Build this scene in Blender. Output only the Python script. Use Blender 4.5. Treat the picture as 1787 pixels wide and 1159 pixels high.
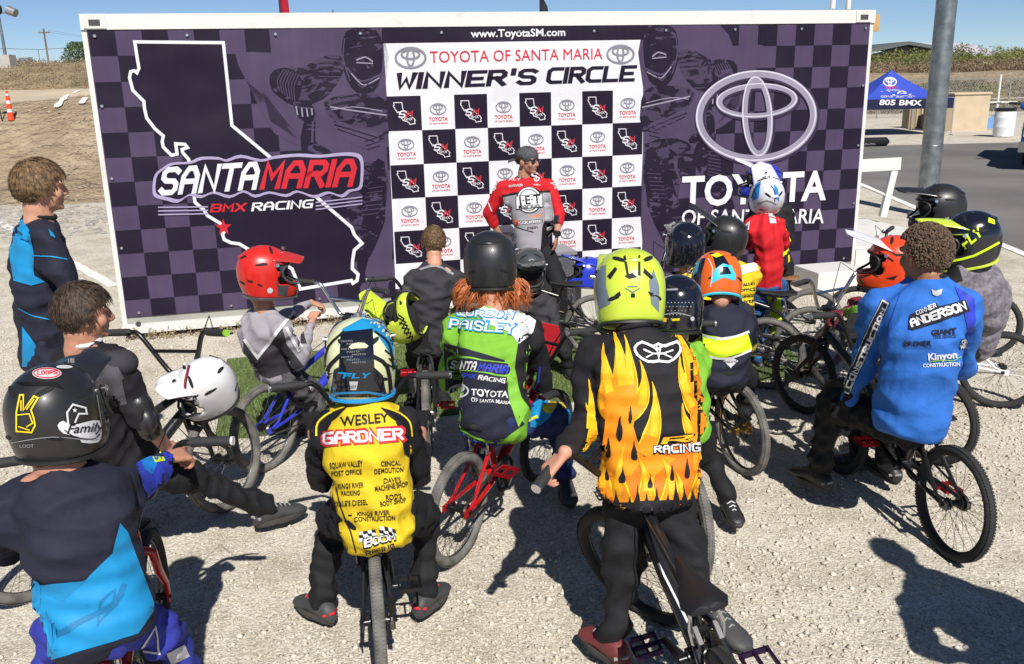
import bpy, bmesh, math, random
import numpy as np
from mathutils import Vector, Matrix, noise
from mathutils.bvhtree import BVHTree
random.seed(7); rng = np.random.default_rng(7)
V = Vector; R = math.radians; PI = math.pi
for o in list(bpy.data.objects): bpy.data.objects.remove(o)
sc = bpy.context.scene; C = sc.collection

# ---------------------------------------------------------------- camera, sky, sun, exposure
CAM_H, F_PX, PITCH, ROLL = 2.15, 1592.0, 0.271226, -0.022661
_fw = V((0, math.cos(PITCH), -math.sin(PITCH))); _rt = V((1, 0, 0)); _up = _rt.cross(_fw)
CR = _rt*math.cos(ROLL) + _up*math.sin(ROLL); CU = -_rt*math.sin(ROLL) + _up*math.cos(ROLL)
cd = bpy.data.cameras.new('camera'); cam = bpy.data.objects.new('camera', cd); C.objects.link(cam)
m = Matrix.Identity(4)
for i in range(3): m[i][0] = CR[i]; m[i][1] = CU[i]; m[i][2] = -_fw[i]
m[2][3] = CAM_H; cam.matrix_world = m
cd.sensor_width = 36; cd.lens = 36*F_PX/1787; cd.clip_end = 3000; cd.clip_start = .05
sc.camera = cam
SUN_AZ, SUN_EL = R(-13), R(46)          # direction the shadows run (left of +y) and height of the sun
w = bpy.data.worlds.new('World'); sc.world = w; w.use_nodes = True
nt = w.node_tree; bg = nt.nodes['Background']; sky = nt.nodes.new('ShaderNodeTexSky')
sky.sky_type = 'NISHITA'; sky.sun_disc = False; sky.sun_elevation = SUN_EL; sky.sun_rotation = R(180)+SUN_AZ
sky.air_density = .8; sky.dust_density = 0.2; sky.ozone_density = 4.2; sky.altitude = 2600
nt.links.new(sky.outputs[0], bg.inputs[0]); bg.inputs[1].default_value = .066
sd = bpy.data.lights.new('sun', 'SUN'); sun = bpy.data.objects.new('sun', sd); C.objects.link(sun)
sd.energy = 4.6; sd.angle = R(.53); sd.color = (1, .955, .89)
L = V((math.sin(SUN_AZ)*math.cos(SUN_EL), math.cos(SUN_AZ)*math.cos(SUN_EL), -math.sin(SUN_EL)))
sun.rotation_euler = L.to_track_quat('-Z', 'Y').to_euler(); sun.location = (0, 0, 8)
vs = sc.view_settings; sc.display_settings.display_device = 'sRGB'; vs.view_transform = 'Standard'; vs.look = 'None'
vs.exposure = 0.40; vs.gamma = 1; vs.use_curve_mapping = False
sc.cycles.max_bounces = 6; sc.cycles.transparent_max_bounces = 8

# ---------------------------------------------------------------- helpers
def ray(px, py):
    return CR*((px-893.5)/F_PX) - CU*((py-579.5)/F_PX) + _fw
def at(px, py, Y):                       # world point seen at photo pixel px,py at depth Y
    d = ray(px, py); return V((0, 0, CAM_H)) + d*(Y/d.y)
def gnd(px, py, z=0.0):
    d = ray(px, py); return V((0, 0, CAM_H)) + d*((z-CAM_H)/d.z)
def fit(l): return [V(p) for p in l]

def prop(o, label=None, cat=None, group=None, kind=None):
    if label: o['label'] = label
    if cat: o['category'] = cat
    if group: o['group'] = group
    if kind: o['kind'] = kind
    return o
def thing(name, label, cat, loc=(0, 0, 0), group=None):
    o = bpy.data.objects.new(name, None); C.objects.link(o); o.location = loc; o.empty_display_size = .1
    return prop(o, label, cat, group)
def put(name, me, m=None, parent=None, smooth=True, **k):
    if isinstance(me, MB): me = me.mesh(name, smooth)
    o = bpy.data.objects.new(name, me); C.objects.link(o)
    if m is not None:
        ms = m if isinstance(m, (list, tuple)) else [m]
        if not me.materials:
            for x in ms: me.materials.append(x)
        elif me.materials[0] != ms[0]:
            o.material_slots[0].link = 'OBJECT'; o.material_slots[0].material = ms[0]
    if parent is not None:
        o.parent = parent
        if not k.pop('local', False): o.matrix_parent_inverse = root_inv(parent)
    k.pop('local', None)
    prop(o, **k); return o
def world_of(o):
    mtx = o.matrix_basis.copy()
    if o.parent: mtx = world_of(o.parent) @ o.matrix_parent_inverse @ mtx
    return mtx
def root_inv(p): return world_of(p).inverted()

class MB:
    def __init__(s): s.v = []; s.f = []; s.mi = []
    def add(s, vs, fs, mi=0):
        n = len(s.v); s.v += [tuple(p) for p in vs]; s.f += [tuple(i+n for i in f) for f in fs]; s.mi += [mi]*len(fs); return s
    def box(s, c, size, rot=None, mi=0):
        c = V(c); h = V(size)/2; M = rot if rot is not None else Matrix.Identity(3)
        vs = [c + M @ V((x*h.x, y*h.y, z*h.z)) for x in (-1, 1) for y in (-1, 1) for z in (-1, 1)]
        return s.add(vs, [(0, 1, 3, 2), (4, 6, 7, 5), (0, 4, 5, 1), (2, 3, 7, 6), (0, 2, 6, 4), (1, 5, 7, 3)], mi)
    def rings(s, rings, cap=True, mi=0, closed=False):
        n = len(rings[0]); vs = [p for r in rings for p in r]; fs = []
        m = len(rings); last = m if closed else m-1
        for i in range(last):
            for j in range(n):
                a = i*n+j; b = i*n+(j+1) % n; c = ((i+1) % m)*n+(j+1) % n; d = ((i+1) % m)*n+j
                fs.append((a, b, c, d))
        if cap and not closed: fs.append(tuple(range(n))[::-1]); fs.append(tuple((m-1)*n+j for j in range(n)))
        return s.add(vs, fs, mi)
    def tube(s, pts, r, seg=8, cap=True, mi=0, closed=False, flat=1.0):
        pts = fit(pts); n = len(pts); rr = r if isinstance(r, (list, tuple)) else [r]*n
        out = []; prev = None
        for i, p in enumerate(pts):
            if closed: t = (pts[(i+1) % n]-pts[i-1])
            else: t = pts[min(i+1, n-1)]-pts[max(i-1, 0)]
            t = t.normalized() if t.length > 1e-9 else V((0, 0, 1))
            if prev is None:
                a = t.orthogonal().normalized()
                if abs(t.z) < .9: a = (V((0, 0, 1)) - t*t.z).normalized()
            else:
                a = (prev - t*prev.dot(t)); a = a.normalized() if a.length > 1e-6 else t.orthogonal().normalized()
            prev = a; b = t.cross(a)
            out.append([p + (a*math.cos(2*PI*k/seg)*flat + b*math.sin(2*PI*k/seg))*rr[i] for k in range(seg)])
        return s.rings(out, cap, mi, closed)
    def cyl(s, a, b, r, r2=None, seg=12, mi=0, cap=True):
        return s.tube([a, b], [r, r if r2 is None else r2], seg, cap, mi)
    def capsule(s, a, b, ra, rb, seg=12):
        a = V(a); b = V(b); t = (b-a); t = t.normalized() if t.length > 1e-6 else V((0, 0, 1))
        ps = []; rs = []
        for k in (1.35, 1.0, .5): ps.append(a - t*ra*math.sin(k)); rs.append(ra*math.cos(k))
        ps += [a, b]; rs += [ra, rb]
        for k in (.5, 1.0, 1.35): ps.append(b + t*rb*math.sin(k)); rs.append(rb*math.cos(k))
        x = t.orthogonal().normalized(); y = t.cross(x)
        return s.rings([[p + (x*math.cos(2*PI*k/seg)+y*math.sin(2*PI*k/seg))*r for k in range(seg)] for p, r in zip(ps, rs)])
    def ell(s, c, rad, M=None, seg=16, rn=10, mi=0):
        c = V(c); M = M if M is not None else Matrix.Identity(3); rg = []
        for i in range(rn):
            ph = -PI/2 + PI*(i+.5)/rn
            rg.append([c + M @ V((rad[0]*math.cos(ph)*math.cos(2*PI*k/seg), rad[1]*math.cos(ph)*math.sin(2*PI*k/seg), rad[2]*math.sin(ph))) for k in range(seg)])
        return s.rings(rg, True, mi)
    def torus(s, c, Rr, r, ax='y', seg=48, rs=8, mi=0, flat=1.0):
        rg = []
        for i in range(seg):
            a = 2*PI*i/seg; ring = []
            for k in range(rs):
                b = 2*PI*k/rs; q = Rr + r*math.cos(b); h = r*math.sin(b)*flat
                p = (q*math.cos(a), h, q*math.sin(a)) if ax == 'y' else ((q*math.cos(a), q*math.sin(a), h) if ax == 'z' else (h, q*math.cos(a), q*math.sin(a)))
                ring.append(V(c)+V(p))
            rg.append(ring)
        return s.rings(rg, False, mi, True)
    def mesh(s, name, smooth=True, fix=True):
        me = bpy.data.meshes.new(name); me.from_pydata(s.v, [], s.f)
        if any(s.mi): me.polygons.foreach_set('material_index', s.mi)
        if fix:
            bm = bmesh.new(); bm.from_mesh(me); bmesh.ops.recalc_face_normals(bm, faces=bm.faces); bm.to_mesh(me); bm.free()
        if smooth:
            me.polygons.foreach_set('use_smooth', [True]*len(me.polygons)); me.set_sharp_from_angle(angle=R(40))
        me.update(); return me

# ---------------------------------------------------------------- materials
MATS = {}
def mat(name, col, rough=.6, metal=0, var=0, vs=8, bump=0, bs=40, coat=0, sheen=0, spec=.5, col2=None, thr=None, bd=.01, detail=4, coords='Object'):
    if name in MATS: return MATS[name]
    m = bpy.data.materials.new(name); m.use_nodes = True; n = m.node_tree.nodes; l = m.node_tree.links
    b = n['Principled BSDF']; c4 = (*col, 1)
    b.inputs['Base Color'].default_value = c4; b.inputs['Roughness'].default_value = rough; b.inputs['Metallic'].default_value = metal
    b.inputs['Coat Weight'].default_value = coat; b.inputs['Coat Roughness'].default_value = .08; b.inputs['Sheen Weight'].default_value = sheen
    b.inputs['Specular IOR Level'].default_value = spec
    tc = n.new('ShaderNodeNewGeometry') if coords == 'World' else n.new('ShaderNodeTexCoord')
    src = tc.outputs['Position'] if coords == 'World' else tc.outputs[coords]
    if var or col2:
        t = n.new('ShaderNodeTexNoise'); t.inputs['Scale'].default_value = vs; t.inputs['Detail'].default_value = detail; l.new(src, t.inputs['Vector'])
        cr = n.new('ShaderNodeValToRGB'); l.new(t.outputs[0], cr.inputs[0])
        e = cr.color_ramp.elements; e[0].position = .3 if thr is None else thr[0]; e[1].position = .7 if thr is None else thr[1]
        if col2: e[0].color = c4; e[1].color = (*col2, 1)
        else: e[0].color = (*[max(0, x*(1-var)) for x in col], 1); e[1].color = (*[min(1, x*(1+var)) for x in col], 1)
        l.new(cr.outputs[0], b.inputs['Base Color'])
    if bump:
        t2 = n.new('ShaderNodeTexNoise'); t2.inputs['Scale'].default_value = bs; t2.inputs['Detail'].default_value = 5; l.new(src, t2.inputs['Vector'])
        bp = n.new('ShaderNodeBump'); bp.inputs['Strength'].default_value = bump; bp.inputs['Distance'].default_value = bd
        l.new(t2.outputs[0], bp.inputs['Height']); l.new(bp.outputs[0], b.inputs['Normal'])
    MATS[name] = m; return m
def cloth(name, col, var=.10, rough=.78, sheen=0):
    return mat('cloth_'+name, col, rough, var=var, vs=14, bump=.35, bs=60, bd=.006, sheen=sheen, spec=.25)
def paint(name, col, rough=.28, coat=.5, **k): return mat('paint_'+name, col, rough, coat=coat, var=.06, **k)
def ink(name, col): return mat('ink_'+name, col, .6, var=.05, vs=20, spec=.25)
BLK = ink('black', (.012, .011, .014)); WHT = ink('white', (.64, .64, .66)); RED = ink('red', (.55, .022, .03))
YEL = ink('yellow', (.78, .58, .015)); BLU = ink('blue', (.01, .2, .62)); GRN = ink('green', (.19, .45, .05)); GRY = ink('grey', (.25, .25, .27))
ORG = ink('orange', (.85, .17, .01)); GOLD = ink('gold', (.9, .42, .015)); NEON = ink('neon', (.62, .85, .02)); CYAN = ink('cyan', (.012, .235, .50))
PURP = ink('lilac', (.30, .26, .42)); DBLU = ink('deep_blue', (.03, .05, .45)); CREAM = ink('cream', (.72, .74, .42)); LGRY = ink('pale_grey', (.5, .5, .53))

# ---------------------------------------------------------------- lettering
_tc = {}
def bfont(txt, bold=0.0):
    k = (txt, bold)
    if k in _tc: return _tc[k]
    cu = bpy.data.curves.new('txt', 'FONT'); cu.body = txt; cu.size = 1; cu.offset = bold; cu.resolution_u = 3
    o = bpy.data.objects.new('txt', cu); C.objects.link(o); dg = bpy.context.evaluated_depsgraph_get(); dg.update()
    me = bpy.data.meshes.new_from_object(o.evaluated_get(dg)); bpy.data.objects.remove(o); bpy.data.curves.remove(cu)
    vs = [(v.co.x, v.co.y) for v in me.vertices]; fs = [tuple(p.vertices) for p in me.polygons]; bpy.data.meshes.remove(me)
    x0 = min(v[0] for v in vs); x1 = max(v[0] for v in vs); y1 = .73 if txt.isupper() or not txt.islower() else max(v[1] for v in vs)
    vs = [((x-x0)/(x1-x0), y/y1) for x, y in vs]; _tc[k] = (vs, fs); return _tc[k]
SF = {  # stroke font on a 4 x 6 grid
'A': [[(0,0),(0,4),(1.2,6),(2.8,6),(4,4),(4,0)],[(0,2.6),(4,2.6)]], 'B': [[(0,0),(0,6),(3.2,6),(4,5.2),(4,4),(3.2,3.1),(0,3.1)],[(3.2,3.1),(4,2.3),(4,.9),(3.2,0),(0,0)]],
'C': [[(4,6),(1,6),(0,5),(0,1),(1,0),(4,0)]], 'D': [[(0,0),(0,6),(3,6),(4,5),(4,1),(3,0),(0,0)]], 'E': [[(4,6),(0,6),(0,0),(4,0)],[(0,3),(3.3,3)]],
'F': [[(4,6),(0,6),(0,0)],[(0,3),(3.3,3)]], 'G': [[(4,6),(1,6),(0,5),(0,1),(1,0),(4,0),(4,3),(2.2,3)]], 'H': [[(0,0),(0,6)],[(4,0),(4,6)],[(0,3),(4,3)]],
'I': [[(2,0),(2,6)]], 'J': [[(4,6),(4,1),(3,0),(1,0),(0,1)]], 'K': [[(0,0),(0,6)],[(4,6),(0,2.6)],[(1.4,3.6),(4,0)]], 'L': [[(0,6),(0,0),(4,0)]],
'M': [[(0,0),(0,6),(2,2.4),(4,6),(4,0)]], 'N': [[(0,0),(0,6),(4,0),(4,6)]], 'O': [[(1,0),(3,0),(4,1),(4,5),(3,6),(1,6),(0,5),(0,1),(1,0)]],
'P': [[(0,0),(0,6),(3.2,6),(4,5.2),(4,3.6),(3.2,2.7),(0,2.7)]], 'Q': [[(1,0),(3,0),(4,1),(4,5),(3,6),(1,6),(0,5),(0,1),(1,0)],[(2.4,1.6),(4.2,-.4)]],
'R': [[(0,0),(0,6),(3.2,6),(4,5.2),(4,3.9),(3.2,3),(0,3)],[(1.8,3),(4,0)]], 'S': [[(4,5.4),(3.2,6),(.9,6),(0,5.2),(0,3.9),(.9,3.1),(3.2,2.9),(4,2.1),(4,.8),(3.2,0),(.8,0),(0,.7)]],
'T': [[(2,0),(2,6)],[(-.2,6),(4.2,6)]], 'U': [[(0,6),(0,1),(1,0),(3,0),(4,1),(4,6)]], 'V': [[(0,6),(2,0),(4,6)]], 'W': [[(0,6),(.8,0),(2,4),(3.2,0),(4,6)]],
'X': [[(0,0),(4,6)],[(0,6),(4,0)]], 'Y': [[(0,6),(2,3),(4,6)],[(2,3),(2,0)]], 'Z': [[(0,6),(4,6),(0,0),(4,0)]], "'": [[(.6,6.4),(.6,4.6)]], '.': [[(.4,.2),(.5,.2)]],
'3': [[(0,6),(4,6),(1.6,3.4),(3.2,3.2),(4,2.2),(4,.8),(3.2,0),(.8,0),(0,.7)]], '1': [[(1,5),(2,6),(2,0)]], '0': [[(1,0),(3,0),(4,1),(4,5),(3,6),(1,6),(0,5),(0,1),(1,0)]],
'8': [[(1,3.1),(0,4),(0,5.2),(1,6),(3,6),(4,5.2),(4,4),(3,3.1),(1,3.1),(0,2.2),(0,.8),(1,0),(3,0),(4,.8),(4,2.2),(3,3.1)]], '5': [[(4,6),(0,6),(0,3.4),(3,3.4),(4,2.4),(4,1),(3,0),(0,0)]]}
def ribbon(pl, wd, closed=False):
    """2-D polyline as a strip of quads, mitred"""
    P = [V((a, b, 0)) for a, b in pl]; n = len(P)
    if closed and (P[0]-P[-1]).length < 1e-6: P = P[:-1]; n -= 1
    vs = []; fs = []
    for i in range(n):
        if closed: a = (P[i]-P[i-1]).normalized(); b = (P[(i+1) % n]-P[i]).normalized()
        else:
            a = (P[i]-P[i-1]).normalized() if i else (P[1]-P[0]).normalized()
            b = (P[i+1]-P[i]).normalized() if i < n-1 else a
        t = (a+b); t = t.normalized() if t.length > 1e-3 else b
        nn = V((-t.y, t.x, 0)); k = min(1.6, 1/max(.3, nn.dot(V((-b.y, b.x, 0)))))
        q = P[i]
        if not closed and i == 0: q = P[i]-t*wd*.5
        if not closed and i == n-1: q = P[i]+t*wd*.5
        vs += [tuple((q+nn*wd*.5*k)[:2]), tuple((q-nn*wd*.5*k)[:2])]
    for i in range(n if closed else n-1):
        j = (i+1) % n; fs.append((2*i, 2*i+1, 2*j+1, 2*j))
    return vs, fs
def sfont(txt, wd=1.1, gap=1.5):
    vs = []; fs = []; x = 0
    for ch in txt:
        if ch == ' ': x += 2.5; continue
        wch = {'I': 0.01, "'": 1, '.': 1}.get(ch, 4)
        for pl in SF.get(ch, SF['O']):
            if ch == 'I': pl = [(0, q) for _, q in pl]
            a, b = ribbon([(p+x, q) for p, q in pl], wd, pl[0] == pl[-1]); n = len(vs); vs += a; fs += [tuple(i+n for i in f) for f in b]
        x += wch+gap+wd*.4
    x1 = x-gap-wd*.4
    return [((a+wd*.5)/(x1+wd), (b+wd*.5)/(6+wd)) for a, b in vs], fs
def place(vf, a, b, h, shear=0.0, off=(0, 0)):
    """unit box -> px: baseline a..b (photo pixels, y down), letter height h"""
    vs, fs = vf; A = V((*a, 0)); D = V((*b, 0))-A; n = V((D.y, -D.x, 0)).normalized(); t = D.normalized()
    return [tuple((A + D*x + n*(h*y) + t*(shear*h*y))[:2]) for x, y in vs], fs
def comps(n, fs):
    par = list(range(n))
    def fd(i):
        while par[i] != i: par[i] = par[par[i]]; i = par[i]
        return i
    for f in fs:
        for i in f[1:]: par[fd(i)] = fd(f[0])
    ids = {}; return [ids.setdefault(fd(i), len(ids)) for i in range(n)]
def poly(pts):
    return [tuple(p) for p in pts], [tuple(range(len(pts)))]
def smooth_loop(pts, k=3, closed=True):
    out = []; n = len(pts)
    for i in range(n if closed else n-1):
        p0, p1, p2, p3 = (pts[(i-1) % n], pts[i], pts[(i+1) % n], pts[(i+2) % n]) if closed else (pts[max(i-1, 0)], pts[i], pts[i+1], pts[min(i+2, n-1)])
        for j in range(k):
            t = j/k; out.append(tuple(.5*(2*p1[c]+(p2[c]-p0[c])*t+(2*p0[c]-5*p1[c]+4*p2[c]-p3[c])*t*t+(3*p1[c]-p0[c]-3*p2[c]+p3[c])*t**3) for c in (0, 1)))
    if not closed: out.append(tuple(pts[-1]))
    return out
def ering(cx, cy, a, b, wd, n=40, rot=0, a0=0, a1=2*PI, wd2=None):
    vs = []; fs = []; full = a1-a0 > 6.28; m = n if full else n+1
    for i in range(m):
        t = a0+(a1-a0)*i/n; x = math.cos(t); y = math.sin(t)
        wx = wd/2; wy = (wd2 if wd2 else wd)/2
        for s in (1, -1):
            X = (a+s*wx)*x; Y = (b+s*wy)*y
            vs.append((cx+X*math.cos(rot)-Y*math.sin(rot), cy+X*math.sin(rot)+Y*math.cos(rot)))
    for i in range(n):
        j = (i+1) % m if full else i+1; fs.append((2*i, 2*i+1, 2*j+1, 2*j))
    return vs, fs
def disc(cx, cy, a, b=None, n=20): return poly([(cx+a*math.cos(2*PI*i/n), cy+(b or a)*math.sin(2*PI*i/n)) for i in range(n)])
def merge(*L):
    vs = []; fs = []
    for a, b in L: n = len(vs); vs += list(a); fs += [tuple(i+n for i in f) for f in b]
    return vs, fs
def tri_emblem(cx, cy, w, th=.055, sk=0):    # three-ellipse emblem, px units, y down
    return merge(ering(cx, cy, w*.5, w*.335, w*th), ering(cx, cy-w*.115, w*.30, w*.15, w*th*.95), ering(cx, cy-w*.015, w*.115, w*.285, w*th*.95))

class Print:
    """thin print that lies on a garment or shell; art is drawn in photo pixels"""
    def __init__(s, target, name='print', grid=6.0, reach=.05, snap=True, base=None):
        gn_ = target.name.split('.')[0]
        if gn_ in ('jersey', 'trousers'): reach = .12 if reach == .05 else reach; bb_ = world_of(target) @ V(target.data.vertices[0].co); grid = max(3.2, min(6.5, F_PX/max(.5, (bb_-V((0, 0, CAM_H))).length)*.012))
        s.t = target; s.name = name; s.base = base if base is not None else (.0036 if target.name.split('.')[0] in ('jersey', 'trousers') else .0016); s.grid = grid; s.reach = reach; s.snap = snap; s.v = []; s.f = []; s.mi = []; s.ms = []
        me = target.data; M = world_of(target)
        s.bvh = BVHTree.FromPolygons([M @ v.co for v in me.vertices], [tuple(p.vertices) for p in me.polygons])
        s.org = V((0, 0, CAM_H))
    def add(s, vf, m, layer=0):
        vs, fs = vf; cm = comps(len(vs), fs); s.k = getattr(s, 'k', 0)+1; s.grp = getattr(s, 'grp', []); tag_ = ('lettering', s.k) if getattr(s, 'istext', False) else (s.name, m.name)
        bm = bmesh.new(); bv = [bm.verts.new((x, y, cm[i]*1e-4)) for i, (x, y) in enumerate(vs)]
        for f in fs:
            try: bm.faces.new([bv[i] for i in f])
            except ValueError: pass
        bm.normal_update(); bmesh.ops.triangulate(bm, faces=bm.faces)
        g = s.grid; xs = [v[0] for v in vs]; ys = [v[1] for v in vs]
        for ax, lo, hi in ((0, min(xs), max(xs)), (1, min(ys), max(ys))):
            k = math.floor(lo/g)+1
            while k*g < hi:
                co = [0, 0, 0]; no = [0, 0, 0]; co[ax] = k*g; no[ax] = 1
                bmesh.ops.bisect_plane(bm, geom=bm.verts[:]+bm.edges[:]+bm.faces[:], plane_co=co, plane_no=no, dist=1e-5); k += 1
        off = s.base+.0008*layer+s.k*.00001; n0 = len(s.v); ok = {}
        bm.verts.index_update(); bm.verts.ensure_lookup_table()
        for v in bm.verts:
            d = ray(v.co.x, v.co.y).normalized(); hit, no, idx, dist = s.bvh.ray_cast(s.org, d)
            if hit is None and s.snap and getattr(s, 'ld', None):
                q = s.org + d*s.ld; h2, n2, i2, dd = s.bvh.find_nearest(q)
                if h2 is not None and dd < s.reach: hit, no, dist = h2, n2, s.ld
            if hit is None: continue
            s.ld = dist
            if no.dot(d) > 0: no = -no
            ok[v.index] = (len(s.v), dist); s.v.append(tuple(hit + no*(off+.2*v.co.z)))
        if m not in s.ms: s.ms.append(m)
        for f in bm.faces:
            ii = [v.index for v in f.verts]
            if all(i in ok for i in ii):
                ds = [ok[i][1] for i in ii]
                if max(ds)-min(ds) < .10: 
                    pp_ = [V(s.v[ok[i][0]]) for i in ii]; nn_ = V((0, 0, 0))
                    for q_ in range(len(pp_)): nn_ += (pp_[q_]-pp_[0]).cross(pp_[(q_+1) % len(pp_)]-pp_[0])
                    fl_ = nn_.dot(pp_[0]-s.org) > 0
                    s.f.append(tuple(ok[i][0] for i in (reversed(ii) if fl_ else ii))); s.mi.append(s.ms.index(m)); s.grp.append(tag_)
        bm.free(); return s
    def text(s, t, a, b, h, m, layer=1, bold=.012, shear=0, stroke=0, outline=None, ow=0, gap=1.5):
        s.istext = True
        if outline: s.add(place(sfont(t, (stroke or 1.1)+ow, gap) if stroke else bfont(t, bold+ow), (a[0]-1, a[1]+1), (b[0]+1, b[1]+1), h+2, shear), outline, layer); layer += 1
        s.add(place(sfont(t, stroke, gap) if stroke else bfont(t, bold), a, b, h, shear), m, layer); s.istext = False; return s
    def line(s, pts, wd, m, layer=0, closed=False, sm=0):
        if sm: pts = smooth_loop(pts, sm, closed)
        return s.add(ribbon(pts, wd, closed), m, layer)
    def poly(s, pts, m, layer=0, sm=0):
        if sm: pts = smooth_loop(pts, sm)
        return s.add(poly(pts), m, layer)
    def done(s, **k):
        if not s.f: return None
        gs = {}
        for f, mi, g_ in zip(s.f, s.mi, s.grp): gs.setdefault(g_, []).append((f, mi))
        for (nm, _), fl in gs.items():
            mp = {}; fs = [tuple(mp.setdefault(i, len(mp)) for i in f) for f, _ in fl]; vs_ = [s.v[i] for i in mp]; ml = sorted({mi for _, mi in fl})
            me = bpy.data.meshes.new(nm); me.from_pydata(vs_, [], fs); me.polygons.foreach_set('material_index', [ml.index(mi) for _, mi in fl]); me.polygons.foreach_set('use_smooth', [True]*len(fs))
            for i in ml: me.materials.append(s.ms[i])
            put(nm, me, None, s.t, **k)

# ---------------------------------------------------------------- the setting
def sm(a, b, x): t = np.clip((x-a)/(b-a), 0, 1); return t*t*(3-2*t)
def nz(x, y, f, seed=0):                 # cheap smooth noise for numpy arrays
    r = np.random.default_rng(seed); o = 0
    for i in range(7):
        a = r.uniform(0, 2*PI); k = f*r.uniform(.6, 1.7); o = o + np.sin((x*np.cos(a)+y*np.sin(a))*k + r.uniform(0, 6) + 1.3*np.sin((x*np.sin(a*1.7)-y*np.cos(a*2.1))*k*.7))
    return o/7
def theight(x, y):
    mound = 1.75*sm(17.5, 25.5, y)*(1-.25*sm(26, 30, y)) + .45*sm(26, 32, y)
    left = mound + 2.35*sm(58, 74, y) + .12*nz(x, y, 1.1, 3)*sm(17, 19, y) + .2*nz(x, y, .35, 4)*sm(18, 24, y)
    left = left + .42*np.exp(-((x+9.5)/2.6)**2-((y-24.5)/2.6)**2) + .22*np.exp(-((x+13)/1.6)**2-((y-23)/2.2)**2)
    left = left + .55*np.exp(-((y-43)/1.6)**2)*sm(-30, -16, x)
    right = 1.3*sm(46, 60, y) + .65*sm(62, 71, y) + 1.15*sm(73, 90, y) + (.10*nz(x, y, .8, 5)+.2*nz(x, y, .3, 6))*sm(46, 50, y)
    s = sm(-5, 3, x); edge = sm(14, 17, y)*(1-.98*sm(150, 180, y))
    return (left*(1-s)+right*s)*edge - .05*(1-sm(17.4, 18.2, y)*(1-s)) - .05*(s)*(1-sm(45.5, 46.5, y))
def tgt(px, py, y0=14, y1=120):
    d = ray(px, py); yv = np.arange(y0, y1, .05); zv = CAM_H+d.z/d.y*yv; h = theight(d.x/d.y*yv, yv); k = np.nonzero(zv < h)[0]
    k = k[0] if len(k) else -1; return V((d.x/d.y*yv[k], yv[k], float(h[k])))
gx = np.arange(-110, 130, 1.0); gy = np.arange(14, 190, 1.0); X, Y = np.meshgrid(gx, gy); Z = theight(X, Y)
nx, ny = len(gx), len(gy)
def shade(m, fn):                        # give a ground material its own colour nodes
    n = m.node_tree; fn(n.nodes, n.links, n.nodes['Principled BSDF'])
def gravel_nodes(n, l, b):
    g = n.new('ShaderNodeNewGeometry'); p = g.outputs['Position']
    def N(sc_, det=6, rough=.6):
        t = n.new('ShaderNodeTexNoise'); t.inputs['Scale'].default_value = sc_; t.inputs['Detail'].default_value = det; t.inputs['Roughness'].default_value = rough; l.new(p, t.inputs['Vector']); return t.outputs[0]
    def ramp(src, stops):
        r = n.new('ShaderNodeValToRGB'); e = r.color_ramp.elements; l.new(src, r.inputs[0])
        while len(e) < len(stops): e.new(.5)
        for q, (ps, c) in zip(e, stops): q.position = ps; q.color = (*c, 1)
        return r.outputs[0]
    def mix(a, c, f, mode='MIX'):
        x = n.new('ShaderNodeMixRGB'); x.blend_type = mode
        for s, v in ((x.inputs[0], f), (x.inputs[1], a), (x.inputs[2], c)):
            if isinstance(v, (int, float)): s.default_value = v
            elif isinstance(v, tuple): s.default_value = (*v, 1)
            else: l.new(v, s)
        return x.outputs[0]
    base = ramp(N(.55, 4), [(.30, (.46, .42, .345)), (.48, (.60, .555, .47)), (.66, (.54, .49, .40))])
    base = mix(base, ramp(N(3.2, 5, .7), [(.36, (.80, .78, .75)), (.52, (1, 1, 1)), (.7, (1.1, 1.1, 1.1))]), 1.0, 'MULTIPLY')
    spk = ramp(N(95, 3, .8), [(.36, (.55, .55, .55)), (.5, (1, 1, 1)), (.66, (1.2, 1.2, 1.22))])
    c = mix(base, spk, 1.0, 'MULTIPLY')
    vor = n.new('ShaderNodeTexVoronoi'); vor.inputs['Scale'].default_value = 80; l.new(p, vor.inputs['Vector'])
    vr = ramp(vor.outputs['Color'], [(.15, (.72, .70, .66)), (.55, (1, 1, 1)), (.9, (1.15, 1.14, 1.12))])
    c = mix(c, mix(c, vr, 1.0, 'MULTIPLY'), .8)
    l.new(c, b.inputs['Base Color'])
    vd = n.new('ShaderNodeTexVoronoi'); vd.inputs['Scale'].default_value = 95; l.new(p, vd.inputs['Vector'])
    vd2 = n.new('ShaderNodeTexVoronoi'); vd2.inputs['Scale'].default_value = 45; l.new(p, vd2.inputs['Vector'])
    a = n.new('ShaderNodeMath'); a.operation = 'ADD'; l.new(vd.outputs['Distance'], a.inputs[0]); l.new(vd2.outputs['Distance'], a.inputs[1])
    a2 = n.new('ShaderNodeMath'); a2.operation = 'MULTIPLY_ADD'; a2.inputs[1].default_value = -.8; l.new(a.outputs[0], a2.inputs[0]); l.new(N(30, 6, .75), a2.inputs[2])
    bp = n.new('ShaderNodeBump'); bp.inputs['Strength'].default_value = .6; bp.inputs['Distance'].default_value = .008
    l.new(a2.outputs[0], bp.inputs['Height']); l.new(bp.outputs[0], b.inputs['Normal'])
GRAVEL = mat('gravel_ground', (.5, .46, .38), .95, spec=.15); shade(GRAVEL, gravel_nodes)
DIRT = mat('dirt', (.27, .205, .135), .95, col2=(.40, .32, .22), vs=1.1, thr=(.35, .65), bump=.9, bs=3.2, bd=.45, spec=.1, coords='World', detail=8)
ASPH = mat('asphalt', (.13, .125, .12), .9, col2=(.19, .183, .172), vs=.35, thr=(.35, .65), bump=.4, bs=60, bd=.01, spec=.2, coords='World', detail=8)
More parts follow.
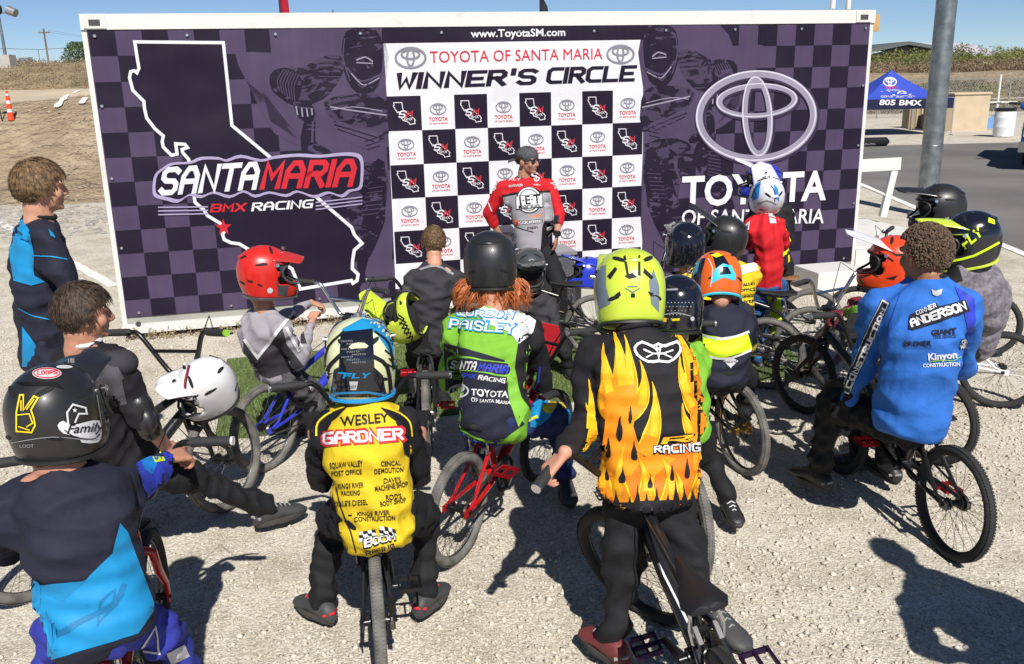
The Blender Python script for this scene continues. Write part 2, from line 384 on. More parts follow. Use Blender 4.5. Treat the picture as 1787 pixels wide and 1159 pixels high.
SCRUBG = mat('dry_scrub_soil', (.17, .135, .085), .95, col2=(.30, .235, .15), vs=.5, thr=(.38, .62), bump=.8, bs=3, bd=.2, spec=.1, coords='World', detail=8)
LINE = mat('line_paint', (.72, .71, .68), .8, col2=(.45, .42, .36), vs=9, thr=(.55, .8), coords='World')
g = MB(); g.add([(-400, -60, 0), (400, -60, 0), (400, 900, 0), (-400, 900, 0)], [(0, 1, 2, 3)])
put('ground', g, GRAVEL, kind='structure')
vsT = np.stack([X, Y, Z], -1).reshape(-1, 3); idx = np.arange(nx*ny).reshape(ny, nx)
fsT = np.stack([idx[:-1, :-1], idx[:-1, 1:], idx[1:, 1:], idx[1:, :-1]], -1).reshape(-1, 4)
me = bpy.data.meshes.new('hill'); me.from_pydata(vsT.tolist(), [], fsT.tolist())
cx = X[:-1, :-1].ravel()+.5; cy = Y[:-1, :-1].ravel()+.5
mi = np.zeros(len(cx), int); jit = nz(cx, cy, 1.2, 9)*2
mi[(cx < 0) & (cy+jit > 61)] = 1; mi[(cx > 0) & (cy+jit > 49) & (cy+jit < 60)] = 1; mi[(cx > 0) & (cy+jit > 70)] = 1
mi[(cx < 3) & (cy+jit*.4 > 27) & (cy+jit > 0) & (cy+jit*.8 < 57.5)] = 2; mi[(cx < 3) & (cy+jit*.8 >= 57.5) & (cy+jit <= 63)] = 3
TRK = mat('track_sand', (.42, .34, .24), .95, col2=(.50, .42, .31), vs=.4, bump=.3, bs=6, bd=.1, coords='World', detail=8); BANK = mat('orange_bank', (.33, .215, .12), .95, col2=(.26, .19, .12), vs=.8, bump=.6, bs=3, bd=.2, coords='World', detail=8)
me.materials.append(DIRT); me.materials.append(SCRUBG); me.materials.append(TRK); me.materials.append(BANK); me.polygons.foreach_set('material_index', mi.tolist()); me.polygons.foreach_set('use_smooth', [True]*len(mi))
put('hill', me, None, kind='structure')

def flat(name, pts, z, m, **k):
    b = MB(); b.add([(p[0], p[1], z) for p in pts], [tuple(range(len(pts)))]); return put(name, b, m, smooth=False, **k)
def strip(name, a, b, wd, z, m, **k):
    a = V((a[0], a[1], 0)); b = V((b[0], b[1], 0)); t = (b-a).normalized(); n = V((-t.y, t.x, 0)); q = MB(); N = 60
    for i in range(N+1):
        p = a.lerp(b, i/N); w1 = wd*.5*(1+.16*random.uniform(-1, 1)); w2 = wd*.5*(1+.16*random.uniform(-1, 1))
        q.v += [tuple(p+n*w1+V((0, 0, z))), tuple(p-n*w2+V((0, 0, z)))]
        if i: q.f.append((2*i-2, 2*i-1, 2*i+1, 2*i)); q.mi.append(0)
    return put(name, q, m, smooth=False, **k)
r0 = gnd(1497, 320); r1 = gnd(1787, 444); rd = (r1-r0).normalized()
nr = r1 + rd*6; nl = r0 - rd*((r0.y-26.9)/rd.y if abs(rd.y) > 1e-6 and (r0.y-26.9)/rd.y > 0 else 14)
flat('asphalt_lot', [nl, nr, (60, nr.y), (60, 27.6), (nl.x+.5, 27.3)], .004, ASPH, kind='structure')
strip('painted_line', nl, nr, .13, .008, LINE, kind='structure')
l0 = gnd(-40, 367); l1 = gnd(200, 500); strip('chalk_line', l0, l1, .13, .004, LINE, kind='structure')
b = MB()
for i in range(2600):   # band of grey stones at the foot of the mound
    x = random.uniform(-16, -5); y = random.uniform(13.8, 17.6)+.3*math.sin(x); r = random.uniform(.02, .05)
    b.ell((x, y, r*.2+float(theight(np.array(x), np.array(y)))*.0+.0), (r, r*.8, r*.6), seg=5, rn=3)
put('stone_strip', b, mat('grey_stone', (.30, .28, .26), .9, var=.3, vs=3, coords='World'), kind='stuff', label='band of grey stones lying along the foot of the dirt mound', smooth=False)
# chalk marks over the jumps of the track
for (a, c_) in (((98, 190), (118, 166)), ((142, 183), (150, 172)), ((128, 164), (137, 159))):
    q = MB(); N = 16
    for i in range(N+1):
        p = tgt(a[0]+(c_[0]-a[0])*i/N, a[1]+(c_[1]-a[1])*i/N)+V((0, 0, .03)); ww = .075*(1+random.uniform(-.3, .3))
        q.v += [tuple(p-V((ww, 0, 0))), tuple(p+V((ww, 0, 0)))]
        if i: q.f.append((2*i-2, 2*i-1, 2*i+1, 2*i)); q.mi.append(0)
    put('chalk_line', q, LINE, smooth=False, kind='structure')

def pebbles(n, zone, r0_, r1_, seed):
    rg = np.random.default_rng(seed); P_ = []
    x, y = zone(rg, n); n = len(x)
    base = np.array([(1, 0, 0), (-1, 0, 0), (0, 1, 0), (0, -1, 0), (0, 0, 1), (0, 0, -1), (.6, .6, .4), (-.6, .5, .5), (.5, -.6, .5), (-.5, -.6, .4)], float)[:6]
    F = np.array([(0, 2, 4), (2, 1, 4), (1, 3, 4), (3, 0, 4), (2, 0, 5), (1, 2, 5), (3, 1, 5), (0, 3, 5)])
    r = r0_+(r1_-r0_)*rg.random(n)**3.0; a = rg.uniform(0, 2*PI, n)
    vv = base[None]*rg.uniform(.55, 1.25, (n, 6, 3))*r[:, None, None]; vv[..., 2] *= .62
    ca, sa = np.cos(a)[:, None], np.sin(a)[:, None]
    xx = vv[..., 0]*ca-vv[..., 1]*sa + x[:, None]; yy = vv[..., 0]*sa+vv[..., 1]*ca + y[:, None]; zz = vv[..., 2]+r[:, None]*.22
    vv = np.stack([xx, yy, zz], -1).reshape(-1, 3); ff = (F[None]+6*np.arange(n)[:, None, None]).reshape(-1, 3)
    me = bpy.data.meshes.new('gravel'); me.vertices.add(len(vv)); me.vertices.foreach_set('co', vv.ravel().astype(np.float32))
    me.loops.add(len(ff)*3); me.loops.foreach_set('vertex_index', ff.ravel().astype(np.int32)); me.polygons.add(len(ff))
    me.polygons.foreach_set('loop_start', np.arange(0, len(ff)*3, 3, dtype=np.int32)); me.update(calc_edges=True); return me
def zone_near(rg, n):
    y = 1.2+7.4*rg.random(n)**.8; x = (rg.random(n)*2-1)*(.62*y+.25); d = nz(x, y, 2.2, 31)+.5*nz(x, y, 6, 32); k = rg.random(n) < .5+.8*d; return x[k], y[k]
def zone_big(rg, n):
    y = 1.2+7.0*rg.random(n)**.9; x = (rg.random(n)*2-1)*(.62*y+.25); d = nz(x, y, 1.3, 41)+.5*nz(x, y, 4, 42); k = rg.random(n) < .35+1.1*d; return x[k], y[k]
STONE = mat('limestone_pebbles', (.38, .345, .28), .9, col2=(.66, .61, .52), vs=22, thr=(.32, .66), coords='World', spec=.2, detail=2)
put('gravel', pebbles(30000, zone_big, .006, .021, 5), STONE, smooth=False, kind='stuff', label='larger pale stones lying loose in the gravel')
put('gravel', pebbles(56000, zone_near, .0028, .0165, 3), STONE, smooth=False, kind='stuff', label='loose pale limestone gravel scattered over the ground')

# ---- artificial turf
TY = .245891; du = V((math.cos(TY), math.sin(TY), 0)); dn = V((math.sin(TY), -math.cos(TY), 0))   # along the banner, out towards the riders
BO = V((-1.06823, 8.37327, CAM_H-.13154)); BC = .3048
def bpl(px, py, off=0.0):
    d = ray(px, py); o = V((0, 0, CAM_H)); t = (BO+dn*off-o).dot(dn)/d.dot(dn); return o+d*t
def buv(u, v, off=0.0): return BO + du*(u*BC) + V((0, 0, v*BC)) + dn*off
fr0 = gnd(1450, 652)
TURF = mat('artificial_turf', (.09, .13, .035), .8, col2=(.14, .18, .06), vs=18, thr=(.3, .7), bump=.9, bs=160, bd=.02, coords='World', spec=.2)
q = MB()
for (e0, e1, w_) in ((1.38, 4.35, 1.8), (0, 1.36, .85)):
    fr = fr0 - du*e0; fl = fr0 - du*e1; bl = fl - dn*w_; br = fr - dn*w_
    tf = MB(); tf.box((fr+bl)/2+V((0, 0, .006)), ((fr-fl).length, w_, .012), Matrix.Rotation(TY, 3, 'Z')); put('artificial_turf', tf, TURF, kind='structure', smooth=False)
    for i in range(int(52000*(e1-e0)*w_/6.5)):
        p = bl + du*random.uniform(.01, e1-e0-.01) + dn*random.uniform(.01, w_-.01); p.z = .012; a = random.uniform(0, 6.28); t = V((math.cos(a), math.sin(a), 0))*.0022; lean = V((random.gauss(0, .007), random.gauss(0, .007), random.uniform(.012, .024)))
        n = len(q.v); q.v += [tuple(p-t), tuple(p+t), tuple(p+lean)]; q.f.append((n, n+1, n+2))
me = bpy.data.meshes.new('turf_blades'); me.from_pydata(q.v, [], q.f)
put('turf_blades', me, mat('turf_blade', (.12, .18, .05), .6, col2=(.20, .26, .09), vs=30, coords='World'), smooth=False, kind='stuff', label='short green plastic blades of the turf mat under the front bikes')

# ---- the white container stage wall and the banner
WPAINT = mat('white_painted_steel', (.62, .62, .60), .5, col2=(.52, .51, .47), vs=3, thr=(.5, .8), bump=.15, bs=30)
WWOOD = mat('white_painted_timber', (.62, .61, .58), .65, col2=(.50, .47, .41), vs=6, thr=(.6, .85), bump=.3, bs=25)
GAP = mat('dark_steel', (.05, .05, .05), .7, var=.2); SILL = mat('grey_primer', (.30, .29, .26), .7, var=.15, vs=4)
uL, uR, vT, vB = -7.8413, 15.906, 1.8965, -5.9758
RZ = Matrix.Rotation(TY, 3, 'Z')
cbase = (buv(uL, 0)+buv(uR, 0))/2; cbase.z = 0
ct = thing('shipping_container', 'long white steel container with the checkered banner across its front', 'container', cbase)
def cbox(name, u0, u1, v0, v1, o0, o1, m, **k):
    b = MB(); c = (buv(u0, v0, o0)+buv(u1, v1, o1))/2; b.box(c, (abs(u1-u0)*BC, abs(o1-o0), abs(v1-v0)*BC), RZ); return put(name, b, m, ct, smooth=False, **k)
cw = MB(); n = 130
for (o0, flip) in ((-.05, 0), (-2.40, 1)):      # corrugated long walls
    top = []; bot = []
    for i in range(n*4+1):
        u = uL-.05+(uR-uL+.1)*i/(n*4); dd = [0, .03, .03, 0][i % 4]*(-1)
        top.append(buv(u, vT+.15, o0+dd)); bot.append(buv(u, vB-.45, o0+dd))
    k = len(cw.v); cw.v += [tuple(p) for p in top]+[tuple(p) for p in bot]; mm = len(top)
    for i in range(mm-1): cw.f.append((k+i, k+i+1, k+mm+i+1, k+mm+i)); cw.mi.append(0)
put('wall_panel', cw, WPAINT, ct, smooth=False)
cbox('end_wall', uL-.12, uL-.02, vB-.4, vT+.1, -.06, -2.4, WPAINT); cbox('end_wall', uR+.02, uR+.12, vB-.4, vT+.1, -.06, -2.4, WPAINT)
cbox('roof', uL-.1, uR+.1, vT+.33, vT+.39, -.08, -2.42, WPAINT); cbox('floor', uL-.1, uR+.1, vB-.5, vB-.3, -.08, -2.38, GAP)
cbox('top_rail', uL-.14, uR+.16, vT+.02, vT+.42, .012, -.08, WWOOD)
cbox('sill', uL-.05, uR+.05, vB-.22, vB-.02, -.012, -.06, SILL); cbox('bottom_rail', uL-.14, uR+.10, vB-.48, vB-.22, .035, -.08, WPAINT)
cbox('corner_post', uL-.14, uL-.01, vB-.22, vT+.02, -.004, -.10, WPAINT); cbox('corner_post', uR+.01, uR+.14, vB-.22, vT+.02, -.004, -.10, WPAINT)
for u in (uL+.22, uR-.28):
    f_ = cbox('corner_casting', u-.28, u+.28, vT+.05, vT+.40, .022, -.05, WPAINT); b = MB(); b.box(buv(u, vT+.2, .0225), (.085, .01, .045), RZ); put('slot', b, GAP, f_, smooth=False)
b = MB(); b.cyl(buv(uL+.30, vB-.2, .02), buv(uL+.30, vB-.2, .04), .022); put('drain_plug', b, GAP, ct)
b = MB(); b.box(buv(uR+.22, vT+.02, -.03), (.09, .05, .16), RZ); put('timber_block', b, mat('pine', (.45, .27, .12), .7, var=.2), ct, smooth=False)
for u, wd_ in ((uL+1.0, 1.8), (uL+8.8, .9), (uR-1.2, 2.0)):
    b = MB(); c = buv(u, 0, -.5); zt = (vB-.5)*BC+BO.z; c.z = zt/2; b.box(c, (wd_*BC, .7, zt-.005), RZ); put('support_block', b, mat('footing', (.6, .59, .55), .9, var=.2, vs=5, bump=.4), ct, smooth=False)

BANW = ('banner', (.02, .0125, .034))
def bmat(name, col):
    """vinyl print: one shared fine weave and slack relief"""
    if name in MATS: return MATS[name]
    m = mat(name, col, .55, spec=.2)
    n = m.node_tree.nodes; l = m.node_tree.links; b = n['Principled BSDF']; g = n.new('ShaderNodeNewGeometry')
    mp = n.new('ShaderNodeMapping'); mp.inputs['Rotation'].default_value = (0, 0, -TY); l.new(g.outputs['Position'], mp.inputs[0])
    mp2 = n.new('ShaderNodeMapping'); mp2.inputs['Scale'].default_value = (9, 9, .5); l.new(mp.outputs[0], mp2.inputs[0])
    t = n.new('ShaderNodeTexNoise'); t.inputs['Scale'].default_value = 1.6; t.inputs['Detail'].default_value = 5; l.new(mp2.outputs[0], t.inputs['Vector'])
    t2 = n.new('ShaderNodeTexNoise'); t2.inputs['Scale'].default_value = 1.1; t2.inputs['Detail'].default_value = 2; l.new(mp.outputs[0], t2.inputs['Vector'])
    b1 = n.new('ShaderNodeBump'); b1.inputs['Strength'].default_value = .35; b1.inputs['Distance'].default_value = .02; l.new(t.outputs[0], b1.inputs['Height'])
    b2 = n.new('ShaderNodeBump'); b2.inputs['Strength'].default_value = .7; b2.inputs['Distance'].default_value = .14; l.new(t2.outputs[0], b2.inputs['Height']); l.new(b1.outputs[0], b2.inputs['Normal'])
    l.new(b2.outputs[0], b.inputs['Normal'])
    w_ = n.new('ShaderNodeMapRange'); w_.inputs[3].default_value = .88; w_.inputs[4].default_value = 1.12; l.new(t.outputs[0], w_.inputs[0])
    x = n.new('ShaderNodeMixRGB'); x.blend_type = 'MULTIPLY'; x.inputs[0].default_value = 1; x.inputs[1].default_value = (*col, 1); l.new(w_.outputs[0], x.inputs[2]); l.new(x.outputs[0], b.inputs['Base Color'])
    return m
BD = bmat('vinyl_dark', (.0125, .0075, .021)); BM = bmat('vinyl_purple', (.066, .046, .092)); BW = bmat('vinyl_white', (.64, .64, .67)); BR_ = bmat('vinyl_red', (.52, .022, .035))
BL = bmat('vinyl_lilac', (.34, .29, .45)); BS = bmat('vinyl_silver', (.26, .235, .31)); BG = bmat('vinyl_grey', (.22, .21, .25)); BMD = bmat('vinyl_mid', (.036, .024, .052)); BSL = bmat('vinyl_light', (.52, .50, .58))
def poster(name, ca, cb, sc_, th):
    m = bmat(name, ca); n = m.node_tree.nodes; l = m.node_tree.links; mx = [x for x in n if x.type == 'MIX_RGB'][0]; g = n.new('ShaderNodeNewGeometry'); mp = n.new('ShaderNodeMapping'); mp.inputs['Rotation'].default_value = (0, .5, -TY); mp.inputs['Scale'].default_value = (1, 1, 1.9); l.new(g.outputs['Position'], mp.inputs[0])
    t = n.new('ShaderNodeTexNoise'); t.inputs['Scale'].default_value = sc_; t.inputs['Detail'].default_value = 7; t.inputs['Distortion'].default_value = 1.4; l.new(mp.outputs[0], t.inputs['Vector'])
    r = n.new('ShaderNodeValToRGB'); r.color_ramp.interpolation = 'CONSTANT'; e = r.color_ramp.elements; e[0].position = 0; e[0].color = (*ca, 1); e[1].position = th; e[1].color = (*cb, 1); l.new(t.outputs[0], r.inputs[0]); l.new(r.outputs[0], mx.inputs[1]); return m
PMD = poster('vinyl_photo_mid', (.0125, .0075, .021), (.050, .035, .070), 6.5, .50); PDK = poster('vinyl_photo_dark', (.0125, .0075, .021), (.058, .041, .082), 7.5, .60)
bn = thing('banner', 'wide purple checkered race banner with white winners panel and dealer lettering', 'banner', cbase+dn*.02)
class Flat:
    def __init__(s, name): s.name = name; s.v = []; s.f = []; s.mi = []; s.ms = []
    def add(s, vf, m, layer=0, uv=False):
        vs, fs = vf; n = len(s.v); cm = comps(len(vs), fs); s.k = getattr(s, 'k', 0)+1; off = .004+.0008*layer+s.k*1.5e-6
        s.v += [tuple(buv(a, b, off+1.5e-5*cm[i]) if uv else bpl(a, b, off+1.5e-5*cm[i])) for i, (a, b) in enumerate(vs)]
        if m not in s.ms: s.ms.append(m)
        for f in fs: s.f.append(tuple(i+n for i in f)); s.mi.append(s.ms.index(m))
        return s
    def done(s, **k):
        me = bpy.data.meshes.new(s.name); me.from_pydata(s.v, [], s.f); me.polygons.foreach_set('material_index', s.mi)
        for m in s.ms: me.materials.append(m)
        return put(s.name, me, None, bn, **k)
b = MB(); c = (buv(uL, vT, -.0)+buv(uR, vB, .002))/2; b.box(c, ((uR-uL)*BC, .004, (vT-vB)*BC), RZ); put('vinyl_sheet', b, BM, bn, smooth=False)
F = Flat('checker_print')     # dark squares of the background, ~0.7 of a panel square
# square pitch measured on the photo: left part and right part carry their own rows
def checks(xu0, xu1, pu, pv, ph, u_off, v_off):
    i0 = math.floor((xu0-u_off)/pu); i1 = math.ceil((xu1-u_off)/pu); j = 0
    while vT-v_off-j*pv > vB-pv:
        for i in range(i0, i1+1):
            if (i+j+ph) % 2: continue
            a = max(xu0, u_off+i*pu); c_ = min(xu1, u_off+(i+1)*pu); t = min(vT, vT-v_off-j*pv); b_ = max(vB, vT-v_off-(j+1)*pv)
            if c_-a > .02 and t-b_ > .02: F.add(poly([(a, t), (c_, t), (c_, b_), (a, b_)]), BD, 1, True)
        j += 1
def buv_of(px, py):
    p = bpl(px, py)-BO; return p.dot(du)/BC, p.z/BC
checks(uL, 0, .668, .672, 0, uL+.02, -.02); F.done(); F = Flat('checker_print'); checks(8.0, uR, .668, .672, 0, uR-.02-.668*12, -.02); F.done()
Rd = Flat('rider_print')      # tonal picture of two racers, mirrored left and right of the panel
def T1(p): return (p[0]/2.07+140, p[1]/2.07+20)     # left crop -> photo px
def mir(p):                                      # mirrored onto the right-hand side
    u, v = buv_of(*p); return (7.95-u, v)
for pts, m, ly in (
 ([(760,60),(1090,60),(1100,300),(1110,540),(1130,800),(1110,1010),(1040,1010),(1000,760),(900,560),(830,500),(700,440),(640,300),(560,150),(700,150)], BM, 2),
 ([(560,150),(640,180),(600,250),(700,330),(640,330),(690,400),(760,350),(750,420),(800,470),(740,400),(690,410),(660,290),(600,250)], BM, 2),
 ([(950,90),(985,62),(1050,60),(1085,90),(1093,160),(1085,240),(1060,290),(1000,295),(965,250),(945,180)], BD, 3),
 ([(700,240),(760,200),(800,205),(870,165),(940,160),(950,220),(900,300),(850,330),(800,350),(760,320),(720,290)], BMD, 3),
 ([(685,230),(720,205),(770,210),(800,250),(795,300),(770,340),(720,310),(690,280)], BD, 4),
 ([(880,330),(960,300),(1070,300),(1110,350),(1110,470),(1010,450),(920,400)], BMD, 3),
 ([(780,320),(830,330),(850,370),(830,400),(790,385),(775,350)], BD, 4),
 ([(810,390),(850,400),(850,470),(900,500),(910,530),(800,520)], BD, 3),
 ([(1000,560),(1080,540),(1110,600),(1105,700),(1060,800),(1000,800),(960,700),(980,620)], BMD, 3),
 ([(1050,560),(1100,545),(1100,760),(1040,900),(1010,1000),(1000,880),(1030,700)], BD, 4),
 ([(925,395),(1000,420),(1075,440),(1070,500),(1010,490),(940,450)], BM, 4)):
    pp = smooth_loop([T1(p) for p in pts], 2)
    m = {BMD: PMD, BD: PDK}.get(m, m); Rd.add(poly(pp), m, ly); Rd.add(poly([mir(p) for p in pp]), m, ly, True)
det = [([(965,205),(1000,245),(1035,250),(1090,225)], 7, BM), ([(1000,175),(1030,165),(1055,180)], 5, BS), ([(1000,185),(1055,188)], 4, BS), ([(980,225),(1015,262),(1040,262),(1080,240)], 4, BS),
 ([(1005,262),(1020,275),(1040,262)], 4, BM), ([(955,100),(950,170),(975,250)], 4, BM), ([(770,330),(790,345),(840,350)], 4, BM), ([(780,345),(785,372)], 5, BS), ([(800,350),(803,378)], 5, BS), ([(818,352),(822,378)], 5, BS), ([(836,352),(838,372)], 5, BS),
 ([(840,400),(838,470)], 8, BM), ([(820,410),(850,412)], 4, BM), ([(820,425),(850,428)], 4, BM), ([(905,345),(1000,360),(1105,375)], 5, BS), ([(910,355),(990,345),(1090,360)], 3, BS), ([(920,410),(990,430),(1070,455)], 5, BD), ([(930,425),(990,447),(1060,470)], 4, BD),
 ([(1030,470),(1075,455)], 4, BD), ([(1035,485),(1080,470)], 4, BD), ([(1040,498),(1080,486)], 4, BD)]
for k in range(7): det.append(([(735+k*9,210+k*3),(712+k*10,250+k*4),(722+k*9,290+k*6)], 3, BM)); det.append(([(860,180+k*9),(900,176+k*10),(940,182+k*9)], 3, BD if k % 2 else BM)); det.append(([(1040-k*4,640+k*16),(1095-k*3,632+k*16)], 3, BM))
for pl, wd_, m in det:
    pp = smooth_loop([T1(p) for p in pl], 3, False); Rd.add(ribbon(pp, wd_/2.07), m, 5); Rd.add(ribbon([mir(p) for p in pp], wd_/2.07*.0178), m, 5, True)
# tonal bike below the right-hand rider
def T3(p): return (p[0]/2.414+1100, p[1]/2.414+20)
for pts, m in (([(60,560),(180,530),(270,580),(160,640),(90,600)], BMD), ([(70,600),(150,640),(190,760),(230,900),(150,860),(100,740)], BD), ([(280,560),(360,620),(420,760),(440,860),(370,850),(320,720),(270,640)], BD), ([(200,620),(270,600),(250,680),(210,700)], BD)):
    Rd.add(poly(smooth_loop([T3(p) for p in pts], 2)), {BMD: PMD, BD: PDK}.get(m, m), 3)
for k in range(9): Rd.add(ribbon([T3((330, 590+k*14)), T3((380, 596+k*15))], 1.6), BM, 4); Rd.add(ribbon([T3((90+k*4, 470+k*6)), T3((190, 440+k*12))], 1.3), BM, 5)
Rd.done()
# --- California map
cal = [(197,110),(517,113),(548,412),(680,522),(850,668),(980,780),(990,806),(1018,838),(990,862),(984,900),(983,930),(1004,950),(1000,972),(985,982),(980,972),(795,1003),(765,930),(700,892),(605,858),(575,840),(545,836),(520,824),(514,806),(524,790),(505,765),(460,738),(445,715),(415,690),(400,600),(392,535),(370,510),(368,498),(388,492),(378,480),(345,478),(350,515),(330,520),(300,490),(296,470),(300,450),(270,424),(240,385),(232,350),(230,325),(205,300),(190,285),(184,262),(178,240),(182,218),(195,214),(205,222),(212,205),(206,170)]
M_ = Flat('state_map_print'); cp = [T1(p) for p in cal]; M_.add(poly(cp), BD, 6); M_.add(ribbon(cp, 5.6, True), BW, 7)
st = []
for i in range(10): r_ = 15.0 if i % 2 == 0 else 6.2; a = -PI/2+i*PI/5-.06; st.append((390+r_*math.cos(a), 397+r_*math.sin(a)))
M_.add(poly(st), BR_, 9); M_.done()
Lt = Flat('lettering_print')
# SANTAMARIA brush lettering: halo, dark, then letters (white / red)
def wide(txt, a, b, h, sh, wd, m, ly, gap=1.2): Lt.add(place(sfont(txt, wd, gap), a, b, h, sh), m, ly)
halo = [(266,330),(270,305),(285,292),(300,284),(330,282),(350,274),(380,274),(395,278),(420,270),(455,278),(480,272),(520,268),(560,270),(600,266),(625,268),(634,280),(634,310),(630,330),(612,335),(598,345),(575,338),(550,346),(520,336),(500,344),(470,338),(445,345),(425,336),(400,346),(372,338),(350,346),(330,342),(310,354),(290,350),(270,344)]
Lt.add(poly(smooth_loop(halo, 3)), BL, 9)
inn = [(450+(x-450)*.972, 309+(y-309)*.86) for x, y in halo]; Lt.add(poly(smooth_loop(inn, 3)), BD, 10)
Lt.add(place(sfont('SANTA', 1.4, 1.25), (275, 342), (447, 331), 49, .28), BW, 11); Lt.add(place(sfont('MARIA', 1.4, 1.25), (452, 331), (615, 326), 49, .28), BR_, 11)
Lt.add(place(sfont('BMX', 1.3, 1.2), (366, 371), (428, 369), 15, .25), BR_, 11); Lt.add(place(sfont('RACING', 1.3, 1.2), (438, 369), (545, 363), 15, .25), BW, 11)
for k in range(3): Lt.add(ribbon([(277, 362+k*6.4), (362, 361+k*6)], 2.2), BL, 11); Lt.add(ribbon([(552, 353.5+k*6), (631, 344+k*6)], 2.2), BL, 11)
# white panel with header
def Q2(x, y): return (x/2.465+650, y/2.465+30)
P2f = Flat('winners_panel_print'); P2f.add(poly([Q2(47,113), Q2(1168,97), Q2(1165,315), Q2(1160,1000), Q2(1150,1075), Q2(780,1092), Q2(100,1170), Q2(62,345)]), BW, 2)
P2f.add(poly([buv_of(*Q2(40,42)), buv_of(*Q2(1185,36)), buv_of(*Q2(1185,97)), buv_of(*Q2(40,113))]), BD, 3, True)
for j in range(7):
    for i in range(8):
        u0, u1, v0, v1 = i, i+1, -j*.992, -(j+1)*.992
        v1 = max(v1, vB+.03)
        if v1 >= v0: continue
        dark = (i+j) % 2 == 0
        if dark: P2f.add(poly([(u0, v0), (u1, v0), (u1, v1), (u0, v1)]), BD, 4, True)
        if j >= 6: continue
        cx_, cy_ = u0+.5, v0-.5
        if dark:
            k = .00075*.95; mp_ = [((x-600)*k*1.05+cx_, (560-y)*k+cy_) for x, y in cal]
            P2f.add(ribbon(mp_, .022, True), BW, 6, True)
            for tt, xx, mm_ in (('S', -.19, BW), ('M', .02, BR_)):
                vs_, fs_ = sfont(tt, 2.0); P2f.add(([(cx_+xx+a*.2+.05*b, cy_-.12+b*.22) for a, b in vs_], fs_), BMD, 7, True)
                vs_, fs_ = sfont(tt, 1.25); P2f.add(([(cx_+xx+a*.2+.05*b, cy_-.12+b*.21) for a, b in vs_], fs_), mm_, 8, True)
            vs_, fs_ = sfont('BMX', 1.0); P2f.add(([(cx_+a*.24-.02, cy_-.20+b*.08) for a, b in vs_], fs_), BW, 8, True)
        else:
            vs_, fs_ = tri_emblem(0, 0, .46, .075); P2f.add(([(cx_+a, cy_+.10-b) for a, b in vs_], fs_), BG, 6, True)
            vs_, fs_ = bfont('TOYOTA', .02); P2f.add(([(cx_-.28+a*.56, cy_-.24+b*.115) for a, b in vs_], fs_), BR_, 6, True)
            vs_, fs_ = bfont('OF SANTA MARIA', .006); P2f.add(([(cx_-.28+a*.56, cy_-.335+b*.05) for a, b in vs_], fs_), BR_, 6, True)
P2f.done()
def btext(t, a, b, h, m, bold=.015, ly=8, sh=0):
    A = V((*buv_of(*a), 0)); B_ = V((*buv_of(*b), 0)); hh = h*(B_-A).length/max(1e-6, math.dist(a, b)); D = B_-A; n = V((-D.y, D.x, 0)).normalized()
    vs_, fs_ = bfont(t, bold) if bold is not None else sfont(t, 1.5, 1.1)
    Lt.add(([tuple((A+D*x+n*(hh*y)+D.normalized()*(sh*hh*y))[:2]) for x, y in vs_], fs_), m, ly, True)
btext('www.ToyotaSM.com', Q2(422,87), Q2(828,80), 12.5, BW, .02)
btext('TOYOTA OF SANTA MARIA', Q2(247,196), Q2(988,180), 19, BR_, 0)
btext("WINNER'S", Q2(92,312), Q2(700,290), 27, BD, None, 8, .25); btext('CIRCLE', Q2(742,288), Q2(1125,276), 26, BD, None, 8, .2)
Lt.add(tri_emblem(*Q2(164,175), 52, .075), BG, 8); Lt.add(tri_emblem(*Q2(1067,160), 46, .075), BG, 8)
btext('TOYOTA', (1188, 360), (1440, 347), 47, BW, .028, 12); btext('OF SANTA MARIA', (1188, 392), (1436, 389), 24, BW, .012, 12)
Lt.done()
# big emblem: three metallic rings with a light edge and a dark inner bevel
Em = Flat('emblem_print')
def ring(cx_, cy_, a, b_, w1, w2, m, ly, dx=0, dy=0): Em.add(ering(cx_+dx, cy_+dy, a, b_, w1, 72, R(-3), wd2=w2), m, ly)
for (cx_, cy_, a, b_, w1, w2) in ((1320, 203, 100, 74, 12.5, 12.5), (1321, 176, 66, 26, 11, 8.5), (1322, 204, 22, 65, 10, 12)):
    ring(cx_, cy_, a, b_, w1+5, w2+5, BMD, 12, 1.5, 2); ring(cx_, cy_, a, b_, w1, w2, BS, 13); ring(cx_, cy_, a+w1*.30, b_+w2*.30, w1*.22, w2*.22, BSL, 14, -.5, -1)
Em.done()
SCREW = mat('zinc', (.6, .6, .6), .35, 1)
scr = []
for k in range(11): scr.append((uL+.18+k*(uR-uL-.36)/10, vT-.14))
for k in range(10): scr.append((uL+.35+k*(uR-uL-.7)/9, vB+.12))
for k in range(1, 4): scr += [(uL+.12, vT-k*1.95), (uR-.12, vT-k*1.95)]
me = MB().cyl((0, 0, 0), (0, 0, .006), .012, seg=10).mesh('screw')
for u, v in scr:
    o = put('screw', me, SCREW, bn, local=True); p = buv(u, v, .013); o.location = p-V(bn.location); o.rotation_euler = (PI/2, 0, TY)

